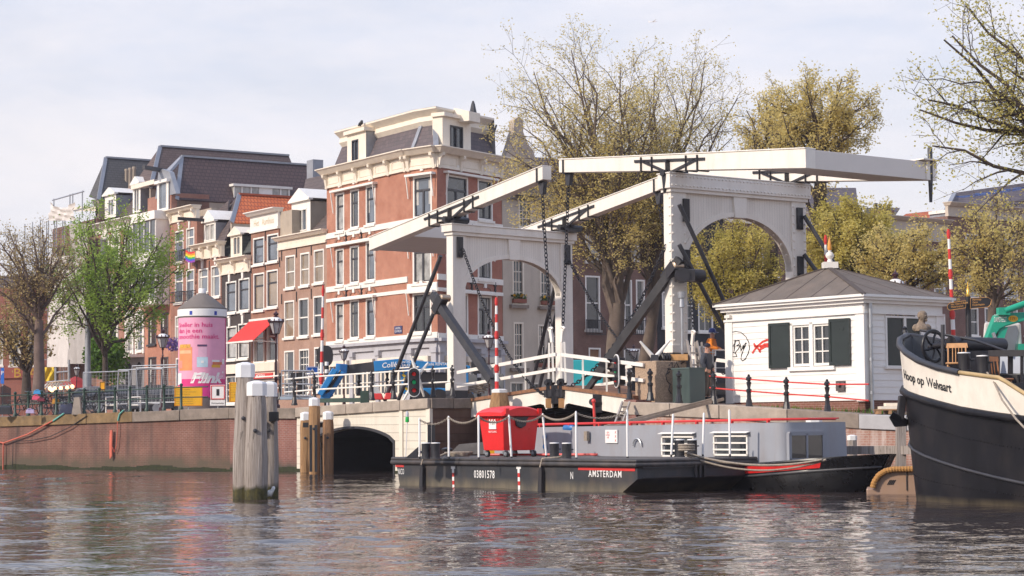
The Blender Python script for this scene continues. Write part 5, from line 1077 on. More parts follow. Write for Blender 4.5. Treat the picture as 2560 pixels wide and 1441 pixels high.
# granite block, cabinet, crate and the crossed arms on the block
m_aggr=mat('exposed_aggregate',(.42,.30,.21),.9,var=.45,scale=28,bump=.9,bs=60,dirt=(.20,.14,.1),dfac=.5,ds=(14,14,14))
kc=P(1641,1003,64.0); fK=Fr((kc.x-A.x*1.05,kc.y-A.y*1.05),(kc.x,kc.y)); z0=2.25; z1=fK.uz(1641,902)[1]
bk=thing('concrete_block','exposed aggregate concrete block with scrawled graffiti beside the near portal','concrete block',M=fK.M); MB().box(0,fK.L,0,1.32,z0,z1).build('block',m_aggr,bk,bevel=.03)
fK2=Fr((kc.x,kc.y),(kc.x+B.x*2.4,kc.y+B.y*2.4)); m=MB()
scrawl2=[[(1672,915),(1680,905),(1680,925),(1668,922)],[(1683,922),(1690,906),(1698,922)],[(1702,910),(1712,904)],[(1672,920),(1664,940),(1668,955),(1675,960),(1671,975),(1678,985)],[(1668,935),(1674,930)]]
for st in scrawl2:
    q=[V((fK2.uz(px,py)[0],-.012,fK2.uz(px,py)[1])) for px,py in st]; m.tube(q,.016,4)
m.build('graffiti',m_txtb,bk,fK2.M)
cr=thing('timber_offcut','short sawn timber baulk lying on the concrete block','timber',P(1692,900,64.7)); c=P(1692,894,64.7); m=MB(); m.bar(c-B*.2-A*.25,c+B*.3+A*.2,.4,.2); m.build('baulk',mat('fresh_timber',(.55,.30,.12),.7,var=.25,scale=6),cr,ID)
hs=thing('hose_roll','roll of black hose on the concrete block','hose',P(1665,900,64.6)); c=P(1664,897,64.6); m=MB()
for i in range(3): m.tube([c+B*(.13*i-.2)+V((0,0,.14))*math.sin(t*.7)+A*.14*math.cos(t*.7) for t in range(9)],.06,6,close=True)
m.build('coil',m_black,hs,ID,smooth=60)
def cross_arms(lab,c,arms,grp,mt=m_white):
    t=thing('crossed_arms',lab,'crossed arms',c); c=V(c); m=MB()
    for (x,y,Y) in arms: e=P(x,y,Y); m.tube([c,c.lerp(e,.5),e],[.085,.06,.035],8)
    m.build('arm',mt,t,ID,smooth=60); MB().cbox(c,.24,.24,.24).build('hub',m_dgrey,t,ID)
cross_arms('white tapered arms in a V on top of the concrete block',P(1636,897,64.3),[(1600,854,64.2),(1674,852,64.7)],'')
ct=thing('utility_cabinet','dark green ribbed utility cabinet beside the concrete block','cabinet',P(1700,1006,63.4)); kc=P(1724,1007,60.7); fc=Fr((kc.x-.60,kc.y+.45),(kc.x,kc.y)); fc=Fr((kc.x-A.x*1.15,kc.y-A.y*1.15),(kc.x,kc.y)); fc=Fr(P(1682,1000,64.1),P(1725,1007,63.3)); fd=Fr(fc.w(fc.L,0,0),fc.w(fc.L,0,0)+B*.42)
z0=2.1; z1=fc.uz(1700,920)[1]; m_cab=mat('cabinet_green',(.075,.105,.10),.5,var=.1)
m=MB(); m.box(0,fc.L,0,.6,z0,z1-.05); m.box(-.02,fc.L+.02,-.03,.62,z1-.05,z1)
for i in range(14): u=lerp(.03,fc.L-.03,i/13); m.box(u-.009,u+.009,-.014,.005,z0+.28,z1-.09)
m.build('case',m_cab,ct,fc.M); MB().box(.0,fc.L,-.006,.0,z0+.24,z0+.26).build('base_joint',m_black,ct,fc.M)
# ---------- iron balusters and rails on the right quay ----------
def baluster_mesh():
    return [(.15,0),(.15,.06),(.12,.1),(.105,.26),(.085,.3),(.08,.32),(.075,.52),(.095,.54),(.1,.58),(.1,.63),(.06,.66),(.052,.68),(.085,.84),(.09,.88),(.06,.9),(.05,.92),(.1,.95),(.105,1.02),(.075,1.06),(.04,1.09),(.05,1.12),(.02,1.15)]
bal=thing('railing_post','x','post'); MB().lathe(baluster_mesh(),8).build('column',m_black,bal,smooth=35)
bl=[(1873,1021,60.3,'first black cast iron post to the left before the white clapboard front'),(1967,1029,59.4,'black cast iron post under the left shutter of the bridge house'),(2069,1036,58.6,'black cast iron post under the right shutter of the bridge house'),(1785,1013,61.4,'black cast iron post at the left corner of the bridge house, holding red rails'),(1698,1009,61.2,'black cast iron post standing in front of the green cabinet'),(1626,1003,62.3,'black cast iron post in front of the concrete block'),(1574,1003,63.6,'black cast iron post just left of the concrete block'),(1585,979,67.5,'far black cast iron post behind the left edge of the concrete block')]
zb={}
for i,(x,y,Y,lab) in enumerate(bl):
    p=P(x,y,QY(x) if x!=1585 else 67.5)
    if i==0: move(bal,p,.3,.9); tag(bal,lab,None,'cast iron posts on the right quay')
    else: dup(bal,p,.3+i*.4,lab,'cast iron posts on the right quay',.9)
    zb[x]=p
for nm,lab,h in (('top_rail','upper thin red rail strung between the iron posts before the bridge house',.88),('lower_rail','lower thin red rail strung between the iron posts before the bridge house',.52)):
    t=thing('red_rail',lab,'railing',zb[1785]); pts=[zb[1785]-(zb[1873]-zb[1785])*.12+z*h]+[zb[k]+z*h for k in (1785,1873,1967,2069)]+[P(2172,(961 if h>.8 else 1002),57.8)]
    MB().tube(pts,.026,6).build('rail',m_redrail,t,ID,smooth=60)
# ---------- boats ----------
hull_m=mat('barge_steel',(.030,.031,.036),.5,var=.3,scale=1.2,bump=.1,bs=3,dirt=(.12,.085,.065),dfac=.6,ds=(.8,.8,.5),base=(.3,(.15,.125,.085)))
deck_m=mat('barge_deck',(.10,.088,.08),.8,var=.25,scale=1.5,dirt=(.18,.15,.13),dfac=.5,ds=(1,1,1))
# work barge
b0=PZ(1000,1213,0); b1=PZ(1552,1233,0); fG=Fr(b0,b1); Lg=fG.L; Wg=4.3; zd=.80
bg_=thing('work_barge','flat black steel work barge moored in front of the grey houseboat','barge',M=fG.M)
zD=lambda u:.78+.02*u/Lg*2
ue=fG.uz(1592,1150)[0]; us=fG.uz(985,1149)[0]
m=MB()  # hull: outer shell with raked end
m.prism([(-.25+.0,0,-.6),(-.02,0,0),(us+.18,0,.45),(us,0,zD(0)),(ue,0,zD(ue)),(ue+.02,0,.36),(Lg,0,-.02),(Lg-.6,0,-.6)],(0,Wg,0)); m.build('hull',hull_m,bg_)
m=MB(); m.hexa([(us-.02,-.015,zD(0)),(ue+.02,-.015,zD(ue)),(ue+.02,Wg+.015,zD(ue)),(us-.02,Wg+.015,zD(0)),(us-.02,-.015,zD(0)+.012),(ue+.02,-.015,zD(ue)+.012),(ue+.02,Wg+.015,zD(ue)+.012),(us-.02,Wg+.015,zD(0)+.012)]); m.build('deck',deck_m,bg_)
m=MB(); 
for zz,r_ in ((-.10,.075),(-.0,.05)): m.tube([(us-.03,Wg,zD(0)+zz-.02),(us-.05,-.02,zD(0)+zz-.02),(ue+.03,-.02,zD(ue)+zz-.02),(ue+.03,Wg,zD(ue)+zz-.02)],r_,8)
m.build('rub_rail',mat('worn_rubbing_strake',(.05,.045,.045),.55,var=.4,dirt=(.15,.11,.09),dfac=.6),bg_,smooth=50)
def barge_text(s,px,py,h,wide=.8,bold=.02,**k):
    u,z_=fG.uz(px,py); MB().text(s,lambda x,y:(u+x,-.008,z_-h/2+y),h,bold,0,wide,**k).build('lettering',m_txtw,bg_)
barge_text('03801578',1211,1186,.205,.74,.012,gap=1.12); barge_text('AMSTERDAM',1513,1185,.165,.84,.012,gap=1.2); barge_text('N',1430,1189,.19,.62,.0); barge_text('NICO',1003,1179,.16,.5,.005,gap=1.15)
u0,u1,z0,z1=fG.box(1446,1167,1588,1177); MB().box(u0,u1,-.01,0,z0,z1).build('red_stripe',m_red,bg_); u0,u1,z0,z1=fG.box(987,1160,1010,1168); MB().box(u0+.05,u1,-.01,0,z0,z1).build('red_stripe',m_red,bg_)
for px in (1133,1297):
    u,z_=fG.uz(px,1169); m=MB(); m.box(u-.1,u+.1,-.01,0,z_-.04,z_+.03); r_=MB(); y_=MB()
    for i in range(5):
        zz=z_-.04-.11*i; (m if i%2==0 else r_).box(u-.045+.012*i*.3,u+.045+.012*i*.3,-.01,0,zz-.11,zz)
    y_.box(u-.04,u+.05,-.01,0,z_-.66,z_-.592); multi('draught_mark',[(m,m_txtw),(r_,m_red),(y_,m_yellow)],bg_)
for px in (1060,1357):
    u,z_=fG.uz(px,1160); m=MB(); m.prism([(u-.09,-.13,-.3),(u+.09,-.13,-.3),(u+.1,-.12,.5),(u+.02,-.08,.66),(u-.07,-.1,.5)],(0,.1,0)); m.build('fender',m_black,bg_); m=MB(); m.tube([(u,-.09,.6),(u+.05,-.06,zD(u)+.02),(u+.3,.3,zD(u)+.05),(u+.42,.55,zD(u)+.16)],.03,6); m.build('mooring_rope',m_rope,bg_,smooth=60)
m=MB(); fE=Fr(fG.w(ue+.03,0,0),fG.w(ue+.03,Wg,0))
for a,b in ((.15,Wg*.43),(Wg*.52,Wg-.1)): m.box(a,b,-.03,.0,.62,.65); m.box(a,b,-.03,0,.38,.4)
for u in (Wg*.44,Wg*.475,Wg*.51): m.box(u-.03,u+.03,-.06,0,.36,.68)
m.build('end_plating',hull_m,bg_,fE.M)
# bollards on the barge
bo=thing('bollard','x','bollard'); MB().lathe([(.15,0),(.15,.02),(.125,.03),(.125,.42),(.13,.43)],16).build('post',m_dgrey,bo,smooth=40); MB().lathe([(.13,.431),(.125,.455),(.001,.462)],16).build('cap',m_txtw,bo,smooth=40); MB().tube([(.1,0,.28),(.19,0,.28)],.018,6).build('pin',m_dgrey,bo)
def onbarge(px,py,dz=0): p=PZ(px,py,.80); return p
BL=[(1065,1147,'left one of the two short black bollards at the left end of the barge'),(1089,1147,'right one of the two short black bollards at the left end of the barge'),(1386,1149,'left one of the paired bollards right of the red bin'),(1417,1150,'right one of the paired bollards right of the red bin'),(1699,1141,'left one of the paired bollards wrapped in rope at the right end'),(1731,1141,'right one of the paired bollards wrapped in rope at the right end')]
for i,(x,y,lab) in enumerate(BL):
    p=onbarge(x,y); p.z=.79
    if x>1600: p=P(x,1143,51.4)
    if i==0: move(bo,p,.4,1.0); tag(bo,lab,None,'bollards on the work barge')
    else: dup(bo,p,.4,lab,'bollards on the work barge',1.0 if i<4 else 1.0)
# stanchions and the chain between them
st=thing('stanchion','x','stanchion'); MB().tube([(0,0,.0),(0,0,.07)],.03,6).build('socket',m_black,st); MB().tube([(0,0,.07),(0,0,1.18),(0,0,1.22)],[.03,.03,.015],8).build('pole',m_txtw,st,smooth=50)
SS=[(1049,1147,1045,'thin white stanchion behind the left bollards'),(1122,1147,1040,'white stanchion against the brown planking'),(1197,1149,1038,'white stanchion at the left edge of the red bin'),(1279,1147,1037,'leaning white stanchion in front of the red bin'),(1366,1144,1033,'leaning white stanchion at the right side of the red bin'),(1441,1150,1028,'white stanchion right of the black paired bollards'),(1569,1148,1024,'white stanchion between the bollards and the porthole arch'),(1678,1138,1035,'slightly leaning white stanchion before the first houseboat window'),(1757,1138,1032,'white stanchion right of the rope bollards'),(1825,1143,1024,'rusty white pole before the second houseboat window')]
tops=[]
for i,(x,y,yt,lab) in enumerate(SS):
    p=onbarge(x,y); p.z=.79; ln=(0,0,0)
    if x>1600: p=P(x,1143,51.3+.2*(x-1680)/80)
    t=st if i==0 else dup(st,p,0,lab)
    tilt={1279:-.055,1366:-.075,1678:.06,1757:.04}.get(x,0); h=(P(x,yt,p.y).z-p.z)/1.22
    t.matrix_basis=Matrix.Translation(p)@Matrix.Rotation(tilt,4,'Y')@Matrix.Diagonal((1,1,h,1)); tag(t,lab,None,'white stanchions along the barge edge'); tops.append(t.matrix_basis@V((0,0,1.17)))
for i in range(6):
    a,b=tops[i],tops[i+1]; lab=['chain','chain','chain','chain','chain','chain'][i]
    nm=['behind the left bollards','left of the red bin','across the left half of the red bin','across the right half of the red bin','over the blue bottles','right of the red bin toward the cabin'][i]
    t=thing('guard_chain','thin grey guard chain sagging %s'%nm,'chain',a,group='guard chains along the barge edge'); m=MB(); links(m,catenary(a,b,.16,20),.075,.05,.012); m.build('links',m_rope,t,ID)
gl=thing('signal_lamp','thin white rod with green and clear signal lamp at the barge left end','signal lamp',onbarge(1014,1143)); p=onbarge(1014,1143); q=P(1018,1056,p.y); m=MB(); m.tube([p,q],.014,6); m.build('rod',m_txtw,gl,ID); MB().lathe([(.05,0),(.06,.03),(.05,.16)],10,q).build('green_lens',mat('green_lens',(.03,.5,.10),.2),gl,ID,smooth=40); MB().lathe([(.045,.161),(.05,.25),(.03,.31),(.01,.32)],10,q).build('clear_lens',mat('clear_lens',(.6,.6,.62),.1),gl,ID,smooth=40)
# red wheeled bin
c0=PZ(1259,1144,.8); c0.z=0; fR=Fr(c0-A*1.12,c0); bi=thing('waste_container','big red four wheeled waste container with curved lid on the barge','waste container',M=fR.M)
k=fR.L; zt=fR.uz(1240,1030)[1]; z0=.99
Wd=1.25; r0=.1
m=MB(); m.hexa([(r0,.05,z0),(k-.06,.05,z0),(k-.06,Wd-.08,z0),(r0,Wd-.08,z0),(-.02,-.03,zt-.14),(k+.03,-.03,zt-.14),(k+.03,Wd,zt-.14),(-.02,Wd,zt-.14)]); 
m.box(-.06,k+.07,-.06,Wd+.04,zt-.16,zt-.08)
for i in range(9): u=lerp(.06,k-.06,i/8); m.box(u-.02,u+.02,-.055,-.02,zt-.26,zt-.16)
m_bin=mat('red_plastic',(.74,.02,.02),.35,var=.06,scale=3,dirt=(.5,.03,.025),dfac=.3); m.build('body',m_bin,bi,bevel=.025)
m=MB(); rows=[]
for j in range(9):
    t=j/8; y=lerp(-.1,Wd+.08,t); zz=zt-.06+.17*math.sin(pi*t)**.7+.02*t; rows.append([(-.09,y,zz-.1*(1-math.sin(pi*t)**.3)),(-.03,y,zz+.03),(k*.5,y,zz+.055),(k+.03,y,zz+.03),(k+.1,y,zz-.1*(1-math.sin(pi*t)**.3))])
m.grid(rows,True); lo_=[(p[0],p[1],zt-.085) for p in [r[0] for r in rows]]
m.poly(*[r[0] for r in rows],(-.09,Wd+.08,zt-.12),(-.09,-.1,zt-.12)); m.poly(*([r[-1] for r in rows][::-1]),(k+.1,-.1,zt-.12),(k+.1,Wd+.08,zt-.12)); m.poly((-.09,-.1,zt-.12),(k+.1,-.1,zt-.12),*rows[0][::-1])
for y in (-.02,Wd-.1): m.box(k+.08,k+.15,y,y+.12,zt-.06,zt+.09)
m.build('lid',m_bin,bi,smooth=40)
fS=Fr(fR.w(k+.04,-.03,0),fR.w(k+.04,Wd,0))
m=MB(); u=Wd*.5; m.prism([(u-.3,-.03,zt-.13),(u+.3,-.03,zt-.13),(u+.2,-.03,zt-.24),(u+.17,-.03,zt-.4),(u,-.03,zt-.48),(u-.17,-.03,zt-.4),(u-.2,-.03,zt-.24)],(0,.07,0)); m.build('lock_plate',m_black,bi,fS.M,bevel=.02)
u,z_=fR.uz(1233,1061); m=MB(); m.box(u-.17,u+.17,-.028,0,z_-.14,z_+.14); stk=m.build('sticker',m_txtw,bi); MB().text('123',lambda x,y:(u+x,-.031,z_-.02+y),.12,.0,.2).build('sticker_lettering',m_rope,stk,fR.M); MB().text('RECYCLING',lambda x,y:(u+x,-.026,z_-.24+y),.05,.01).build('lettering',m_txtw,bi)
for (u,y) in ((.12,.12),(k-.1,.12),(.12,Wd-.14),(k-.1,Wd-.14)):
    m=MB(); m.box(u-.05,u+.05,y-.06,y+.06,.9,1.0); m.bar((u,y-.05,.98),(u+.06,y-.05,.86),.02,.06); m.bar((u,y+.05,.98),(u+.06,y+.05,.86),.02,.06); wh=m.build('caster',m_steel,bi,bevel=.004)
    m=MB(); m.tube([(u+.06,y-.03,.895),(u+.06,y+.03,.895)],.1,18); m.build('tyre',m_black,wh,fR.M,smooth=50); m=MB(); m.tube([(u+.06,y-.036,.895),(u+.06,y+.036,.895)],.062,14); m.build('rim',m_steel,wh,fR.M)
# small gear on the barge deck
def gear(name,lab,cat,px,py,build,mt=m_dgrey,**k):
    p=PZ(px,py,.81); p.z=.81; t=thing(name,lab,cat,p); m=MB(); build(m); m.build(k.get('part','body'),mt,t); return t
gear('deck_anchor','grey plough shaped anchor lying at the left end of the barge','anchor',1035,1146,lambda m:(m.prism([(-.25,0,0),(.1,0,0),(.12,0,.32)],(0,.3,0)),m.tube([(.1,.15,.12),(.55,.2,.35)],.04,6)),part='fluke')
gear('tie_off_pole','pair of black wooden uprights behind the left bollards','uprights',1078,1144,lambda m:(m.box(-.1,.0,-.05,.05,0,1.0),m.box(.02,.11,-.05,.05,0,.94)),m_black,part='upright')
gear('capstan','small dark capstan against the brown planking','capstan',1118,1143,lambda m:m.lathe([(.12,0),(.1,.03),(.05,.06),(.05,.16),(.16,.2),(.17,.24),(.05,.28)],12),part='drum')
gear('rope_heap','heap of grey rope left of the red bin','rope',1148,1142,lambda m:[m.tube([V((.3*math.cos(t*.5+i)*(1+.12*i),.25*math.sin(t*.5+i),.03+.03*i)) for t in range(13)],.028,5) for i in range(4)],m_rope,part='coil')
gear('yellow_board','yellow board lying flat behind the red bin','board',1262,1136,lambda m:m.box(-.6,.5,-.05,.3,.02,.16),m_yellow,part='plank')
gear('red_pole','long red pole lying across the barge deck','pole',1300,1142,lambda m:m.tube([(-1.0,.8,.05),(2.2,-.5,.05)],.035,8),m_redrail,part='pole')
gear('hatch_cover','low sloping grey hatch cover behind the capstan','hatch',1170,1136,lambda m:m.hexa([(-.6,0,0),(.7,0,0),(.7,1,0),(-.6,1,0),(-.3,.2,.3),(.65,.2,.38),(.65,1,.38),(-.3,1,.3)]),deck_m,part='cover')
# ---------- grey houseboat behind the barge ----------
hb0=P(1340,1130,59.5); hb0.z=0; hb1=P(2010,1200,50.9); hb1.z=0
fH=Fr(hb0,hb1); hb=thing('houseboat','grey cabin houseboat with red roof rail and black red striped hull','houseboat',M=fH.M); Lh=fH.L
uc=fH.uz(1958,1100)[0]; Y0,Y1=-.4,2.75; YM=(Y0+Y1)/2; HB=(Y1-Y0)/2; ubow=uc+1.9
n=26; rows=[]
for i in range(n+1):
    t=i/n; u=lerp(-2,ubow,1-(1-t)**1.5); tt=max(0,(u-(uc-1.8))/(ubow-uc+1.8)); b=HB*math.sqrt(max(0,1-tt**2.6))+.03; zt_=.60+.05*max(0,u/uc)+.27*tt**1.4
    prof=[]
    for f,zz in ((1.0,zt_),(1.012,zt_-.04),(1.0,zt_-.07),(.99,zt_-.27),(.985,zt_-.29),(1.0,zt_-.33),(.97,.1),(.88,-.3),(.6,-.5)): prof.append((u+.6*tt**3*(zz-.0)/.9,YM-b*f,zz))
    rows.append(prof)
m=MB(); m.grid(rows,True); mir=[[(p[0],2*YM-p[1],p[2]) for p in r] for r in rows]; m.grid(mir)
m.poly(*[r[0] for r in rows],*[r[0] for r in mir][::-1]); hull2=mat('houseboat_tar',(.011,.011,.013),.28,var=.35,dirt=(.045,.04,.036),dfac=.4,ds=(.5,.5,1.5)); m.build('hull',hull2,hb,smooth=35)
m=MB(); m.grid([[(r[2][0],r[2][1]-.014,r[2][2]-.01),(r[3][0],r[3][1]-.014,r[3][2]+.01)] for r in rows if 3<r[0][0]<uc+1.62],True); m.build('red_stripe',mat('bright_red_stripe',(.62,.02,.02),.35,var=.25),hb)
m=MB(); m.tube([V(r[5])+V((0,-.01,0)) for r in rows if r[0][0]>3],.03,6); m.build('hull_bead',m_dgrey,hb,smooth=60)
Hw=2.55
# cabin with rounded forward corner
zc=lambda u:1.60+.10*u/Lh
R=.35
un_=uc
pl_=[(-2.0,0),(un_-R,0)]+[(un_-R+R*math.sin(i*pi/12),R-R*math.cos(i*pi/12)) for i in range(1,7)]+[(un_+.12,Hw-.35),(un_-.2,Hw-.15),(-2.0,Hw-.15)]
cab_m=mat('cabin_grey',(.30,.31,.345),.45,var=.05,scale=1,bump=.04,bs=2,dirt=(.24,.19,.17),dfac=.4,ds=(1.5,1.5,.3))
lo_=[(u+(.06 if u>un_-.5 else 0),y-(.03 if y<1 else 0),.5) for u,y in pl_]; hi_=[(u,y,zc(u)) for u,y in pl_]; m=MB()
m.grid([lo_+[lo_[0]],hi_+[hi_[0]]]); m.poly(*[(u,y,zc(u)+.04) for u,y in [(p[0]*1.0,p[1]) for p in pl_]]); m.grid([hi_+[hi_[0]],[(u,y,z_+.04) for u,y,z_ in hi_]+[(hi_[0][0],hi_[0][1],hi_[0][2]+.04)]]); cbn=m.build('cabin',cab_m,hb,smooth=30)
fside=Fr(fH.w(0,-.02,0),fH.w(5,-.02,0))
for i,(x0,y0,x1,y1) in enumerate(((1656,1090,1737,1143),(1786,1088,1872,1140))):
    u0,u1,za,zb_=fside.box(x0,y0,x1,y1); m=MB(); f=.05; m.box(u0,u0+f,-.05,.02,za,zb_); m.box(u1-f,u1,-.05,.02,za,zb_); m.box(u0,u1,-.05,.02,zb_-f,zb_); m.box(u0,u1,-.05,.02,za,za+f)
    for t in (.3,.62): zz=lerp(za,zb_,t); m.box(u0,u1,-.06,-.03,zz-.022,zz+.022)
    m.hexa([(u0-.04,-.14,zb_+.05),(u1+.05,-.14,zb_+.05),(u1+.05,0,zb_+.07),(u0-.04,0,zb_+.07),(u0-.04,-.14,zb_+.06),(u1+.05,-.14,zb_+.06),(u1+.05,0,zb_+.1),(u0-.04,0,zb_+.1)])
    w_=m.build('window',m_white,cbn,fside.M); MB().box(u0+.1,u1-.08,-.012,.0,za+.02,zb_-.07).build('pane',g_dark,w_,fside.M)
ff=Fr(fH.w(un_+.06,.3,0),fH.w(un_+.15,Hw-.4,0)); u0,u1,za,zb_=ff.box(1972,1083,2058,1152); m=MB(); f=.06
m.box(u0-.03,u0+f,-.05,.05,za,zb_); m.box(u1-f,u1+.03,-.05,.05,za,zb_); m.box(u0,u1,-.05,.05,zb_-f,zb_+.04); m.box(u0,u1,-.05,.05,za-.03,za+f); um=(u0+u1)/2; m.box(um-.03,um+.03,-.05,.05,za,zb_); w_=m.build('window',cab_m,cbn,ff.M); MB().box(u0+f,u1-f,-.03,-.01,za+f,zb_-f).build('pane',glass('brown_glass',(.05,.035,.025),.05),w_,ff.M)
m=MB(); pts=[(u,.06,zc(u)+.12) for u in (-1.4,1,4,7,9.2,un_-.5)]+[(un_+.0,.9,zc(un_)+.12),(un_+.05,1.9,zc(un_)+.12)]; m.tube(pts,.035,6); m.tube([(p[0],p[1]+.12,p[2]+.02) for p in pts],.02,6)
for u in [x*1.35-1.2 for x in range(9)]: m.bar((u,.06,zc(u)+.02),(u,.06,zc(u)+.12),.06,.08)
m.build('roof_rail',m_red,cbn,fH.M)
u0,u1,za,zb_=fside.box(1515,1075,1545,1108); m=MB(); m.box(u0,u1,-.03,.0,za,zb_); nb=m.build('notice',m_txtw,cbn,fside.M); m=MB()
for i in range(3): m.text('X',lambda x,y:(u1-.07+x,-.034,zb_-.1-.115*i+y),.06,.02)
m.text('GEEN\nAANLEG\nAUB',lambda x,y:(u0+.12+x,-.034,zb_-.1+y*1.6),.03,.0); m.build('notice_lettering',m_red,nb,fside.M)
u,z_=fside.uz(1596,1108); m=MB(); m.tube([(u+.17*math.cos(pi*i/8),-.05,z_-.08+.2*math.sin(pi*i/8)) for i in range(9)],.025,6); m.build('porthole_visor',m_steel,cbn,fside.M)
u,z_=fside.uz(1472,1090); m=MB(); m.box(u-.07,u+.07,-.13,-.03,z_-.14,z_+.13); m.build('bulkhead_lamp',m_rope,cbn,fside.M)
for y_ in (1092,1117):
    u,z_=fside.uz(1364,y_); m=MB(); m.lathe([(.075,0),(.075,.02)],14,(u,-.03,z_),ax=(0,-1,0)); m.build('round_sign',mat('blue_round_sign',(.03,.22,.55),.4),cbn,fside.M)
m=MB(); u,z_=fside.uz(1385,1075); 
t=thing('gas_bottle','small blue bottle lying on the houseboat roof','bottle',fside.w(2.2,.4,1.75)); q=P(1425,1071,58.4); m.tube([q-A*.28,q-A*.2,q+A*.2,q+A*.27],[.06,.12,.12,.04],10); m.build('body',mat('blue_bottle',(.03,.16,.42),.35),t,ID,smooth=50)
t=thing('mooring_line','grey mooring rope slung from the rope bollards to the houseboat bow','rope',P(1735,1128,50.6)); m=MB(); a=P(1712,1132,51.2); b=P(2055,1150,49.6); m.tube(catenary(a,b,.22,20),.035,6); m.tube(catenary(a+V((0,0,-.05)),b+V((.1,0,0)),.33,20),.03,6)
for i in range(3): m.tube([P(1716,1125-i*4,50.9)+V((.2*math.cos(t_*.7),.18*math.sin(t_*.7),.02*i)) for t_ in range(10)],.03,5)
m.build('rope',m_rope,t,ID,smooth=60)
# ---------- beige tender ----------
t0=PZ(2168,1237,0); fT=Fr(t0,t0+V((3.2,-.6,0))); td=thing('tender','beige launch with thick orange rope fender behind the black ship','launch',M=fT.M); beige=mat('beige_grp',(.36,.235,.17),.4,var=.06,dirt=(.45,.25,.1),dfac=.3)
m=MB(); pr=[(0,-.3),(-.02,.14),(.19,.14),(.22,.24),(.3,.4),(.42,.5),(.6,.56),(3.2,.6),(3.2,-.3)]; m.prism([(u,0,z_) for u,z_ in pr],(0,1.5,0)); m.build('hull',beige,td,bevel=.03)
m=MB(); pts=[V((.1+.0,-.05,.2))]; path=[(.13,.16),(.17,.3),(.28,.46),(.44,.56),(.62,.6),(3.2,.63)]; dense=resample([V((u,-.05,z_)) for u,z_ in path],.035); m.tube(dense,[.065+.012*(i%2) for i in range(len(dense))],10); m.build('rope_fender',mat('orange_rope',(.40,.20,.06),.85,var=.25,scale=30),td)
MB().text('////',lambda x,y:(.56+x,-.008,.24+y),.1,.05,.3).build('hull_mark',m_txtb,td)
m=MB(); m.tube([(.95,-.02,.62),(.93,-.02,.4),(.93,-.02,.1)],.012,5); m.build('line',m_black,td)
# ---------- black ship with white bow ----------
sp0=PZ(2271,1249,0)+B*.68; SX=Matrix(((A.x,B.x,0,sp0.x),(A.y,B.y,0,sp0.y),(0,0,1,0),(0,0,0,1)))
sh=thing('cargo_ship','black riveted steel cargo ship with white bow band and lettering at right edge','ship',M=SX)
s_=[-.02,.18,.45,.8,1.3,2.0,2.8,3.7,4.7,6,8,11,14]
bw=[.06,.55,.92,1.2,1.48,1.72,1.93,2.1,2.25,2.38,2.45,2.48,2.48]   # half breadth at water
def zc_(s,tab):
    for (a,za),(b,zb_) in zip(tab,tab[1:]):
        if a<=s<=b: return lerp(za,zb_,(s-a)/(b-a))
    return tab[-1][1]
sheer=[(-1,3.72),(.0,3.68),(.5,3.38),(1.1,3.1),(1.9,2.88),(2.9,2.72),(4.02,2.60),(4.22,2.52),(4.9,2.2),(5.5,2.08),(6.5,2.0),(14,1.95)]
wale=[(-1,2.66),(0,2.60),(.8,2.40),(1.6,2.24),(2.8,2.04),(4,1.90),(5.3,1.78),(7,1.75),(14,1.7)]
strk=[(-1,1.42),(0,1.36),(.7,1.13),(1.5,.95),(2.6,.76),(3.8,.58),(5.2,.40),(7,.3),(14,.25)]
S_=sorted(set(s_+[4.02,4.22,4.55,4.9,5.3])); B_=lambda s:zc_(s,list(zip(s_,bw)))
def sec(s):
    b=B_(max(s,-.02)); t=max(0,1-s/1.6); zw=zc_(s,wale); zs=zc_(s,sheer); zk=zc_(s,strk)
    out=[]
    for z_,fl in ((-.6,.9),(0,1),(zk-.05,1.03),(zk,1.03),(zk+.05,1.03),((zk+zw)/2,1.05),(zw-.18,1.07),(zw,1.08),(zs,1.10)):
        du=-.22*t*max(0,z_)/3.6*2; out.append((s+du,-b*fl-.02*(fl>1),z_))
    return out
SEC=[sec(s) for s in S_]
m_hull=mat('black_riveted_hull',(.010,.0095,.0125),.45,var=.35,scale=1.1,bump=.1,bs=2.2,dirt=(.045,.037,.033),dfac=.5,ds=(.7,.7,.5),spec=.22,base=(.16,(.08,.065,.045)))
def shipgrid(i0,i1,nm,mt,off=0,par=None,side=1,sm=40):
    m=MB(); m.grid([[(p[0],side*(p[1]-off),p[2]) for p in r[i0:i1+1]] for r in SEC],side<0); return m.build(nm,mt,par or sh,SX,smooth=sm)
shipgrid(0,7,'hull',m_hull); shipgrid(0,8,'hull_far_side',m_hull,0,None,-1)
m_band=mat('white_bow_paint',(.80,.73,.64),.4,var=.04,dirt=(.45,.36,.28),dfac=.3,ds=(2,2,1)); shipgrid(7,8,'white_band',m_band)
def rib(idx,r,nm,mt,dz=0,off=.03):
    pts=[V((p[idx][0],p[idx][1]-off,p[idx][2]+dz)) for p in SEC]; f=[V((p[idx][0],-p[idx][1]+off,p[idx][2]+dz)) for p in SEC]
    MB().tube(f[::-1][-4:]+pts if False else [V((pts[0].x-.06,0,pts[0].z))]+pts,r,8).build(nm,mt,sh,SX,smooth=60)
rib(7,.085,'rubbing_strake',m_hull,-.08,.02); rib(3,.035,'hull_bead',m_dgrey); 
i4=S_.index(4.02)
m=MB(); pts=[V((p[8][0],p[8][1]-.0,p[8][2]+.01)) for p in SEC]; m.tube([V((pts[0].x-.05,0,pts[0].z))]+pts[:7],.07,8); m.build('bulwark_cap',m_dgrey,sh,SX,smooth=60)
m=MB(); m.tube(pts[6:],.045,8); m.build('bulwark_cap',mat('ochre_rope_fender',(.42,.30,.15),.7,var=.2),sh,SX,smooth=60)
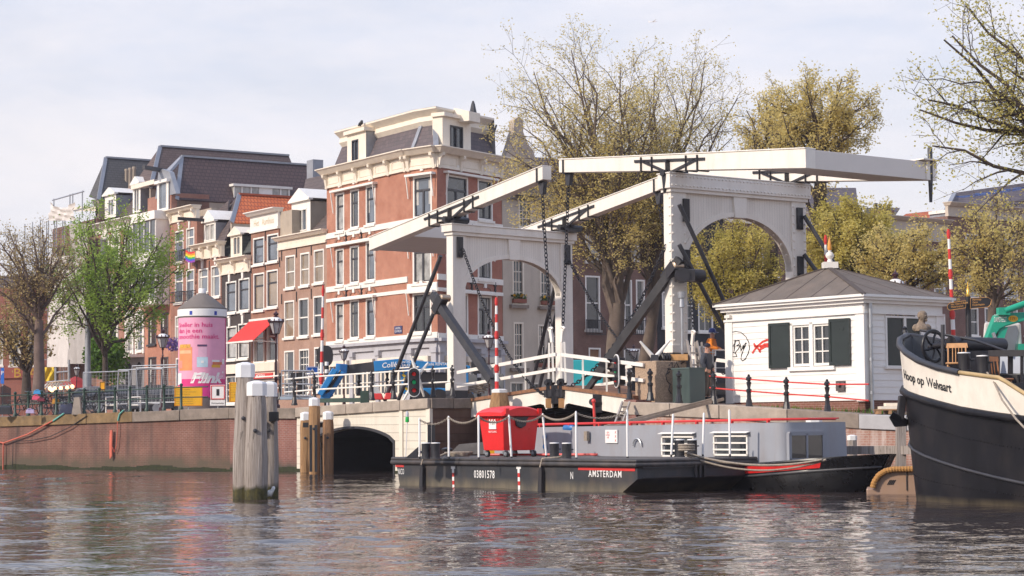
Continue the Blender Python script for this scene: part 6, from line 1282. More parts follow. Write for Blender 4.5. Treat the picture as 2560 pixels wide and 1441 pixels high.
m=MB(); inn=[[(p[8][0]+.08,p[8][1]+.07,p[8][2]),(p[8][0]+.08,p[8][1]+.3,1.9)] for p in SEC]; m.grid(inn); inn=[[(p[8][0]+.08,-p[8][1]-.07,p[8][2]),(p[8][0]+.08,-p[8][1]-.3,1.9)] for p in SEC]; m.grid(inn,True); m.build('bulwark_inside',mat('blue_black_inside',(.05,.055,.065),.45,var=.25),sh,SX)
m=MB(); pts2=[V((p[8][0],-p[8][1],p[8][2]+.01)) for p in SEC]; m.tube([V((pts[0].x-.05,0,pts[0].z))]+pts2,.06,8); m.build('far_bulwark_cap',m_dgrey,sh,SX,smooth=60)
m=MB(); fd=[p for p,s in zip(SEC,S_) if .4<=s<=4.2]; m.poly(*[(p[8][0],p[8][1]+.08,2.5) for p in fd],*[(p[8][0],-p[8][1]-.08,2.5) for p in fd][::-1]); md=[p for p,s in zip(SEC,S_) if s>=4.1]; m.poly(*[(p[8][0],p[8][1]+.08,1.9) for p in md],*[(p[8][0],-p[8][1]-.08,1.9) for p in md][::-1]); m.poly((4.2,-2.3,1.9),(4.2,2.3,1.9),(4.2,2.3,2.5),(4.2,-2.3,2.5)); m.build('deck',m_black,sh,SX)
# lettering on the band, following the hull
fW=Fr(P(2262,960,44.0),P(2408,990,40.6))
def onhull(s,f):  # point on the white band: f 0 wale .. 1 sheer
    r=sec(s); a,b=V(r[7]),V(r[8]); return a.lerp(b,f)
m=MB(); xs_=[.28]; tot=3.0
def bandpt(x,y):
    s=.56+x*1.0; zw=zc_(s,wale)+.24+.0*s; zs=zc_(s,sheer); r=sec(s); a,b=V(r[7]),V(r[8]); f=(zw+y-a.z)/max(.1,(b.z-a.z)); p=a.lerp(b,f); return (p.x,p.y-.012,p.z)
m.text('Hoop op Welvaart',bandpt,.19,.02,0,.9,align='LEFT'); m.build('bow_lettering',m_txtb,sh,SX)
m=MB()
for zf in (2,5):
    for k in range(60):
        s=lerp(.2,7,k/59); r=sec(s); p=V(r[5]) if zf==5 else V(r[2])*.5+V(r[1])*.5; m.ball((p.x,p.y-.005,p.z),.016,5)
for k in range(26):
    s=.03; r=sec(s); z_=lerp(.05,2.5,k/25); m.ball((s+.02-.22*z_/3.6*2,-.12,z_),.02,5)
m.build('rivet_rows',m_hull,sh,SX)
# anchor at the bow
m=MB(); q=P(2247,1052,44.3); 
an=thing('bow_anchor','black stockless anchor hanging at the ship stem','anchor',q); m.bar(P(2256,990,44.4),P(2250,1050,44.4),.16,.16); m.prism([P(2222,1044,44.2),P(2232,1030,44.2),P(2250,1040,44.3),P(2268,1050,44.4),P(2266,1066,44.4),P(2236,1068,44.2)],(.1,.35,0)); m.build('fluke',m_black,an,ID,bevel=.02)
# foredeck fittings
def world_to_ship(px,py,Y): return P(px,py,Y)
wl=thing('windlass','black ship windlass with large spoked flywheel and drum','windlass',P(2334,905,42.8)); c=P(2334,866,43.3); ax=V((.55,-.82,.05)).normalized(); X=V((ax.y,-ax.x,0)).normalized(); Z=V((0,0,1))
m=MB(); R=.345
for rr_ in (R,R*.93): m.tube([c+X*(rr_*math.cos(t*pi/16))+Z*(rr_*math.sin(t*pi/16)) for t in range(32)],.028,6,close=True)
m.build('flywheel_rim',m_black,wl,ID,smooth=60); m=MB()
for k in range(6):
    a=k*pi/3+.3; m.tube([c+(X*math.cos(a+.55*s)+Z*math.sin(a+.55*s))*(R*s) for s in (.08,.3,.55,.8,1)],.026,6)
m.tube([c-ax*.12,c+ax*.4],.07,10); m.build('flywheel_spokes',m_black,wl,ID,smooth=60)
wi=wl; m=MB(); q=P(2385,860,43.2); m.tube([q-B*.1,q+B*1.6],.16,14); m.cbox(q+B*.8+V((0,0,-.4)),1.5,.8,.5); m.build('drum',m_black,wi,ID,smooth=40)
mp_=thing('mast_stub','short dark mooring pole standing beside the spoked wheel','pole',P(2357,925,41.8)); MB().tube([P(2357,925,43),P(2357,826,43),P(2357,812,43)],.045,8).build('pole',m_dgrey,mp_,ID,smooth=60); 
sb=thing('ship_bollard','x','bollard'); MB().lathe([(.16,0),(.16,.02),(.13,.03),(.13,.36),(.132,.37)],18).build('post',m_black,sb,smooth=40); MB().lathe([(.134,.371),(.13,.39),(.001,.40)],18).build('cap',m_txtw,sb,smooth=40); MB().tube([(.1,-.05,.24),(.2,-.08,.24)],.02,6).build('pin',m_black,sb)
p=P(2411,928,42.1); move(sb,p,0); tag(sb,'left black bollard with white top on the ship foredeck',None,'bollards on the ship foredeck'); p=P(2458,936,41.7); dup(sb,p,0,'right black bollard with white top on the ship foredeck','bollards on the ship foredeck')
# wooden chairs
chm=mat('varnished_wood',(.33,.13,.045),.4,var=.3,scale=5); chm2=mat('pale_chair_wood',(.50,.26,.11),.5,var=.25,scale=5)
def chair(lab,base,rz,mt,sc=.92):
    t=thing('wooden_chair',lab,'chair'); M=None
    for x in (-.19,.19):
        for y in (-.19,.19):
            m=MB(); m.tube([(x*1.12,y*1.12,0),(x*.92,y*.92,.44)],[.018,.023],8); m.build('leg',mt,t,smooth=50)
    m=MB(); m.box(-.23,.23,-.22,.22,.43,.475); m.build('seat',mt,t,bevel=.02)
    m=MB(); 
    for x in (-.2,.2): m.tube([(x,.19,.47),(x,.26,.86)],.018,8)
    for x in (-.1,-.03,.04,.11): m.tube([(x,.2,.47),(x,.255,.84)],.011,6)
    m.hexa([(-.25,.245,.82),(.25,.245,.82),(.25,.28,.82),(-.25,.28,.82),(-.23,.265,.93),(.23,.265,.93),(.23,.3,.93),(-.23,.3,.93)]); m.build('backrest',mt,t,smooth=40)
    m=MB(); m.bar((-.2,-.2,.2),(-.2,.2,.2),.02,.02); m.bar((.2,-.2,.2),(.2,.2,.2),.02,.02); m.bar((-.2,0,.2),(.2,0,.2),.02,.02); m.build('stretcher',mt,t)
    move(t,base,rz,sc)
chair('pale wooden chair behind the left ship bollard',P(2392,958,42.5),-.3,chm2); chair('dark varnished wooden chair behind the right ship bollard',P(2496,1006,41.8),.45,chm,1.05)
cb=thing('ship_cabin_rail','black steel rail and pale blue deckhouse at the right edge of the ship','deckhouse',P(2540,930,41.5)); m=MB(); m.bar(P(2478,884,41.6),P(2700,882,40.0),.2,.13); m.bar(P(2526,890,41.4),P(2526,936,41.4),.09,.09)
for x in (2555,2600): m.bar(P(x,890,41),P(x,1020,41),.06,.06)
m.tube([P(2300,826,43.8),P(2440,852,43),P(2520,880,42)],.03,6); m.build('rail',m_black,cb,ID); MB().hexa([P(2500,934,42.3),P(2700,934,41.3),P(2700,934,43.5),P(2500,934,44),P(2500,892,42.3),P(2700,892,41.3),P(2700,892,43.5),P(2500,892,44)]).build('deckhouse_wall',mat('pale_blue_grey',(.42,.45,.52),.5),cb,ID)
MB().hexa([P(2478,1010,42.3),P(2700,1030,41.3),P(2700,1030,43.5),P(2478,1010,44),P(2478,937,42.3),P(2700,937,41.3),P(2700,937,43.5),P(2478,937,44)]).build('coaming',m_black,cb,ID)
ml=thing('ship_mooring_rope','grey rope running down from the right ship bollard over the side','rope',P(2480,945,40)); MB().tube([P(2468,932,41.5),P(2486,958,40.7),P(2505,1000,40.1),P(2540,1048,39.4),P(2600,1110,38.4)],.022,6).build('rope',m_rope,ml,ID)
# stone bust on the bow
bs=thing('bust','weathered stone bust of a bald man on the ship bow rail','bust',P(2304,826,44.2)); c=P(2304,826,44.2); m=MB(); k=1.0
m.tube([c+V((.0,0,-.02)),c+V((0,0,.05)),c+V((0,0,.1)),c+V((.0,0,.15)),c+V((.01,0,.19)),c+V((.02,-.01,.23)),c+V((.025,-.01,.29)),c+V((.015,0,.36)),c+V((.0,0,.41)),c+V((-.005,0,.43))],[.17,.18,.15,.09,.07,.085,.105,.11,.075,.02],12); m.ball(c+V((-.12,0,.05)),.09,8); m.ball(c+V((.13,0,.05)),.09,8); m.ball(c+V((.105,-.07,.27)),.022,6); m.ball(c+V((.09,-.06,.22)),.035,6); m.ball(c+V((.075,-.085,.31)),.03,6); m.ball(c+V((-.07,-.06,.285)),.025,6)
m.build('head',mat('weathered_bronze_stone',(.22,.165,.12),.85,var=.4,scale=14,bump=.8,bs=30),bs,ID,smooth=70)
MB().lathe([(.07,0),(.05,.06),(.06,.1),(.02,.14)],8,P(2262,832,44.6)).build('rail_cleat',m_black,sh,ID)
# ---------- mooring posts ----------
def weathered(name,c1,c2,moss=True):
    m,nt,b=nodes(name); tc=N(nt,'TexCoord'); sp=N(nt,'SeparateXYZ'); L(nt,tc,'Object',sp,0)
    g=noise(nt,coords(nt,(9,9,.35)),2.2,7,.7); n=noise(nt,coords(nt),1.6,5); c=mixc(nt,(remap(nt,g,0,0,1,.35,.68),0),c1,c2)
    k=noise(nt,coords(nt,(3.5,3.5,.9)),3,4); c=mixc(nt,(remap(nt,k,0,0,.75,.62,.72),0),(c,2),tuple(x*.3 for x in c1)); src=c
    if moss:
        r=N(nt,'MapRange'); r.inputs[1].default_value=.62; r.inputs[2].default_value=.38; ad=N(nt,'Math',operation='MULTIPLY_ADD'); ad.inputs[1].default_value=-.5; L(nt,n,0,ad,0); L(nt,sp,2,ad,2); 
        r.inputs[1].default_value=.10; r.inputs[2].default_value=-.02; L(nt,ad,0,r,0)
        mm=noise(nt,coords(nt),9,4); mc_=mixc(nt,(remap(nt,mm,0,0,1),0),(.02,.022,.012),(.09,.075,.02)); src=mixc(nt,(r,0),(c,2),(mc_,2))
    L(nt,src,2,b,'Base Color'); b.inputs['Roughness'].default_value=.9; bumpn(nt,b,g,0,.9,.03); return m
m_grey_post=weathered('weathered_timber',(.20,.165,.14),(.46,.40,.36)); m_or_post=weathered('new_timber',(.24,.13,.06),(.46,.27,.13),False); m_wetpost=weathered('worn_timber',(.15,.085,.05),(.36,.19,.09),False)
def mpost(lab,px0,px1,ytop,ybase,mt,lean=0,cap=True,name='mooring_post',grp='grey mooring posts in the water',taper=1.12,rz=.3,sh=.9):
    base=PZ((px0+px1)/2,ybase,0); D=base.y; r=(px1-px0)/2/F*D; zt=P((px0+px1)/2,ytop,D).z; t=thing(name,lab,'mooring post',base,group=grp); M=Matrix.Translation(base)
    rg=random.Random(px0); ch=.028*D/5000*1000*.036*0+34/F*D*(1 if name=='mooring_post' else .55); zc_=zt-ch
    prof=[]; ks=[(-.8,1*taper),(0,taper),(zc_*.35,1.04*taper),(zc_*.62,1.02),(zc_*.86,sh+.06),(zc_*.93,sh),(zc_,sh*.93)]
    m=MB(); n=10; rows=[]
    for z_,f in ks: rows.append([(r*f*(1+.05*math.sin(3*a+rg.random()*.3))*math.cos(a+rz)+lean*z_,r*f*(1+.04*math.cos(2*a+z_))*math.sin(a+rz),z_) for a in [2*pi*k/n for k in range(n+1)]])
    m.grid(rows,True); m.poly(*rows[-1][:-1]); m.build('timber',mt,t,M,smooth=40)
    if cap: 
        rc=r*.97 if name=='mooring_post' else r*1.0; MB().lathe([(rc,zc_-.01),(rc,zt-.05),(rc*.9,zt-.01),(rc*.25,zt+.03)],6,(lean*zc_,0,0),.2).build('white_cap',mat('cap_white',(.80,.78,.77),.5,var=.03),t,M)
    m=MB(); 
    for z_ in (zc_*.66,): m.lathe([(.05,0),(.05,.03),(.02,.04)],8,(lean*z_,-r*1.0,z_),ax=(0,-1,0))
    m.build('bolt',m_dgrey,t,M); return t
mpost('left grey mooring post, tallest of the three, with white cap',584,634,909,1247,m_grey_post,.012,taper=1.1)
mpost('front grey mooring post in the middle with white cap and bolt',614,666,955,1248,m_grey_post,.006,taper=1.1)
t=mpost('right dark streaked grey mooring post behind the middle one',655,695,957,1243,m_grey_post,-.004,taper=1.06)
t=thing('post_coupling','black steel coupling beams bolted between the grey mooring posts','coupling',P(680,1042,49.6)); m=MB(); m.hexa([P(672,1053,49),P(697,1053,48.6),P(697,1053,49.2),P(672,1053,49.6),P(672,1030,49),P(697,1030,48.6),P(697,1030,49.2),P(672,1030,49.6)]); m.build('beam',m_black,t,ID); m=MB(); m.hexa([P(606,1060,48.9),P(620,1060,48.9),P(620,1060,49.3),P(606,1060,49.3),P(606,1022,48.9),P(620,1022,48.9),P(620,1022,49.3),P(606,1022,49.3)]); m.build('beam',m_black,t,ID)
t=thing('gull','white gull floating at the foot of the right grey mooring post','gull',PZ(671,1240,0)); q=PZ(671,1244,.02); m=MB(); m.tube([q+V((-.16,.05,.04)),q+V((-.08,0,.08)),q+V((.05,0,.1)),q+V((.1,-.01,.17)),q+V((.13,-.02,.24)),q+V((.15,-.02,.26))],[.015,.07,.085,.045,.045,.01],8); m.build('body',m_txtw,t,ID,smooth=70)
for px0,px1,yt,yb,lab,mt,ln in ((750,778,1032,1182,'short left orange brown fender post at the dark passage',m_or_post,.004),(772,800,996,1184,'tall middle orange brown fender post at the dark passage',m_or_post,0),(807,834,1030,1184,'right brown fender post, worn and darker, at the dark passage',m_wetpost,0)):
    mpost(lab,px0,px1,yt,yb,mt,ln,name='fender_post',grp='timber fender posts before the passage',taper=1.0,sh=1.0)
t=thing('post_coupling','black steel coupling between the orange fender posts','coupling',P(760,1062,72)); m=MB(); m.bar(P(758,1063,73.6),P(816,1063,73.6),.2,.18); 
for x in (777,790): m.bar(P(x,1063,72.6),P(x,1180,72.6),.1,.08)
m.build('beam',m_black,t,ID)
t=mpost('short thick brown post with white cap carrying the barrier pole at the leaf',1226,1272,975,1020,m_or_post,0,name='fender_post',grp='timber fender posts before the passage') if False else None
bp=P(1249,1012,69.5); t=thing('barrier_pedestal','octagonal brown timber pile head with white top at the left leaf','pile',bp); r_=23/F*69.5; zt=P(1249,975,69.5).z; MB().lathe([(r_*1.1,-1.2),(r_*1.1,zt-.55),(r_*.85,zt-.13),(r_*.85,zt-.1)],8).build('timber',m_or_post,t,Matrix.Translation((bp.x,bp.y,0)),smooth=20); MB().lathe([(r_*.86,zt-.1),(r_*.86,zt),(r_*.6,zt+.03)],8).build('white_cap',m_txtw,t,Matrix.Translation((bp.x,bp.y,0)))
for x,y0,y1,D,lab in ((2130,1090,1240,55,'short grey pile with white cap right of the houseboat cabin'),):
    p=P(x,y0,D); t=thing('short_pile',lab,'pile',(p.x,p.y,0)); m=MB(); m.lathe([(.13,-.5),(.13,p.z-.12)],8,(p.x,p.y,0)); m.build('timber',m_grey_post,t,ID); MB().lathe([(.14,p.z-.12),(.14,p.z),(.05,p.z+.03)],6,(p.x,p.y,0)).build('white_cap',m_txtw,t,ID)
p=P(2035,1048,56); t=thing('short_pile','white topped pile head just above the houseboat roof rail','pile',(p.x,p.y,0)); MB().lathe([(.22,-.5),(.22,p.z-.14)],6,(p.x,p.y,0)).build('timber',m_grey_post,t,ID); MB().lathe([(.23,p.z-.14),(.23,p.z),(.1,p.z+.04)],6,(p.x,p.y,0)).build('white_cap',m_txtw,t,ID)
t=thing('fender_beam','horizontal grey timber fender beam between houseboat and ship','fender beam',P(2110,1126,54)); m=MB(); m.bar(P(2105,1126,54),P(2290,1126,52.5),.22,.22); m.bar(P(2252,1060,52.8),P(2252,1240,52.8),.24,.24); m.build('timber',m_grey_post,t,ID)
# ---------- advertising column ----------
cA=P(505,1010,85.0); Rr=59/F*85; z0=2.3; zz=lambda y:P(505,y,85).z
ac=thing('advertising_column','round advertising column with pink poster, white band and grey cone roof','advertising column',(cA.x,cA.y,z0)); Mc=Matrix.Translation((cA.x,cA.y,0))
MB().lathe([(Rr,z0),(Rr,zz(797)),(Rr*1.01,zz(797)),(Rr*1.01,zz(787))],40).build('drum',mat('column_grey',(.19,.16,.15),.85,dirt=(.1,.085,.08)),ac,Mc,smooth=40)
MB().lathe([(Rr*1.045,zz(793)),(Rr*1.045,zz(776)),(Rr*1.0,zz(774))],40).build('white_band',m_txtw,ac,Mc,smooth=40)
MB().lathe([(Rr*1.03,zz(776)),(Rr*1.03,zz(772)),(Rr*.96,zz(768)),(Rr*.72,zz(757)),(Rr*.42,zz(743)),(Rr*.18,zz(735)),(Rr*.12,zz(733))],40).build('cone_roof',mat('cone_grey',(.17,.145,.13),.9,var=.15,bump=.3,dirt=(.11,.09,.08)),ac,Mc,smooth=30)
MB().lathe([(Rr*.17,zz(734)),(Rr*.17,zz(724)),(Rr*.15,zz(722))],12).build('top_box',m_txtw,ac,Mc,smooth=40)
aim=math.atan2(CAM.y-cA.y,CAM.x-cA.x)
def oncol(x,zv,off=0.): a=aim+x/Rr; return (math.cos(a)*(Rr+off),math.sin(a)*(Rr+off),zv)
def colpatch(x0,x1,za,zb,nm,mt,off,par):
    n=max(2,int(abs(x1-x0)/.12)); m=MB(); m.grid([[oncol(lerp(x0,x1,i/n),za,off) for i in range(n+1)],[oncol(lerp(x0,x1,i/n),zb,off) for i in range(n+1)]]); return m.build(nm,mt,par,Mc,smooth=60)
pk=colpatch(-1.42,1.42,zz(965),zz(797),'pink_poster',mat('poster_pink',(.80,.36,.50),.5,var=.05),.008,ac); cm=mat('poster_magenta',(.68,.03,.20),.5,var=.05)
colpatch(-1.42,1.30,zz(966),zz(949),'magenta_strip',cm,.012,pk); colpatch(1.27,1.42,zz(949),zz(797),'magenta_edge',cm,.012,pk); colpatch(-1.42,1.42,zz(995),zz(966),'lower_poster',mat('poster_hotpink',(.72,.05,.28),.5,var=.04),.008,ac)
m=MB()
for i,s in enumerate(('Sneller in huis','dan je een','smoothie maakt.')): m.text(s,lambda x,y:oncol(-1.24+x,zz(820+i*14.6)+y,.016),.185,.014,0,1.12,align='LEFT')
m.build('poster_lettering',cm,pk,Mc); m=MB(); m.text('Flink',lambda x,y:oncol(.17+x,zz(958)+y,.018),.40,.05,.32,1.25); m.text('•',lambda x,y:oncol(1.02+x,zz(941)+y,.018),.3); m.build('poster_logo',m_txtw,pk,Mc)
colpatch(-1.22,-.42,zz(928),zz(870),'paper_bag',mat('bag_orange',(.78,.27,.10),.6,var=.15),.012,pk); colpatch(-1.15,-.48,zz(886),zz(878),'bag_band',mat('bag_pale',(.85,.45,.25),.6),.015,pk); colpatch(-1.15,-.5,zz(872),zz(863),'bag_contents',mat('bag_food',(.75,.35,.05),.6,var=.5,scale=12),.014,pk); colpatch(-1.3,-.95,zz(922),zz(903),'hand_print',mat('hand_tone',(.72,.28,.22),.6),.016,pk)
colpatch(-.22,.24,zz(920),zz(895),'blender_base',mat('pale_blue_print',(.50,.66,.74),.5),.012,pk); colpatch(-.16,.2,zz(895),zz(870),'blender_jug',mat('jug_print',(.72,.42,.55),.4),.012,pk); colpatch(-.2,.2,zz(869),zz(864),'blender_lid',mat('lid_print',(.10,.05,.12),.5),.014,pk); colpatch(-.05,.07,zz(910),zz(904),'dial',m_txtw,.016,pk)
colpatch(.4,.85,zz(921),zz(914),'yellow_fruit',mat('fruit_print',(.80,.42,.05),.5),.012,pk); colpatch(.45,.95,zz(914),zz(907),'red_fruit',mat('redfruit_print',(.62,.16,.07),.5),.012,pk); colpatch(.42,.8,zz(907),zz(902),'tray',m_txtw,.012,pk); colpatch(.98,1.12,zz(912),zz(899),'glass',m_txtw,.012,pk)
colpatch(-1.4,-1.0,zz(963),zz(934),'phone_card',m_txtw,.016,pk)
colpatch(-.53,-.41,zz(790.5),zz(781),'blue_square',mat('enamel_blue',(.02,.05,.38),.4),.045*Rr+.004,ac); colpatch(.5,.62,zz(791),zz(781.5),'blue_square',mat('enamel_blue',(.02,.05,.38),.4),.045*Rr+.004,ac)
# ---------- signs on the quay ----------
def sign(name,lab,cat,x0,y0,x1,y1,D,mt,border=None,back=None,post=None,rot=.0,r=.03):
    a,b=P(x0,y1,D),P(x1,y1,D); fr=Fr(a,b+V((0,rot,0))); zb,zt=P(x0,y1,D).z,P(x0,y0,D).z; t=thing(name,lab,cat,(a.x,a.y,zb)); w=fr.L
    MB().box(0,w,0,.03,zb,zt).build('panel',mt,t,fr.M,bevel=.01)
    if border is not None:
        k,bm=border; m=MB(); e=.012; m.box(k*.5,w-k*.5,-e,0,zt-k*1.5,zt-k*.5); m.box(k*.5,w-k*.5,-e,0,zb+k*.5,zb+k*1.5); m.box(k*.5,k*1.5,-e,0,zb+k*1.5,zt-k*1.5); m.box(w-k*1.5,w-k*.5,-e,0,zb+k*1.5,zt-k*1.5); m.build('border',bm,t,fr.M)
    if post:
        m=MB(); 
        for u in post: m.tube([(w*u,.06,zb-.9),(w*u,.06,zt-.05)],.03,6)
        m.build('post',m_steel,t,fr.M)
    return t,fr,zb,zt
orl=mat('orange_line',(.72,.25,.01),.5); gr_=mat('grey_print',(.35,.25,.05),.6)
t,fr,zb,zt=sign('notice_board','large yellow notice board with seven lines of text before the advertising column','sign',436,967,506,1016,82.6,m_yellow,(.025,orl),post=(.5,))
m=MB()
for i,s in enumerate(('Tijdelijke omleiding','De ophaalbrug is gestremd','Doorvaart beperkt','van 08 t/m 18 uur','de werkzaamheden zijn','tussen mei en augustus','omleiding via de Amstel')): m.text(s,lambda x,y:(.08+x,-.014,zt-.14-.097*i+y),.05,.0,align='LEFT')
m.build('sign_lettering',gr_,t,fr.M)
t,fr,zb,zt=sign('bollard_sign','white traffic board with red frame and black bar symbol','sign',526,963,563,1000,82.2,m_txtw,(.035,m_red),post=(.5,)); w=fr.L; MB().box(w/2-.06,w/2+.06,-.012,0,zb+.17,zt-.17).build('bar_symbol',m_txtb,t,fr.M,bevel=.03)
t2,fr2,zb2,zt2=sign('text_plate','small white text plate below the bar symbol board','sign',525,1001,563,1015,82.2,m_txtw); MB().text('Werkzaamheden',lambda x,y:(fr2.L/2+x,-.008,(zb2+zt2)/2-.04+y),.07,.0,0,.75).build('sign_lettering',m_txtb,t2,fr2.M)
t,fr,zb,zt=sign('notice_board','yellow notice board partly hidden behind the tallest grey mooring post','sign',573,956,604,1006,81.6,m_yellow,(.025,orl),post=(.5,)); m=MB()
for i,s in enumerate(('Let op','m 12-5','m 1-6','m 19-6','wo 26','t/m 7')): m.text(s,lambda x,y:(.06+x,-.014,zt-.13-.1*i+y),.05,.0,align='LEFT')
m.build('sign_lettering',gr_,t,fr.M)
t,fr,zb,zt=sign('direction_sign','small blue square road sign with white chevron beside the barrier pole','sign',766,917,794,939,84,mat('sign_blue',(.02,.14,.55),.4),(.02,m_txtw),rot=.2); w=fr.L; MB().prism([(w*.2,-.012,zb+.05),(w*.5,-.012,zt-.08),(w*.8,-.012,zb+.05),(w*.62,-.012,zb+.05),(w*.5,-.012,zb+.17),(w*.38,-.012,zb+.05)],(0,.01,0)).build('chevron',m_txtw,t,fr.M)
def discsign(lab,x,y,ry,D,rz=0):
    c=P(x,y,D); r=ry/F*D; t=thing('round_sign',lab,'round sign',c); m=MB(); n=24; ax=Matrix.Rotation(rz,3,'Z')
    m.prism([c+ax@V((r*.78*math.copysign(abs(math.cos(a))**.7,math.cos(a)),0,r*math.copysign(abs(math.sin(a))**.8,math.sin(a)))) for a in [2*pi*k/n for k in range(n)]],ax@V((0,.12,0))); m.build('disc',m_black,t,ID); MB().tube([c+V((0,.16,r)),c+V((0,.16,-r-2))],.05,6).build('post',m_black,t,ID)
discsign('dark back of an oval traffic board behind the left barrier pole',812,890,26,80)
discsign('dark back of an oval traffic board under the black rack',1197,915,24,81)
# ---------- lamps ----------
lm=thing('street_lamp','x','street lamp')
MB().lathe([(.2,0),(.2,.25),(.13,.32),(.15,.7),(.1,.8),(.075,.9),(.06,1.4),(.08,1.45),(.085,1.6),(.055,1.65),(.045,3.2),(.07,3.24),(.04,3.3),(.035,3.55),(.09,3.62),(.03,3.68)],10).build('column',m_plum,lm,smooth=40)
MB().lathe([(.15,3.72),(.33,4.28)],6).build('lantern_glass',m_lampglass,lm)
m=MB(); 
for i in range(6): a=i*pi/3; m.tube([(.155*math.cos(a),.155*math.sin(a),3.71),(.335*math.cos(a),.335*math.sin(a),4.28)],.016,4)
m.lathe([(.03,3.66),(.16,3.7),(.16,3.73)],6); m.lathe([(.36,4.26),(.40,4.3),(.40,4.33),(.34,4.33)],12); m.build('lantern_frame',m_plum,lm)
MB().lathe([(.33,4.33),(.28,4.42),(.17,4.49),(.1,4.52)],12).build('white_dome',m_txtw,lm,smooth=60)
m=MB()
for i in range(10): a=i*pi/5; m.tube([(.38*math.cos(a),.38*math.sin(a),4.32),(.37*math.cos(a),.37*math.sin(a),4.4),(.4*math.cos(a),.4*math.sin(a),4.45)],[.03,.035,.004],5)
m.lathe([(.12,4.5),(.13,4.54),(.06,4.58),(.12,4.64),(.13,4.7),(.05,4.76),(.03,4.8),(.002,4.9)],8); m.build('crown',m_plum,lm,smooth=40)
LP=[(690,774,86,'plum street lamp standing before the russet house with the red awning'),(407,818,92,'plum street lamp left of the advertising column'),(860,860,80,'plum street lamp before the grey shop front'),(1222,822,84,'plum street lamp seen inside the far portal arch beside the barrier pole'),(1584,860,82,'plum lantern low between the large trunk and the crossed arms'),(2238,672,68,'plum lantern rising behind the bridge house roof'),(192,908,104,'small dark street lamp beside the stage lighting truss')]
for i,(x,y,D,lab) in enumerate(LP):
    tp=P(x,y,D); s=(tp.z-2.4)/4.9; s=min(1.15,s); b=(tp.x,tp.y,tp.z-4.9*s)
    if i==0: move(lm,b,.2,s); tag(lm,lab,None,'plum street lamps')
    else: dup(lm,b,.2+.1*i,lab,'plum street lamps',s)
# ---------- barrier poles ----------
def barrier(lab,xb,yb,xt,yt,D,seg):
    a,b=P(xb,yb,D),P(xt,yt,D); t=thing('barrier_pole',lab,'barrier pole',a); n=seg; mw,mr=MB(),MB()
    for i in range(n):
        p,q=a.lerp(b,i/n),a.lerp(b,(i+1)/n); f0=lerp(.07,.042,i/n); f1=lerp(.07,.042,(i+1)/n); (mr if (n-1-i)%2==0 else mw).tube([p,q],[f0,f1],12)
        if (n-1-i)%4==0: c=p.lerp(q,.5); mr.tube([c-(q-p).normalized()*.09,c+(q-p).normalized()*.09],(f0+f1)*.7,12)
    multi('pole',[(mr,m_red),(mw,m_txtw)],t,ID,50)
barrier('tall red and white barrier pole standing before the tan houses',803,962,808,714,78.5,9); barrier('red and white barrier pole rising from the pile head inside the far portal arch',1242,975,1241,744,69.8,11); barrier('red and white barrier pole peeping over the bridge house finial',2066,760,2064,588,63.0+4,7); barrier('long red and white barrier pole leaning right of the bridge house',2384,850,2371,573,62,11)
# ---------- traffic lights ----------
def tlight(lab,x,y,h,D,rz,on=True):
    c=P(x,y,D); k=h/F*D/2; t=thing('traffic_light',lab,'traffic light',M=Matrix.Translation(c)@Matrix.Rotation(rz,4,'Z')); n=24
    def stad(r,hh): return [(r*math.cos(a),(hh-r)*(1 if math.sin(a)>=0 else -1)+r*math.sin(a)) for a in [2*pi*(i+.5)/n for i in range(n)]]
    MB().prism([(p[0],0,p[1]) for p in stad(k*.42,k)],(0,.03,0)).build('white_rim',m_txtw,t); MB().prism([(p[0],-.012,p[1]) for p in stad(k*.36,k*.94)],(0,.012,0)).build('backboard',m_black,t); MB().box(-k*.26,k*.26,.03,.28,-k*.8,k*.8).build('housing',m_black,t,bevel=.03)
    for zc,col,nm in ((k*.55,(.75,.03,.03),'red_lamp'),(0,(.02,.5,.18),'green_lamp'),(-k*.55,(.55,.03,.04),'red_lamp')):
        MB().lathe([(k*.14,0),(k*.13,.02),(k*.08,.045),(.001,.055)],14,(0,-.014,zc),ax=(0,-1,0)).build(nm,emis(nm+('_lit' if on else '_off'),col,.16 if on else .06),t,smooth=60)
        m=MB(); q=[]
        for i in range(9): a=pi*(i/8)*1.1-.15; q.append((k*.21*math.cos(a),k*.21*math.sin(a)+zc))
        m.grid([[(u,-.0,z_) for u,z_ in q],[(u*.95,-.24+.08*math.sin(i),z_-.01) for i,(u,z_) in enumerate(q)]]); m.grid([[(u,-.0,z_) for u,z_ in q],[(u*.95,-.24+.08*math.sin(i),z_-.01) for i,(u,z_) in enumerate(q)]],True); m.build('hood',m_black,t)
    MB().tube([(0,.1,-k*.9),(0,.1,-k*1.25),(.03,.1,-k*1.38),(.14,.14,-k*1.42),(.2,.3,-k*1.42)],.05,8).build('bracket',m_dgrey,t,smooth=60); return t
tlight('white rimmed traffic light with red and green lamps facing the water',1035,956,74,71.4,math.atan2(P(1036,943,71.4).x,71.4)*-1+.0); tlight('traffic light turned sideways showing its three hoods beside the iron posts',1540,928,84,65.5,-1.25,False)
cross_arms('white tapered arms crossed behind the water traffic light',P(1044,940,72.2),[(1027,890,72.2),(1070,908,72.6),(1007,1003,72.2),(1060,992,72.4)],'')
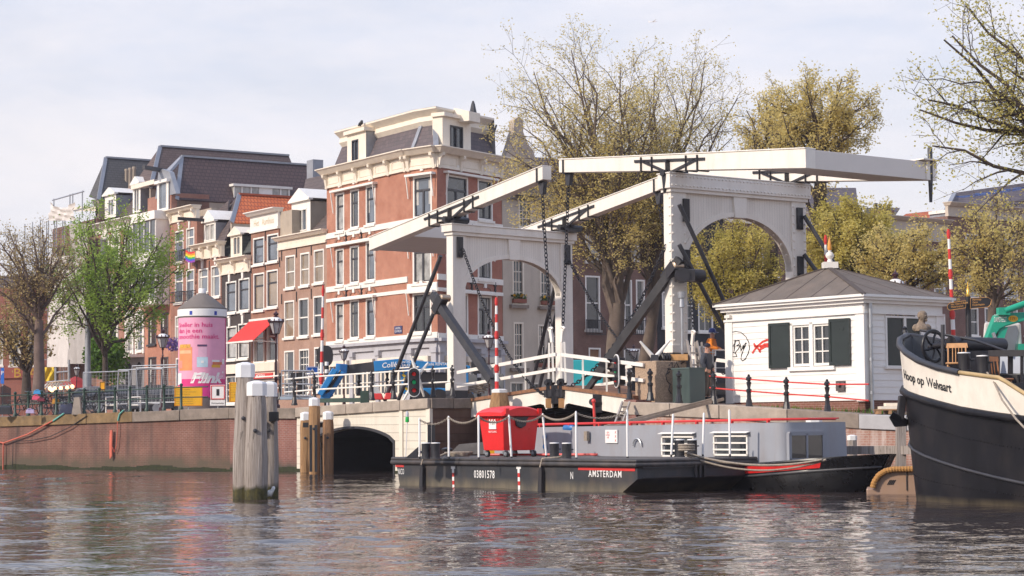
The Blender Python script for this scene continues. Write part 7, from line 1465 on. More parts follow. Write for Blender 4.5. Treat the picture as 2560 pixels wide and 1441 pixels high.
# ---------- railings on the approach ----------
def white_rail(lab,base,D0,D1,posts,rails,ph):
    """base: photo columns with depth, posts: (px, ybase), rails: heights"""
    t=thing('approach_railing',lab,'railing',P(posts[0][0],posts[0][1],D0)); ps=[]
    for i,(x,y) in enumerate(posts): ps.append(P(x,y,lerp(D0,D1,i/(len(posts)-1))))
    for p in ps:
        m=MB(); s=ph/1.12; m.lathe([(r*.8,z_*s) for r,z_ in baluster_mesh()],8,p); m.build('post',m_black,t,ID,smooth=40)
    e0=ps[0]-(ps[1]-ps[0])*.5; e1=ps[-1]+(ps[-1]-ps[-2])*.1
    for h in rails: MB().tube([e0+z*h]+[p+z*h for p in ps]+[e1+z*h],.032,6).build('rail',m_white,t,ID,smooth=60)
white_rail('near white railing with black posts along the approach coping',0,76,71.2,[(736,1014),(786,1010),(930,1002),(984,999),(1083,994),(1131,992)],(1.02,.53),1.1)
white_rail('far white railing with black posts on the opposite side of the approach',0,83,78.5,[(700,1000),(826,992),(898,990),(968,986),(1040,982)],(1.0,.5),1.08)
# ---------- blue boom lift ----------
bl_=mat('lift_blue',(.015,.20,.50),.4,var=.08); lf_=thing('boom_lift','blue articulated boom lift with black telescopic arm and work cage','boom lift',P(1090,985,79)); D=79.5
m=MB(); m.bar(P(800,988,D-1),P(838,924,D-1),.26,.24); m.bar(P(822,992,D-.7),P(858,930,D-.7),.2,.2); m.bar(P(840,922,D-.3),P(868,924,D-.3),.45,.4); m.bar(P(802,990,D-.8),P(826,992,D-.8),.3,.3); m.build('lower_arm',bl_,lf_,ID,bevel=.03); m=MB(); m.tube([P(815,985,D-.9),P(846,936,D-.9)],.06,8); m.tube([P(846,936,D-.9),P(852,926,D-.9)],.035,6); m.build('hydraulic_rod',m_dgrey,lf_,ID,smooth=50)
m=MB(); m.bar(P(866,925,D),P(940,916,D),.4,.36); m.build('telescopic_arm',m_dgrey,lf_,ID); m=MB(); m.bar(P(936,917,D),P(1000,911,D),.48,.42); m.build('outer_arm',bl_,lf_,ID,bevel=.02)
u0=P(948,916,D-.28); u1=P(985,912.6,D-.28); m=MB(); dx=(u1-u0).normalized(); m.text('Collé',lambda x,y:u0+dx*(x+.1)+V((0,-.01,-.08+y)),.2,.015,.1,.95,align='LEFT'); m.text('RENTAL\n& SALES',lambda x,y:u0+dx*(x*1.0+.78)+V((0,-.01,.03+y)),.09,.008,align='LEFT'); m.build('boom_lettering',m_txtw,lf_,ID)
m=MB(); m.prism([P(990,902,D),P(1012,899,D),P(1026,925,D),P(1022,985,D),P(1008,985,D),P(1000,930,D)],V((0,.5,0))); m.prism([P(1008,900,D),P(1120,908,D),P(1175,915,D),P(1175,928,D),P(1100,922,D),P(1020,922,D)],V((0,.6,0))); m.build('knuckle',bl_,lf_,ID,bevel=.02)
u0=P(1066,911,D-.04); m=MB(); m.text('Collé RENTAL',lambda x,y:u0+V((x,-.01,y-.05)),.11,.008,0,.9,align='LEFT'); m.build('boom_lettering',m_txtw,lf_,ID)
m=MB(); m.hexa([P(1050,985,D+.2),P(1140,985,D+.2),P(1140,985,D+1.8),P(1050,985,D+1.8),P(1046,930,D+.2),P(1140,932,D+.2),P(1140,932,D+1.8),P(1046,930,D+1.8)]); m.build('counterweight',m_black,lf_,ID,bevel=.05); m=MB()
for x,w_ in ((1068,1.3),(1145,1.2)): m.cbox(P(x,982,D+.6),w_,1.2,.35)
m.hexa([P(1150,975,D),P(1172,975,D),P(1172,975,D+.8),P(1150,975,D+.8),P(1152,915,D),P(1170,915,D),P(1170,915,D+.8),P(1152,915,D+.8)]); m.build('chassis',bl_,lf_,ID,bevel=.03)
for x in (1050,1098,1160): 
    c=P(x,1000,D-.1); MB().tube([c,c+V((0,.4,0))],.42,18).build('wheel',m_black,lf_,ID,smooth=50)
m=MB(); yx=[]
for k in range(6):
    a=P(1004+k*2.4,925+k*11,D-.03); b=P(1011+k*1.8,931+k*11,D-.03); m.bar(a,b,.02,.1)
m.build('hazard_stripe',mat('hazard_yellow',(.75,.5,.03),.5),lf_,ID)
m=MB(); cA_=[P(704,998,81.5),P(776,1000,79.5)]; 
for zt in (.15,.62,1.15):
    for dy in (0,1.2): m.tube([cA_[0]+V((0,dy,zt)),cA_[1]+V((0,dy,zt))],.03,5)
for i in range(5):
    p=cA_[0].lerp(cA_[1],i/4)
    for dy in (0,1.2): m.tube([p+V((0,dy,.1)),p+V((0,dy,1.15))],.025,5)
    m.tube([p+V((0,0,1.15)),p+V((0,1.2,1.15))],.025,5)
m.build('work_cage',m_steel,lf_,ID); m=MB(); m.cbox(cA_[0].lerp(cA_[1],.55)+V((0,.3,.9)),.55,.35,.35); m.cbox(cA_[0].lerp(cA_[1],.65)+V((0,.4,.45)),.3,.3,.5); m.build('control_box',m_black,lf_,ID); MB().cbox(cA_[0].lerp(cA_[1],.5)+V((0,.6,.06)),1.3,1.1,.12).build('cage_floor',mat('cage_white_blue',(.35,.42,.5),.5),lf_,ID)
t=thing('green_trough','dark green steel trough lying behind the approach railing','trough',P(880,1001,77.5)); m=MB(); m.bar(P(800,1002,78),P(915,1000,77),.4,.16); m.cbox(P(912,994,77),.32,.4,.5); m.build('trough',m_green,t,ID)
for x,y,lab in ((940,1000,'left red and white low road block behind the near railing'),(975,999,'right red and white low road block behind the near railing')):
    p=P(x,y,76.5); t=thing('road_block',lab,'road block',p); m=MB(); m.hexa([p+V((-.25,0,0)),p+V((.28,0,0)),p+V((.28,.4,0)),p+V((-.25,.4,0)),p+V((-.18,.05,.25)),p+V((.2,.05,.25)),p+V((.2,.3,.25)),p+V((-.18,.3,.25))]); m.build('block',m_red,t,ID,bevel=.03)
t=thing('warning_triangle','grey back of a triangular road works sign behind the railing','road sign',P(936,995,78)); m=MB(); m.prism([P(918,994,78.2),P(957,992,78),P(938,956,78.1)],V((0,.04,0))); m.build('panel',m_steel,t,ID)
t=thing('portable_toilet','turquoise portable toilet block behind the right leaf railing','portable toilet',P(1450,958,92)); m=MB(); c=P(1456,960,92); m.cbox(c+V((0,.6,.1)),1.9,1.2,2.0); m.build('cabin',mat('turquoise_plastic',(.02,.36,.40),.5,var=.06),t,ID,bevel=.04); m=MB(); m.box(c.x-.02,c.x+.02,c.y-.02,c.y,c.z-.8,c.z+1); m.build('door_joint',m_white,t,ID)
t=thing('site_fence','grey corrugated site hoarding behind the far leaf','fence',P(1170,985,88)); m=MB()
for i in range(24): a=P(1165+i*3.9,990,90); m.box(a.x,a.x+.055,a.y,a.y+.03,2.4,4.0)
m.hexa([V((P(1165,990,90).x,90.02,2.4)),V((P(1260,990,90).x,90.02,2.4)),V((P(1260,990,90).x,90.06,2.4)),V((P(1165,990,90).x,90.06,2.4)),V((P(1165,990,90).x,90.02,3.95)),V((P(1260,990,90).x,90.02,3.95)),V((P(1260,990,90).x,90.06,3.95)),V((P(1165,990,90).x,90.06,3.95))]); m.build('sheet',mat('grey_hoarding',(.16,.165,.17),.6),t,ID)
def striped(lab,x,y0,y1,D):
    a,b=P(x,y1,D),P(x,y0,D); t=thing('striped_bollard',lab,'bollard',a); mw,mb_=MB(),MB(); n=6
    for i in range(n): (mw if i%2 else mb_).tube([a.lerp(b,i/n),a.lerp(b,(i+1)/n)],.085,10)
    multi('post',[(mw,m_txtw),(mb_,m_black)],t,ID,50)
striped('black and white banded bollard behind the left leaf railing',1198,935,992,80); striped('short black and white banded post under the oval board at left',817,905,962,80)
t=thing('cable_heap','heap of grey cables on the roadway left of the pile head','cables',P(1175,990,74)); m=MB()
for i in range(9): c=P(1178+i*2,986,74); m.tube([c+V((.45*math.cos(k*.5+i),.3*math.sin(k*.5+i),.03*i+.1+.08*math.sin(k))) for k in range(12)],.03,5)
m.build('cable',m_rope,t,ID,smooth=60)
# ---------- ladders ----------
def ladder(lab,a0,a1,wv,n=7,mt=None,r=.035):
    mt=mt or m_alu; t=thing('ladder',lab,'ladder',a0); m=MB(); a0,a1,wv=V(a0),V(a1),V(wv); m.bar(a0,a1,.05,.09); m.bar(a0+wv,a1+wv,.05,.09); m.build('stile',mt,t,ID); m=MB()
    for i in range(1,n): p=a0.lerp(a1,i/n); m.bar(p,p+wv,.05,.05)
    m.build('rung',mt,t,ID)
m_alu=mat('weathered_aluminium',(.42,.37,.33),.5,metal=.3,var=.15)
ladder('aluminium step ladder leaning against the back of the green cabinet',P(1744,1004,64.0),P(1718,853,64.9),B*.42,5); ladder('second leg of the step ladder beside the green cabinet',P(1758,1000,64.6),P(1736,856,65.2),B*.3,3)
ladder('long wooden gangway ladder sloping from the houseboat roof up to the quay',P(1512,1068,58.6),P(1786,998,62.0),B*.38,11,mat('bleached_wood',(.40,.31,.23),.8,var=.25)); ladder('short steep ladder at the brown planking right of the bridge opening',P(1535,1066,62.5),P(1556,1006,63.6),B*.3,5)
t=thing('red_pole','vertical red pole with ball top under the right leaf','pole',P(1487,1065,59.5)); m=MB(); m.tube([P(1487,1066,59.5),P(1484,1005,59.5)],.04,8); m.ball(P(1484,1003,59.5),.07,8); m.build('pole',m_redrail,t,ID,smooth=50)
# ---------- people ----------
def skinned(name,nodes_,edges,mt,par,M,sub=2):
    me=bpy.data.meshes.new(name); me.from_pydata([n[0] for n in nodes_],edges,[]); me.materials.append(mt); o=bpy.data.objects.new(name,me); COL.objects.link(o); setm(o,par,M)
    md=o.modifiers.new('skin','SKIN'); md.use_smooth_shade=True; sv=me.skin_vertices[0].data
    for i,n in enumerate(nodes_): sv[i].radius=(n[1],n[1] if len(n)<3 else n[2])
    sv[0].use_root=True; s=o.modifiers.new('sub','SUBSURF'); s.levels=s.render_levels=sub; return o
def person(lab,loc,rz,top,legs,hat,skin,arms,lean=0.,hatkind='cap',bulk=1.12):
    t=thing('person',lab,'person',M=Matrix.Translation(V(loc))@Matrix.Rotation(rz,4,'Z')); M=WM[t.name]
    # faces -y; body is one continuous skin
    hip=(0,0,.93); ch=(0,-.01+lean,1.3); nk=(0,-.02+lean,1.5); hd=(0,-.04+lean,1.66)
    L_,R_=arms
    nd=[(hip,.14),(ch,.16),(nk,.06),((0,-.045+lean,1.6),.085),((0,-.04+lean,1.7),.095)]
    ed=[(0,1),(1,2),(2,3),(3,4)]
    for sx,ar in ((-1,L_),(1,R_)):
        b=len(nd); nd+=[((sx*.2,-.01+lean,1.42),.07),(ar[0],.05),(ar[1],.038),(ar[2],.035)]; ed+=[(1,b),(b,b+1),(b+1,b+2),(b+2,b+3)]
    for sx in (-1,1): b=len(nd); nd+=[((sx*.1,0,.86),.09),((sx*.12,-.02,.48),.065),((sx*.13,.02,.1),.045),((sx*.14,-.1,.04),.04)]; ed+=[(0,b),(b,b+1),(b+1,b+2),(b+2,b+3)]
    body=skinned('body',nd,ed,skin,t,M)
    # face details
    m=MB(); m.ball((0,-.145+lean,1.655),.018,6,1.3); m.ball((-.088,-.04+lean,1.66),.022,6,1.4); m.ball((.088,-.04+lean,1.66),.022,6,1.4); m.build('nose_and_ears',skin,body,M,smooth=70)
    m=MB(); 
    for sx in (-.035,.035): m.ball((sx,-.128+lean,1.685),.012,6)
    m.box(-.03,.03,-.134+lean,-.12+lean,1.61,1.618); m.build('eyes_and_mouth',mat('dark_face_detail',(.05,.025,.02),.6),body,M)
    # fingers
    m=MB()
    for sx,ar in ((-1,L_),(1,R_)):
        w,h=V(ar[1]),V(ar[2]); d=(h-w).normalized(); s=d.cross(V((0,0,1)) if abs(d.z)<.8 else V((0,1,0))).normalized(); k=d.cross(s)
        for f,ln in ((-.03,.065),(-.01,.075),(.01,.072),(.03,.058)): a=h+s*f; m.tube([a,a+d*ln*.55,a+d*ln*.8+k*.03],[.0105,.0095,.007],6)
        a=w.lerp(h,.4)+s*-.035; m.tube([a,a-s*.03+d*.03,a-s*.03+d*.06],[.012,.011,.008],6)
    m.build('fingers',skin,body,M,smooth=60)
    tn=[((0,0,.90),.19,.15),((0,0,1.1),.2,.15),(ch,.215,.155),((0,-.015+lean,1.44),.13,.1),((0,-.02+lean,1.5),.085)]; te=[(0,1),(1,2),(2,3),(3,4)]
    for sx,ar in ((-1,L_),(1,R_)): b=len(tn); tn+=[((sx*.21,-.01+lean,1.41),.095),(ar[0],.075),(V(ar[0]).lerp(V(ar[1]),.92),.058)]; te+=[(2,b),(b,b+1),(b+1,b+2)]
    tn=[(n[0],)+tuple(q*bulk for q in n[1:]) for n in tn]; skinned('jacket',tn,te,top,t,M)
    ln_=[((0,0,.95),.165,.14),((-.1,0,.84),.115),((-.12,-.02,.48),.09),((-.13,.02,.1),.075),((.1,0,.84),.115),((.12,-.02,.48),.09),((.13,.02,.1),.075)]; ln_=[(n[0],)+tuple(q*bulk for q in n[1:]) for n in ln_]; skinned('trousers',ln_,[(0,1),(1,2),(2,3),(0,4),(4,5),(5,6)],legs,t,M)
    m=MB()
    for sx in (-.135,.135): m.tube([(sx,.07,.045),(sx,-.06,.05),(sx,-.17,.035),(sx,-.2,.03)],[.045,.055,.045,.02],8)
    m.build('shoes',m_black,t,M,smooth=60)
    m=MB()
    if hatkind=='helmet': m.lathe([(.125,1.70),(.125,1.74),(.115,1.80),(.08,1.84),(.02,1.855)],14,(0,-.04+lean,0)); m.lathe([(.14,1.70),(.14,1.715),(.12,1.72)],14,(0,-.06+lean,0)); m.box(-.09,.09,-.24+lean,-.14+lean,1.70,1.715)
    else: m.lathe([(.105,1.70),(.112,1.74),(.1,1.79),(.06,1.815),(.01,1.82)],14,(0,-.04+lean,0)); m.box(-.08,.08,-.21+lean,-.12+lean,1.71,1.722)
    m.build('helmet' if hatkind=='helmet' else 'cap',hat,t,M,smooth=60)
    return t,M
skn=mat('skin',(.50,.27,.19),.5,var=.06); org=mat('hi_vis_orange',(.95,.26,.02),.7,var=.1,scale=8); navy=mat('navy_helmet',(.02,.04,.20),.3); greyj=mat('charcoal_sweater',(.05,.055,.07),.9,var=.25,scale=10); olive=mat('grey_brown_trousers',(.12,.10,.085),.9,var=.2,scale=8); dkt=mat('dark_trousers',(.04,.04,.05),.9); 
fl_=P(1767,1000,64.2); t,M=person('man in charcoal sweater and dark cap standing beside the ladder',fl_,1.05,greyj,olive,mat('navy_cap',(.015,.015,.03),.8),skn,(((-.3,.02,1.17),(-.26,-.1,.98),(-.24,-.14,.91)),((.3,.0,1.17),(.27,-.12,.97),(.25,-.16,.9))))
ho=P(1774,820,66.5); zt=ho.z-1.86; t,M=person('man in orange high visibility jacket and blue helmet leaning on a white rail',(ho.x,ho.y,zt),1.2,org,dkt,navy,skn,(((-.3,-.12,1.2),(-.2,-.38,1.12),(-.16,-.46,1.12)),((.3,-.1,1.2),(.2,-.36,1.12),(.16,-.44,1.12))),-.05,'helmet')
m=MB()
for z_ in (1.02,1.16): m.lathe([(.222,z_),(.224,z_+.045)],18)
m.v=[V((p.x*1.0,p.y*.76,p.z)) for p in m.v]; m.build('reflective_band',mat('reflective_silver',(.70,.70,.66),.3,metal=.2),t,M,smooth=60)
t=thing('work_platform','small grey work platform with white hand rail behind the bridge house corner','platform',(ho.x,ho.y,2.2)); m=MB(); m.box(ho.x-.6,ho.x+.8,ho.y-.5,ho.y+.6,2.2,zt); m.build('base',m_dgrey,t,ID); m=MB(); a=P(1782,876,65.6); m.tube([V((a.x,a.y,zt)),a,a+V((.7,.2,.0))],.025,6); m.tube([V((a.x,a.y,zt+.5)),V((a.x+.7,a.y+.2,zt+.5))],.02,6); m.build('hand_rail',m_white,t,ID)
# ---------- left quay: green railing, site fence, bicycles, cars ----------
gq=[(10,83.4),(27,83.3),(60,83.1),(93,82.8),(130,82.5),(163,82.2),(200,81.9),(238,81.5),(277,81.1),(315,80.6),(357,80.2),(400,79.7),(443,79.2)]
QL=lambda px: onrow(px,V((Q1.x,Q1.y,0)),(V((Q2.x-Q1.x,Q2.y-Q1.y,0))).normalized())
t=thing('quay_railing','dark green iron railing along the left quay in front of the bicycles','railing',(Q1.x,Q1.y,ZQ[1])); n_=(B*.25); pp=[]
for x,_ in gq:
    p=QL(x)+V((.1,.35,0)); f=(p.x-Q1.x)/(Q2.x-Q1.x); p.z=lerp(ZQ[1],ZQ[2],f); pp.append(p)
for p in pp[1:]: MB().lathe([(.09,0),(.09,.1),(.055,.14),(.05,.95),(.07,.98),(.07,1.02),(.03,1.06)],8,p).build('post',m_green,t,ID,smooth=40)
for h in (.9,.5): MB().tube([V((-24,87.5,lerp(ZQ[1],ZQ[1],0)+h))]+[p+z*h for p in pp]+[pp[-1]+V((1.2,-.9,h))],.026,6).build('rail',m_green,t,ID,smooth=60)
m_wire=mat('galvanised_wire',(.36,.36,.37),.5,metal=.4)
def heras(lab,x0,x1,D0,D1,yt,yb,tilt=0):
    a,b=P(x0,yb,D0),P(x1,yb,D1); zt=P(x0,yt,D0).z; fr=Fr(a,b); t=thing('wire_fence',lab,'fence',a,group='wire site fences'); w=fr.L; m=MB(); z0=a.z
    for u in (0,w): m.tube([(u,0,z0),(u+tilt,0,zt)],.03,6)
    m.tube([(tilt,0,zt),(w+tilt,0,zt)],.03,6); m.tube([(0,0,z0+.15),(w,0,z0+.15)],.022,6); m.build('frame',m_steel,t,fr.M); m=MB(); k=int(w/.22)
    for i in range(1,k): u=w*i/k; m.tube([(u,0,z0+.15),(u+tilt,0,zt)],.005,3,False)
    for i in range(1,9): z_=lerp(z0+.15,zt,i/9); m.tube([(0,0,z_),(w,0,z_)],.005,3,False)
    m.build('wire_mesh',m_wire,t,fr.M)
heras('left wire fence panel beside the stage truss',208,322,90,88,932,1020); heras('middle wire fence panel behind the green railing',290,400,88.5,87,926,1020,.15); heras('right wire fence panel ending at the advertising column',345,446,87.6,86.6,921,1016,-.1); heras('slanted wire fence panel crossing before the street lamp',318,438,89,87.5,916,1016,.3)
for x,y,lab in ((255,967,'upper small yellow fence placard beside the thin tree trunk'),):
    t,fr,zb,zt=sign('fence_placard',lab,'placard',249,955,263,980,88.5,mat('amber_placard',(.80,.36,.01),.5),(.02,m_black))
for x0,x1 in ((265,292),(323,351)):
    t=thing('bike_rack','white steel hoop %s on the left quay'%('near the yellow placard' if x0==265 else 'before the dark car'),'bike hoop',P(x0,1035,82.8)); a,b=P(x0,1034,82.8),P(x1,1033,82.6); h=P(x0,994,82.8).z-a.z; m=MB(); m.tube([a,a+z*h,b+z*h,b],.035,6); m.tube([a+z*h*.5,b+z*h*.5],.03,6); m.build('hoop',m_white,t,ID)
bk_=thing('bicycle','x','bicycle'); 
for x in (-.52,.52):
    m=MB(); m.tube([(x+.34*math.cos(k*pi/12),0,.34+.34*math.sin(k*pi/12)) for k in range(24)],.02,5,close=True); w_=m.build('wheel',m_black,bk_); m=MB()
    for k in range(8): a=k*pi/4; m.tube([(x,0,.34),(x+.33*math.cos(a),0,.34+.33*math.sin(a))],.004,3,False)
    m.build('spokes',m_steel,w_)
m=MB(); m.tube([(-.52,0,.34),(-.2,0,.85),(.4,0,.9),(.05,0,.3),(-.2,0,.85)],.022,6); m.tube([(-.52,0,.34),(.05,0,.3),(.36,0,.78)],.02,6); m.tube([(.52,0,.34),(.4,0,.78),(.36,0,1.02)],.02,6); m.build('frame',m_black,bk_); m=MB(); m.tube([(.36,0,1.02),(.33,0,1.08),(.28,-.28,1.1)],.014,5); m.tube([(.33,0,1.08),(.28,.28,1.1)],.014,5); m.build('handlebar',m_steel,bk_); m=MB(); m.hexa([(-.36,-.08,.92),(-.08,-.03,.94),(-.08,.03,.94),(-.36,.08,.92),(-.36,-.08,.98),(-.08,-.03,.98),(-.08,.03,.98),(-.36,.08,.98)]); m.tube([(-.2,0,.85),(-.22,0,.93)],.016,5); m.build('saddle',m_black,bk_); MB().box(-.75,-.3,-.06,.06,.72,.75).build('carrier',m_dgrey,bk_)
BK=[(22,-.4,'bicycle at the far left end of the green railing'),(46,.3,'bicycle just right of the first tall railing post'),(78,-.2,'bicycle leaning before the bare tree trunk'),(100,.8,'bicycle beside the pink and blue bags'),(118,-.7,'dark bicycle left of the orange jacket heap'),(140,.5,'bicycle standing below the stage lamps'),(158,.1,'bicycle beside the dark blue tarpaulin'),(182,-.5,'bicycle left of the white concrete foot'),(222,.15,'bicycle with pale tyres in front of the wire fence')]
for i,(x,rz,lab) in enumerate(BK):
    p=QL(x)+V((.3,1.3+(i%3)*.5,0)); p.z=2.2+.02*i
    if i==0: move(bk_,p,rz); tag(bk_,lab,None,'bicycles parked on the left quay')
    else: dup(bk_,p,rz,lab,'bicycles parked on the left quay')
def lump(name,lab,cat,x,y,D,s,mt,sq=1,seed=0):
    s=s*.5
    p=P(x,y,D); t=thing(name,lab,cat,p); rg=random.Random(seed); m=MB()
    w_=s*sq; h_=s*1.05; rr=lambda k:rg.uniform(-k,k)*s
    m.hexa([p+V((-w_+rr(.2),-s*.4,rr(.05))),p+V((w_+rr(.2),-s*.4,rr(.05))),p+V((w_+rr(.1),s*.4,0)),p+V((-w_,s*.4,0)),p+V((-w_*.8+rr(.25),-s*.3,h_+rr(.2))),p+V((w_*.75+rr(.25),-s*.3,h_+rr(.25))),p+V((w_*.8,s*.3,h_+rr(.2))),p+V((-w_*.8,s*.3,h_))]); m.tube([p+V((-w_*.5,-s*.3,h_)),p+V((-w_*.2,-s*.3,h_*1.25)),p+V((w_*.2,-s*.3,h_*1.25)),p+V((w_*.5,-s*.3,h_))],.02,5); m.build('cloth',mt,t,ID,bevel=s*.22)
lump('bicycle_bag','pink bag hung on a bicycle under the blue bag','bag',91,1000,84.2,.33,mat('pink_bag',(.70,.08,.16),.7),1,1); lump('bicycle_bag','blue bag on top of the pink bag at the bicycles','bag',94,986,84.4,.28,mat('blue_bag',(.05,.30,.60),.7),1.4,2); lump('bicycle_bag','dark red pannier bag right of the pink bag','bag',103,1004,84.0,.26,mat('maroon_bag',(.18,.02,.04),.8),1.2,3); lump('cloth_heap','orange jacket heap between the railing posts','clothes',140,1010,84.0,.34,mat('amber_cloth',(.55,.25,.04),.8),.9,4); lump('tarpaulin','dark blue tarpaulin over a bicycle on the left quay','tarpaulin',165,1036,83.4,.75,mat('navy_tarp',(.025,.03,.07),.6,var=.4,scale=5),.85,5); lump('bicycle_bag','white and purple bag low behind the green railing','bag',75,1034,83.4,.3,mat('lilac_bag',(.4,.32,.5),.6,var=.4),1.3,6); lump('tarpaulin','black covered scooter at the far left railing end','scooter cover',14,1036,84.6,.7,m_black,.8,7)
t=thing('concrete_weight','pale concrete fence foot standing between bicycle and railing','concrete weight',P(190,1036,82.6)); p=P(191,1037,82.6); m=MB(); m.hexa([p+V((-.2,0,0)),p+V((.2,0,0)),p+V((.2,.3,0)),p+V((-.2,.3,0)),p+V((-.1,0,.7)),p+V((.11,0,.72)),p+V((.11,.3,.72)),p+V((-.1,.3,.7))]); m.build('foot',m_rstone,t,ID)
def car(lab,loc,rz,mt):
    t=thing('parked_car',lab,'car',M=Matrix.Translation(V(loc))@Matrix.Rotation(rz,4,'Z')); M=WM[t.name]; m=MB()
    side=[(-2.1,.3),(-2.15,.6),(-2.05,.86),(-1.5,.93),(-1.05,1.36),(-.2,1.45),(.55,1.36),(1.15,.95),(1.95,.82),(2.12,.6),(2.1,.3)]
    rows=[[(x,y*(.9 if z_<1 else .76),z_) for x,z_ in side] for y in (-.9,-.45,0,.45,.9)]; m.grid(rows,True); m.poly(*rows[0][::-1]); m.poly(*rows[-1]); m.poly((-2.1,-.8,.3),(2.1,-.8,.3),(2.1,.8,.3),(-2.1,.8,.3)); m.build('body',mt,t,M,smooth=25)
    for y in (-.83,.83):
        for x in (-1.3,1.3): w_=MB().tube([(x,y-.1,.32),(x,y+.1,.32)],.32,18).build('wheel',m_black,t,M,smooth=50); MB().tube([(x,y-.108,.32),(x,y+.108,.32)],.19,14).build('rim',m_steel,w_,M)
    m=MB(); 
    for s in (-1,1): m.poly((-.98,s*.71,1.3),(.5,s*.71,1.3),(1.0,s*.83,.97),(-1.4,s*.83,.97))
    m.v=[V((p.x,p.y*1.012,p.z)) for p in m.v]; m.build('side_window',g_dark,t,M); m=MB(); m.poly((.6,-.62,1.33),(.6,.62,1.33),(1.16,.72,.98),(1.16,-.72,.98)); m.poly((-1.1,-.62,1.33),(-1.52,-.72,.97),(-1.52,.72,.97),(-1.1,.62,1.33)); m.v=[V((p.x*1.015,p.y,p.z+.015)) for p in m.v]; m.build('windscreen',g_blue,t,M)
    for y in (-.6,.6): MB().cbox((2.03,y,.68),.1,.3,.12).build('headlight',m_lampglass,t,M); MB().cbox((-2.08,y,.76),.1,.3,.14).build('tail_light',m_red,t,M)
car('dark grey parked car behind the white hoops and wire fence',(P(320,1030,95).x,95,2.3),.2,mat('car_charcoal',(.04,.042,.05),.25,var=.1)); car('black parked car behind the right wire fence panel',(P(400,1030,97).x,97,2.3),2.9,mat('car_black',(.02,.02,.025),.2,var=.1)); car('grey parked car behind the bicycle with pale tyres',(P(250,1030,99).x,99,2.3),.15,mat('car_silver',(.18,.185,.2),.25,var=.1))
# stage truss with warm lamps, banner
t=thing('lighting_truss','silver lighting truss with seven warm lamps before the scaffold','lighting truss',P(145,960,108)); m=MB(); D=108; a0,a1=P(108,970,D),P(180,964,D); b0,b1=P(118,956,D),P(176,951,D); m.tube([a0,a1],.05,6); m.tube([b0,b1],.05,6)
for i in range(9): m.tube([a0.lerp(a1,i/9),b0.lerp(b1,(i+.5)/9),a0.lerp(a1,(i+1)/9)],.03,5)
m.tube([P(112,975,D),P(112,1010,D)],.05,6); m.tube([P(172,970,D),P(172,1010,D)],.05,6); m.tube([P(140,972,D),P(140,1010,D)],.04,6); m.tube([P(139,920,D),P(139,955,D)],.06,6); m.tube([P(172,900,D),P(172,955,D)],.06,6); m.tube([P(140,932,D),P(172,929,D)],.05,6); m.build('lattice',m_steel,t,ID)
for x,y in ((108,973),(125,972),(130,976),(137,972),(152,971),(168,970),(181,967)): MB().ball(P(x,y,D-.2),.11,8).build('lamp',emis('warm_bulb',(1,.62,.30),2.2),t,ID,smooth=70)
t=thing('yellow_banner','bright yellow cloth banner hanging under the scaffold sheeting','banner',P(120,920,107)); rows=[]
for j in range(7): rows.append([P(lerp(105,135,i/8),lerp(919+i*-.1,955-i*.5,j/6),107+.08*math.sin(i*1.2+j)) for i in range(9)])
MB().grid(rows,True).build('cloth',mat('banner_yellow',(.82,.56,.05),.8,var=.12,scale=1.5),t,ID,smooth=60)
t=thing('parasol','dark red parasol group beside the small lamp','parasol',P(190,960,112)); m=MB(); c=P(190,948,112); m.lathe([(1.1,-.5),(.6,-.1),(.05,.15)],10,c); m.tube([c,c+V((0,0,-2.5))],.04,6); m.build('canopy',mat('crimson_canvas',(.35,.03,.03),.8),t,ID)
t=thing('steel_pole','tall plain grey steel pole left of the green tree trunk','pole',P(219,960,100)); MB().tube([P(219,990,100),P(219,935,100),P(219,934,100),P(220,790,100)],[.2,.2,.15,.13],12).build('shaft',m_zinc,t,ID,smooth=50)
t=thing('parking_sign','narrow blue parking sign at the far left edge','sign',P(6,945,95)); c=P(6,940,95); MB().cbox(c,.16,.05,.75).build('panel',mat('sign_blue',(.02,.14,.55),.4),t,ID); MB().text('P',lambda x,y:c+V((x,-.03,.05+y)),.18,.01).build('sign_lettering',m_txtw,t,ID); MB().tube([c+V((0,.06,.4)),c+V((0,.06,-2.2))],.03,6).build('post',m_steel,t,ID)
t=thing('iron_gate','dark iron spiked gate at the far left edge','gate',P(15,1000,92)); m=MB()
for i in range(9): x=2+i*3; m.tube([P(x,1030,92),P(x,963+abs(i-3)*1.5,92)],.025,5)
m.tube([P(0,985,92),P(27,985,92)],.03,5); m.build('bars',m_black,t,ID)
# wisteria, planter
def tuft(name,lab,cat,c,r,mt,n=150,seed=1,lsz=.09):
    t=thing(name,lab,cat,c); rg=random.Random(seed); m=MB()
    for i in range(n):
        d=V((rg.gauss(0,1),rg.gauss(0,1),rg.gauss(0,1))).normalized()*(rg.random()**.4); p=V(c)+V((d.x*r[0],d.y*r[1],d.z*r[2])); q=V((rg.uniform(-1,1),rg.uniform(-1,1),rg.uniform(-1,1)))*lsz; k=q.cross(V((rg.random(),rg.random(),rg.random()))).normalized()*lsz*.7
        m.poly(p-q,p+k,p+q,p-k)
    m.build('leaves',mt,t,ID); return t
tuft('hanging_flowers','purple flower clump hanging left of the pink poster column','flowers',P(433,861,100),(.45,.4,.35),mat('lilac_petals',(.30,.17,.50),.7,var=.4),260,3,.07)
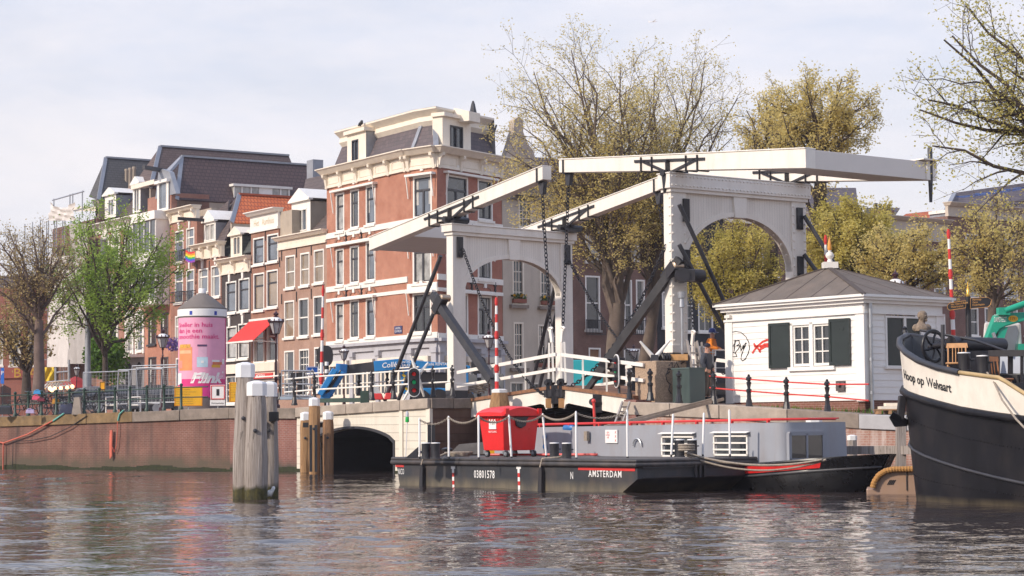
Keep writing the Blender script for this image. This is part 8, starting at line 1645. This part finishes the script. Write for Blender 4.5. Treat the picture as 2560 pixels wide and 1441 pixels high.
# ropes on the quay wall
def qw(px,py): return fqa.uz(px,py)
fqa=Fr(Q1,Q2); W_=lambda px,py:(lambda u,z_:fqa.w(u,-.12,z_))(*fqa.uz(px,py))
t=thing('red_rope','red mooring strap running from the left edge up to the coping','rope',W_(13,1108)); m=MB(); m.tube([W_(-30,1098),W_(14,1108),W_(75,1086),W_(138,1052)],.03,6); m.tube([W_(14,1108),W_(13,1180)],.03,6); m.build('strap',mat('coral_strap',(.60,.14,.09),.7),t,ID); MB().tube([W_(138,1053),W_(165,1034)],.035,6).build('green_strap',mat('sea_green_strap',(.15,.45,.38),.7),t,ID)
t=thing('black_rope','thin dark rope sagging along the left quay wall','rope',W_(220,1040)); m=MB(); m.tube([W_(x,y) for x,y in ((222,1040),(180,1068),(130,1092),(80,1102),(38,1104),(37,1170))],.018,5); m.build('rope',m_black,t,ID)
t=thing('orange_rope','orange rope bundle hanging on the quay wall from a green strap','rope',W_(283,1100)); m=MB()
for k in range(4): m.tube([W_(282+k*1.2,1076),W_(280+k*1.5,1110),W_(281+k*1.3,1147-k*2)],.03,5)
m.tube([W_(299,1055),W_(299,1075),W_(296,1115),W_(291,1131),W_(286,1118)],.018,5); m.build('rope',mat('coral_strap',(.60,.14,.09),.7),t,ID); MB().tube([W_(300,1052),W_(304,1036),W_(314,1026)],.035,6).build('green_strap',mat('sea_green_strap',(.15,.45,.38),.7),t,ID)
# ---------- excavator and signpost behind the ship ----------
ex=thing('excavator','green excavator arm with pale cab behind the black ship','excavator',P(2520,880,55)); D=54; eg=mat('excavator_green',(.015,.34,.22),.4,var=.08)
MB().prism([P(2462,855,D),P(2478,812,D),P(2488,788,D),P(2500,784,D),P(2560,781,D),P(2600,778,D),P(2600,795,D),P(2560,803,D),P(2515,816,D),P(2500,824,D),P(2490,838,D),P(2480,858,D)],V((0,.35,0))).build('boom',eg,ex,ID,bevel=.03)
MB().prism([P(2500,818,D+.05),P(2520,818,D+.05),P(2500,880,D+.05),P(2486,868,D+.05)],V((0,.3,0))).build('dipper',eg,ex,ID); m=MB(); m.tube([P(2512,778,D-.1),P(2575,755,D-.1)],.09,10); m.cbox(P(2508,779,D),.3,.3,.2); m.build('cylinder',eg,ex,ID,smooth=50); m=MB(); m.tube([P(2483,832,D-.15),P(2497,874,D-.15)],.05,8); m.build('hydraulic_rod',m_steel,ex,ID)
m=MB(); m.hexa([P(2455,890,D+1.2),P(2555,890,D+1.2),P(2555,890,D+2.6),P(2455,890,D+2.6),P(2461,806,D+1.2),P(2552,808,D+1.2),P(2552,808,D+2.6),P(2461,806,D+2.6)]); cb2=m.build('cab',mat('cab_offwhite',(.62,.58,.55),.5),ex,ID,bevel=.06); m=MB(); m.prism([P(2468,880,D+1.17),P(2478,822,D+1.17),P(2540,814,D+1.17),P(2545,828,D+1.17),P(2540,880,D+1.17)],V((0,.02,0))); m.build('cab_window',g_blue,cb2,ID); m=MB(); m.hexa([P(2545,960,D+1),P(2700,960,D+1),P(2700,960,D+3),P(2545,960,D+3),P(2545,860,D+1),P(2700,860,D+1),P(2700,860,D+3),P(2545,860,D+3)]); m.build('engine_house',eg,ex,ID); m=MB(); m.hexa([P(2450,1010,D+1),P(2700,1010,D+1),P(2700,1010,D+3.4),P(2450,1010,D+3.4),P(2450,940,D+1),P(2700,940,D+1),P(2700,940,D+3.4),P(2450,940,D+3.4)]); m.build('track',m_black,ex,ID,bevel=.1)
u0=P(2485,801,D-.012); m=MB(); m.text('DAMSTEEGT',lambda x,y:u0+V((x,0,y-.05)),.14,.008,0,.30,align='LEFT'); m.text('AANNEMER',lambda x,y:u0+V((x,0,y+.12)),.045,.0,0,.9,align='LEFT'); m.build('boom_lettering',m_txtw,ex,ID)
c=P(2533,797,D-.012); m=MB(); m.prism([c+V((.13*math.cos(a),0,.085*math.sin(a))) for a in [2*pi*k/14 for k in range(14)]],V((0,.01,0))); m.build('number_plate',m_yellow,ex,ID); MB().text('1191',lambda x,y:c+V((x,-.004,y-.04)),.085,.005,0,.8).build('number_lettering',mat('brown_lettering',(.25,.08,.02),.6),ex,ID)
sg=thing('finger_post','black fingerpost with two gold lettered direction boards','signpost',P(2421,870,60)); MB().tube([P(2423,905,60),P(2420,742,60)],.085,10).build('post',m_black,sg,ID,smooth=50); MB().lathe([(.06,0),(.07,.05),(.04,.09),(.045,.25),(.02,.3),(.015,.42),(.002,.45)],8,P(2420,742,60)).build('gold_finial',m_brass,sg,ID,smooth=40)
for pts,txt,al,x,y in (([(2368,765),(2374,758),(2414,752),(2414,770),(2374,776),(2369,772)],'Nat. Opera & Ballet\nWaterlooplein',-1,2377,764),([(2426,746),(2470,744),(2479,750),(2476,762),(2470,768),(2426,772)],'Hermitage\nCarré\nFrederiksplein',1,2431,752)):
    q=[P(a,b,59.8) for a,b in pts]; MB().prism(q,V((0,.06,0))).build('direction_board',m_black,sg,ID); o_=P(x,y,59.785); tl=V((0,0,.0006)); m=MB(); rt=.12 if al<0 else .06
    m.text(txt,lambda X,Y:o_+V((X,-.004,Y+X*rt)),.055,.003,0,.8,align='LEFT'); qq=[p+V((0,-.006,0)) for p in q]; m.tube(qq,.008,3,close=True); m.build('gold_lettering',mat('gold_print',(.72,.36,.10),.5),sg,ID)
# aeroplane, small and far
ap_=thing('aeroplane','tiny white aeroplane crossing the pale sky','aeroplane',P(1632,55,900)); c=P(1632,55,900); m=MB(); m.tube([c+V((-2,0,-.3)),c+V((-1.2,0,0)),c+V((1.2,0,.1)),c+V((2.0,0,.2))],[.05,.22,.22,.05],8); m.prism([c+V((-.3,-.2,0)),c+V((.4,-.2,0)),c+V((1.4,-2.6,.5)),c+V((1.0,-2.6,.5))],(0,0,.08)); m.prism([c+V((-.3,.2,0)),c+V((.4,.2,0)),c+V((1.4,2.6,.6)),c+V((1.0,2.6,.6))],(0,0,.08)); m.prism([c+V((-1.9,0,-.2)),c+V((-1.4,0,0)),c+V((-1.9,0,.7)),c+V((-2.1,0,.7))],(0,.08,0)); m.build('airframe',m_txtw,ap_,ID)
# ---------- trees ----------
def leafmat(name,c1,c2,tr=.35):
    m,nt,b=nodes(name); out=[n for n in nt.nodes if n.type=='OUTPUT_MATERIAL'][0]; co=coords(nt); n=noise(nt,co,.55,3); n2=noise(nt,co,6,2)
    ad=N(nt,'Math',operation='MULTIPLY_ADD'); ad.inputs[1].default_value=.5; L(nt,n2,0,ad,0); L(nt,n,0,ad,2); c=mixc(nt,(remap(nt,ad,0,0,1,.5,1.0),0),c1,c2); L(nt,c,2,b,'Base Color'); b.inputs['Roughness'].default_value=.6
    t=N(nt,'BsdfTranslucent'); L(nt,c,2,t,0); mx=N(nt,'MixShader'); mx.inputs[0].default_value=tr; L(nt,b,0,mx,1); L(nt,t,0,mx,2); L(nt,mx,0,out,0); return m
lf_ol=leafmat('olive_yellow_leaf',(.60,.47,.14),(.84,.70,.30),.58); lf_gr=leafmat('spring_green_leaf',(.20,.32,.035),(.42,.55,.11),.5); lf_sp=leafmat('sparse_bud',(.36,.26,.10),(.50,.38,.16)); lf_dk=leafmat('olive_green_leaf',(.48,.42,.085),(.78,.66,.22),.58); lf_sh=leafmat('shrub_leaf',(.05,.13,.008),(.14,.26,.02))
bark=mat('brown_bark',(.115,.085,.068),.95,var=.3,scale=3,bump=.7,bs=14,dirt=(.17,.135,.09),dfac=.6,ds=(3,3,.8)); bark2=mat('dark_bark',(.075,.054,.044),.95,var=.3,scale=3,bump=.6,bs=14); bark3=mat('mauve_bark',(.15,.105,.088),.95,var=.3,scale=3)
def tree(name,lab,base,fork,cen,rad,mt,lm,seed,r0=.35,nl=10,ns=8,nt_=6,leaves=14,lsz=.12,spread=.35,low=-.35,density=lambda p:1.,extra=(),bmin=.011,up=.25,stems=None,grp=None):
    rg=random.Random(seed); t=thing(name,lab,'tree',base,group=grp); W=MB(); C=MB(); base=V(base); fork=V(fork); cen=V(cen)
    h=(fork-base); pts=[base+h*k/5+V((rg.uniform(-1,1),rg.uniform(-1,1),0))*.05*h.length*.1 for k in range(6)]; pts[-1]=fork; rs=[r0*(1.35 if k==0 else 1-.07*k) for k in range(6)]; W.tube(pts,rs,10)
    def leaf(p,n,sp):
        for _ in range(n):
            if rg.random()>density(p): continue
            q=p+V((rg.gauss(0,sp),rg.gauss(0,sp),rg.gauss(0,sp))); a=V((rg.uniform(-1,1),rg.uniform(-1,1),rg.uniform(-.6,.6))).normalized()*lsz*rg.uniform(.6,1.25); b_=a.cross(V((rg.uniform(-1,1),rg.uniform(-1,1),rg.uniform(-1,1)))).normalized()*lsz*rg.uniform(.4,.75)
            C.poly(q-a,q+b_,q+a,q-b_)
    def curve(p0,d0,p1,n=7,wob=.06):
        Ln=(p1-p0).length; c=p0+d0.normalized()*Ln*.5; out=[]
        for i in range(n):
            s=i/(n-1); q=p0*(1-s)**2+c*2*s*(1-s)+p1*s*s; 
            if 0<i<n-1: q=q+V((rg.gauss(0,1),rg.gauss(0,1),rg.gauss(0,1)))*wob*Ln*.35
            out.append(q)
        return out
    tops=[]
    for i in range(nl):
        # golden-angle directions, biased upward
        a=i*2.39996+seed; zz=lerp(low,.98,((i+.5)/nl)**.8); rr=math.sqrt(max(0,1-zz*zz)); e=cen+V((rad[0]*rr*math.cos(a),rad[1]*rr*math.sin(a),rad[2]*zz))*rg.uniform(.82,1.0); tops.append(e)
    tops+= [V(e) for e in extra]
    for i,e in enumerate(tops):
        if stems: o=V(rg.choice(stems))
        else: s=rg.uniform(.62,1.) if e.z<cen.z else 1.; o=base.lerp(fork,s)
        d=(e-o); st=V((d.x*spread,d.y*spread,abs(d.z)*.6+d.length*up)); p=curve(o,st,e,8,.05); Lm=(e-o).length; rb=min(r0*.55,.03+Lm*.018); W.tube(p,[lerp(rb,.022,(k/7)**.8) for k in range(8)],6,False)
        for j in range(ns):
            s=lerp(.22,.97,(j+rg.random()*.7)/ns); k=min(6,int(s*7)); q=p[k].lerp(p[k+1],s*7-k); tg=(p[k+1]-p[k]).normalized(); sd=tg.cross(V((rg.gauss(0,1),rg.gauss(0,1),rg.gauss(0,1)))).normalized(); dd=(tg*rg.uniform(.5,.95)+sd*rg.uniform(.55,.95)+V((0,0,up*.8))).normalized(); ln=Lm*rg.uniform(.2,.42)*(1.15-.6*s); e2=q+dd*ln; p2=curve(q,dd+V((0,0,.25)),e2,5,.08); r2=lerp(rb,.022,s**.8)*.55; W.tube(p2,[lerp(r2,bmin,m_/4) for m_ in range(5)],4,False); leaf(e2,leaves//2,.16)
            for l in range(nt_):
                s2=lerp(.2,1,(l+rg.random()*.8)/nt_); s2=min(s2,.999); k2=min(3,int(s2*4)); q2=p2[k2].lerp(p2[k2+1],s2*4-k2); t2=(p2[k2+1]-p2[k2]).normalized(); sd=t2.cross(V((rg.gauss(0,1),rg.gauss(0,1),rg.gauss(0,1)))).normalized(); d3=(t2*.7+sd*.8+V((0,0,up*1.0))).normalized(); l3=min(1.5,ln*rg.uniform(.3,.6)); e3=q2+d3*l3; m3=q2.lerp(e3,.5)+sd*l3*.06; W.tube([q2,m3,e3],[bmin*1.05,bmin*.8,bmin*.45],3,False); leaf(e3,leaves,.15); leaf(m3,leaves//2,.12)
                sd2=d3.cross(V((rg.gauss(0,1),rg.gauss(0,1),rg.gauss(0,1)))).normalized(); e4=m3+(d3*.6+sd2*.7+V((0,0,up*.6))).normalized()*l3*.6; W.tube([m3,e4],[bmin*.7,bmin*.4],3,False); leaf(e4,leaves//2,.12)
    tr=W.build('trunk',mt,t,ID,smooth=60); c=C.build('crown',lm,t,ID)
    print(name,len(C.f),len(W.f)); return t
def TR(name,lab,D,xb,yb,xf,yf,xc,yc,rx,ry,mt,lm,seed,ry_=None,**k):
    b=P(xb,yb,D); f=P(xf,yf,D); c=P(xc,yc,D); return tree(name,lab,b,f,c,(rx/F*D,(ry_ or rx)/F*D*.8,ry/F*D),mt,lm,seed,**k)
hi=lambda y,D:P(1280,y,D).z
z1=hi(420,98)
TR('broad_tree','large wide tree with fine branches and sparse yellow leaves, left of the near portal',98,1530,985,1545,760,1470,375,225,265,bark,lf_ol,3,r0=.55,nl=25,ns=11,nt_=7,leaves=10,lsz=.062,spread=.25,low=-.75,density=lambda p:.75 if p.z>z1 else 1.,bmin=.0085,stems=[P(1545,760,98),P(1540,800,98),P(1530,720,98),P(1560,690,98)])
TR('broad_tree','wide bare topped tree with yellow buds rising behind the near portal lintel',101,1600,985,1640,740,1715,395,180,260,bark,lf_ol,8,r0=.4,nl=21,ns=11,nt_=7,leaves=10,lsz=.062,spread=.25,low=-.7,density=lambda p:.7 if p.z>z1 else 1.,bmin=.0085,stems=[P(1640,740,101),P(1655,690,101),P(1625,790,101)])
TR('round_tree','rounded olive tree standing up behind the counterweight beam',92,2040,980,2052,400,2050,300,160,120,bark2,lf_ol,21,r0=.42,nl=20,ns=9,nt_=6,leaves=8,lsz=.066,low=-.7,up=.15,spread=.6)
TR('round_tree','small olive yellow tree left of the round tree above the beam',96,1930,980,1935,480,1925,330,85,120,bark2,lf_ol,22,r0=.25,nl=13,ns=8,nt_=6,leaves=7,lsz=.066,low=-.7,up=.2)
TR('leafy_tree','dense green olive tree between near portal and lamp',90,2140,990,2145,720,2125,610,140,115,bark2,lf_dk,31,r0=.3,nl=20,ns=10,nt_=7,leaves=12,lsz=.066,low=-.8,up=.1,spread=.6)
TR('leafy_tree','yellow green tree filling the near portal arch',96,1830,990,1835,780,1830,670,140,125,bark2,lf_dk,33,r0=.3,nl=19,ns=9,nt_=6,leaves=12,lsz=.066,low=-.8,up=.08,spread=.7)
TR('leafy_tree','low spreading yellow tree right of the bridge house roof',80,2270,990,2280,720,2255,648,145,95,bark2,lf_ol,35,r0=.22,nl=15,ns=8,nt_=6,leaves=7,lsz=.062,low=-.7,up=.1,spread=.7,bmin=.012)
TR('slender_tree','slender tree with upright trunk and scattered yellow leaves at far right',76,2478,990,2482,700,2480,640,140,150,bark,lf_ol,41,r0=.24,nl=20,ns=8,nt_=6,leaves=5,lsz=.056,low=-.75,up=.2,bmin=.011,spread=.6)
D=52
tree('overhanging_tree','tree leaning in from the right edge with drooping leafy branches',P(2900,1000,D),P(2880,520,D),P(2700,200,D),(2.8,2.4,2.6),bark2,lf_dk,51,r0=.4,nl=5,ns=9,nt_=6,leaves=7,lsz=.048,low=-.8,up=.02,spread=.8,bmin=.008,stems=[P(2880,520,D),P(2860,400,D)],extra=[P(2300,275,D),P(2320,250,D-.8),P(2330,365,D+.5),P(2380,90,D),P(2420,20,D+.6),P(2360,100,D-.8),P(2500,160,D),P(2480,330,D+.8),P(2480,230,D),P(2560,90,D+.4)])
TR('green_tree','bright green young tree before the ornate house at left',100,264,1010,262,830,285,680,168,170,bark2,lf_gr,61,r0=.17,nl=20,ns=8,nt_=6,leaves=9,lsz=.07,low=-.6,up=.05,spread=.75,bmin=.008)
TR('bare_tree','nearly bare spreading tree with fine twigs at the far left',94,97,1010,98,800,75,700,135,150,bark3,lf_sp,71,r0=.3,nl=21,ns=11,nt_=7,leaves=2,lsz=.055,low=-.4,up=.2,bmin=.0065,spread=.5)
TR('bare_tree','small dark forked tree before the red building at far left',104,66,1010,66,930,40,830,95,95,bark2,lf_sp,75,r0=.3,nl=11,ns=7,nt_=5,leaves=3,lsz=.10,low=-.3,up=.1,bmin=.008,spread=.8)
tuft('shrub','bright green shrub behind the green tree trunk','shrub',P(258,893,112),(1.15,.8,1.3),lf_sh,1900,5,.11); tuft('shrub','small green shrub at the balcony under the ornate house','shrub',P(285,905,116),(.9,.6,1.6),lf_sh,1100,6,.11)
gw=MB(); rg=random.Random(3)
for i in range(420):
    s=rg.random(); p=V((R1.x,R1.y,0)).lerp(V((R3.x,R3.y,0)),s)+B*rg.uniform(.9,2.0); zg=lerp(R1.z,R3.z,s)-.06; h=rg.uniform(.04,.16)*(1.4 if .35<s<.8 else .8); a=rg.random()*6; gw.poly(p+V((0,0,zg)),p+V((.03*math.cos(a),.03*math.sin(a),zg)),p+V((rg.uniform(-.05,.05),rg.uniform(-.05,.05),zg+h)))
o=gw.build('weeds',lf_sh); tag(o,'low weeds along the quay edge',None,None,'stuff')
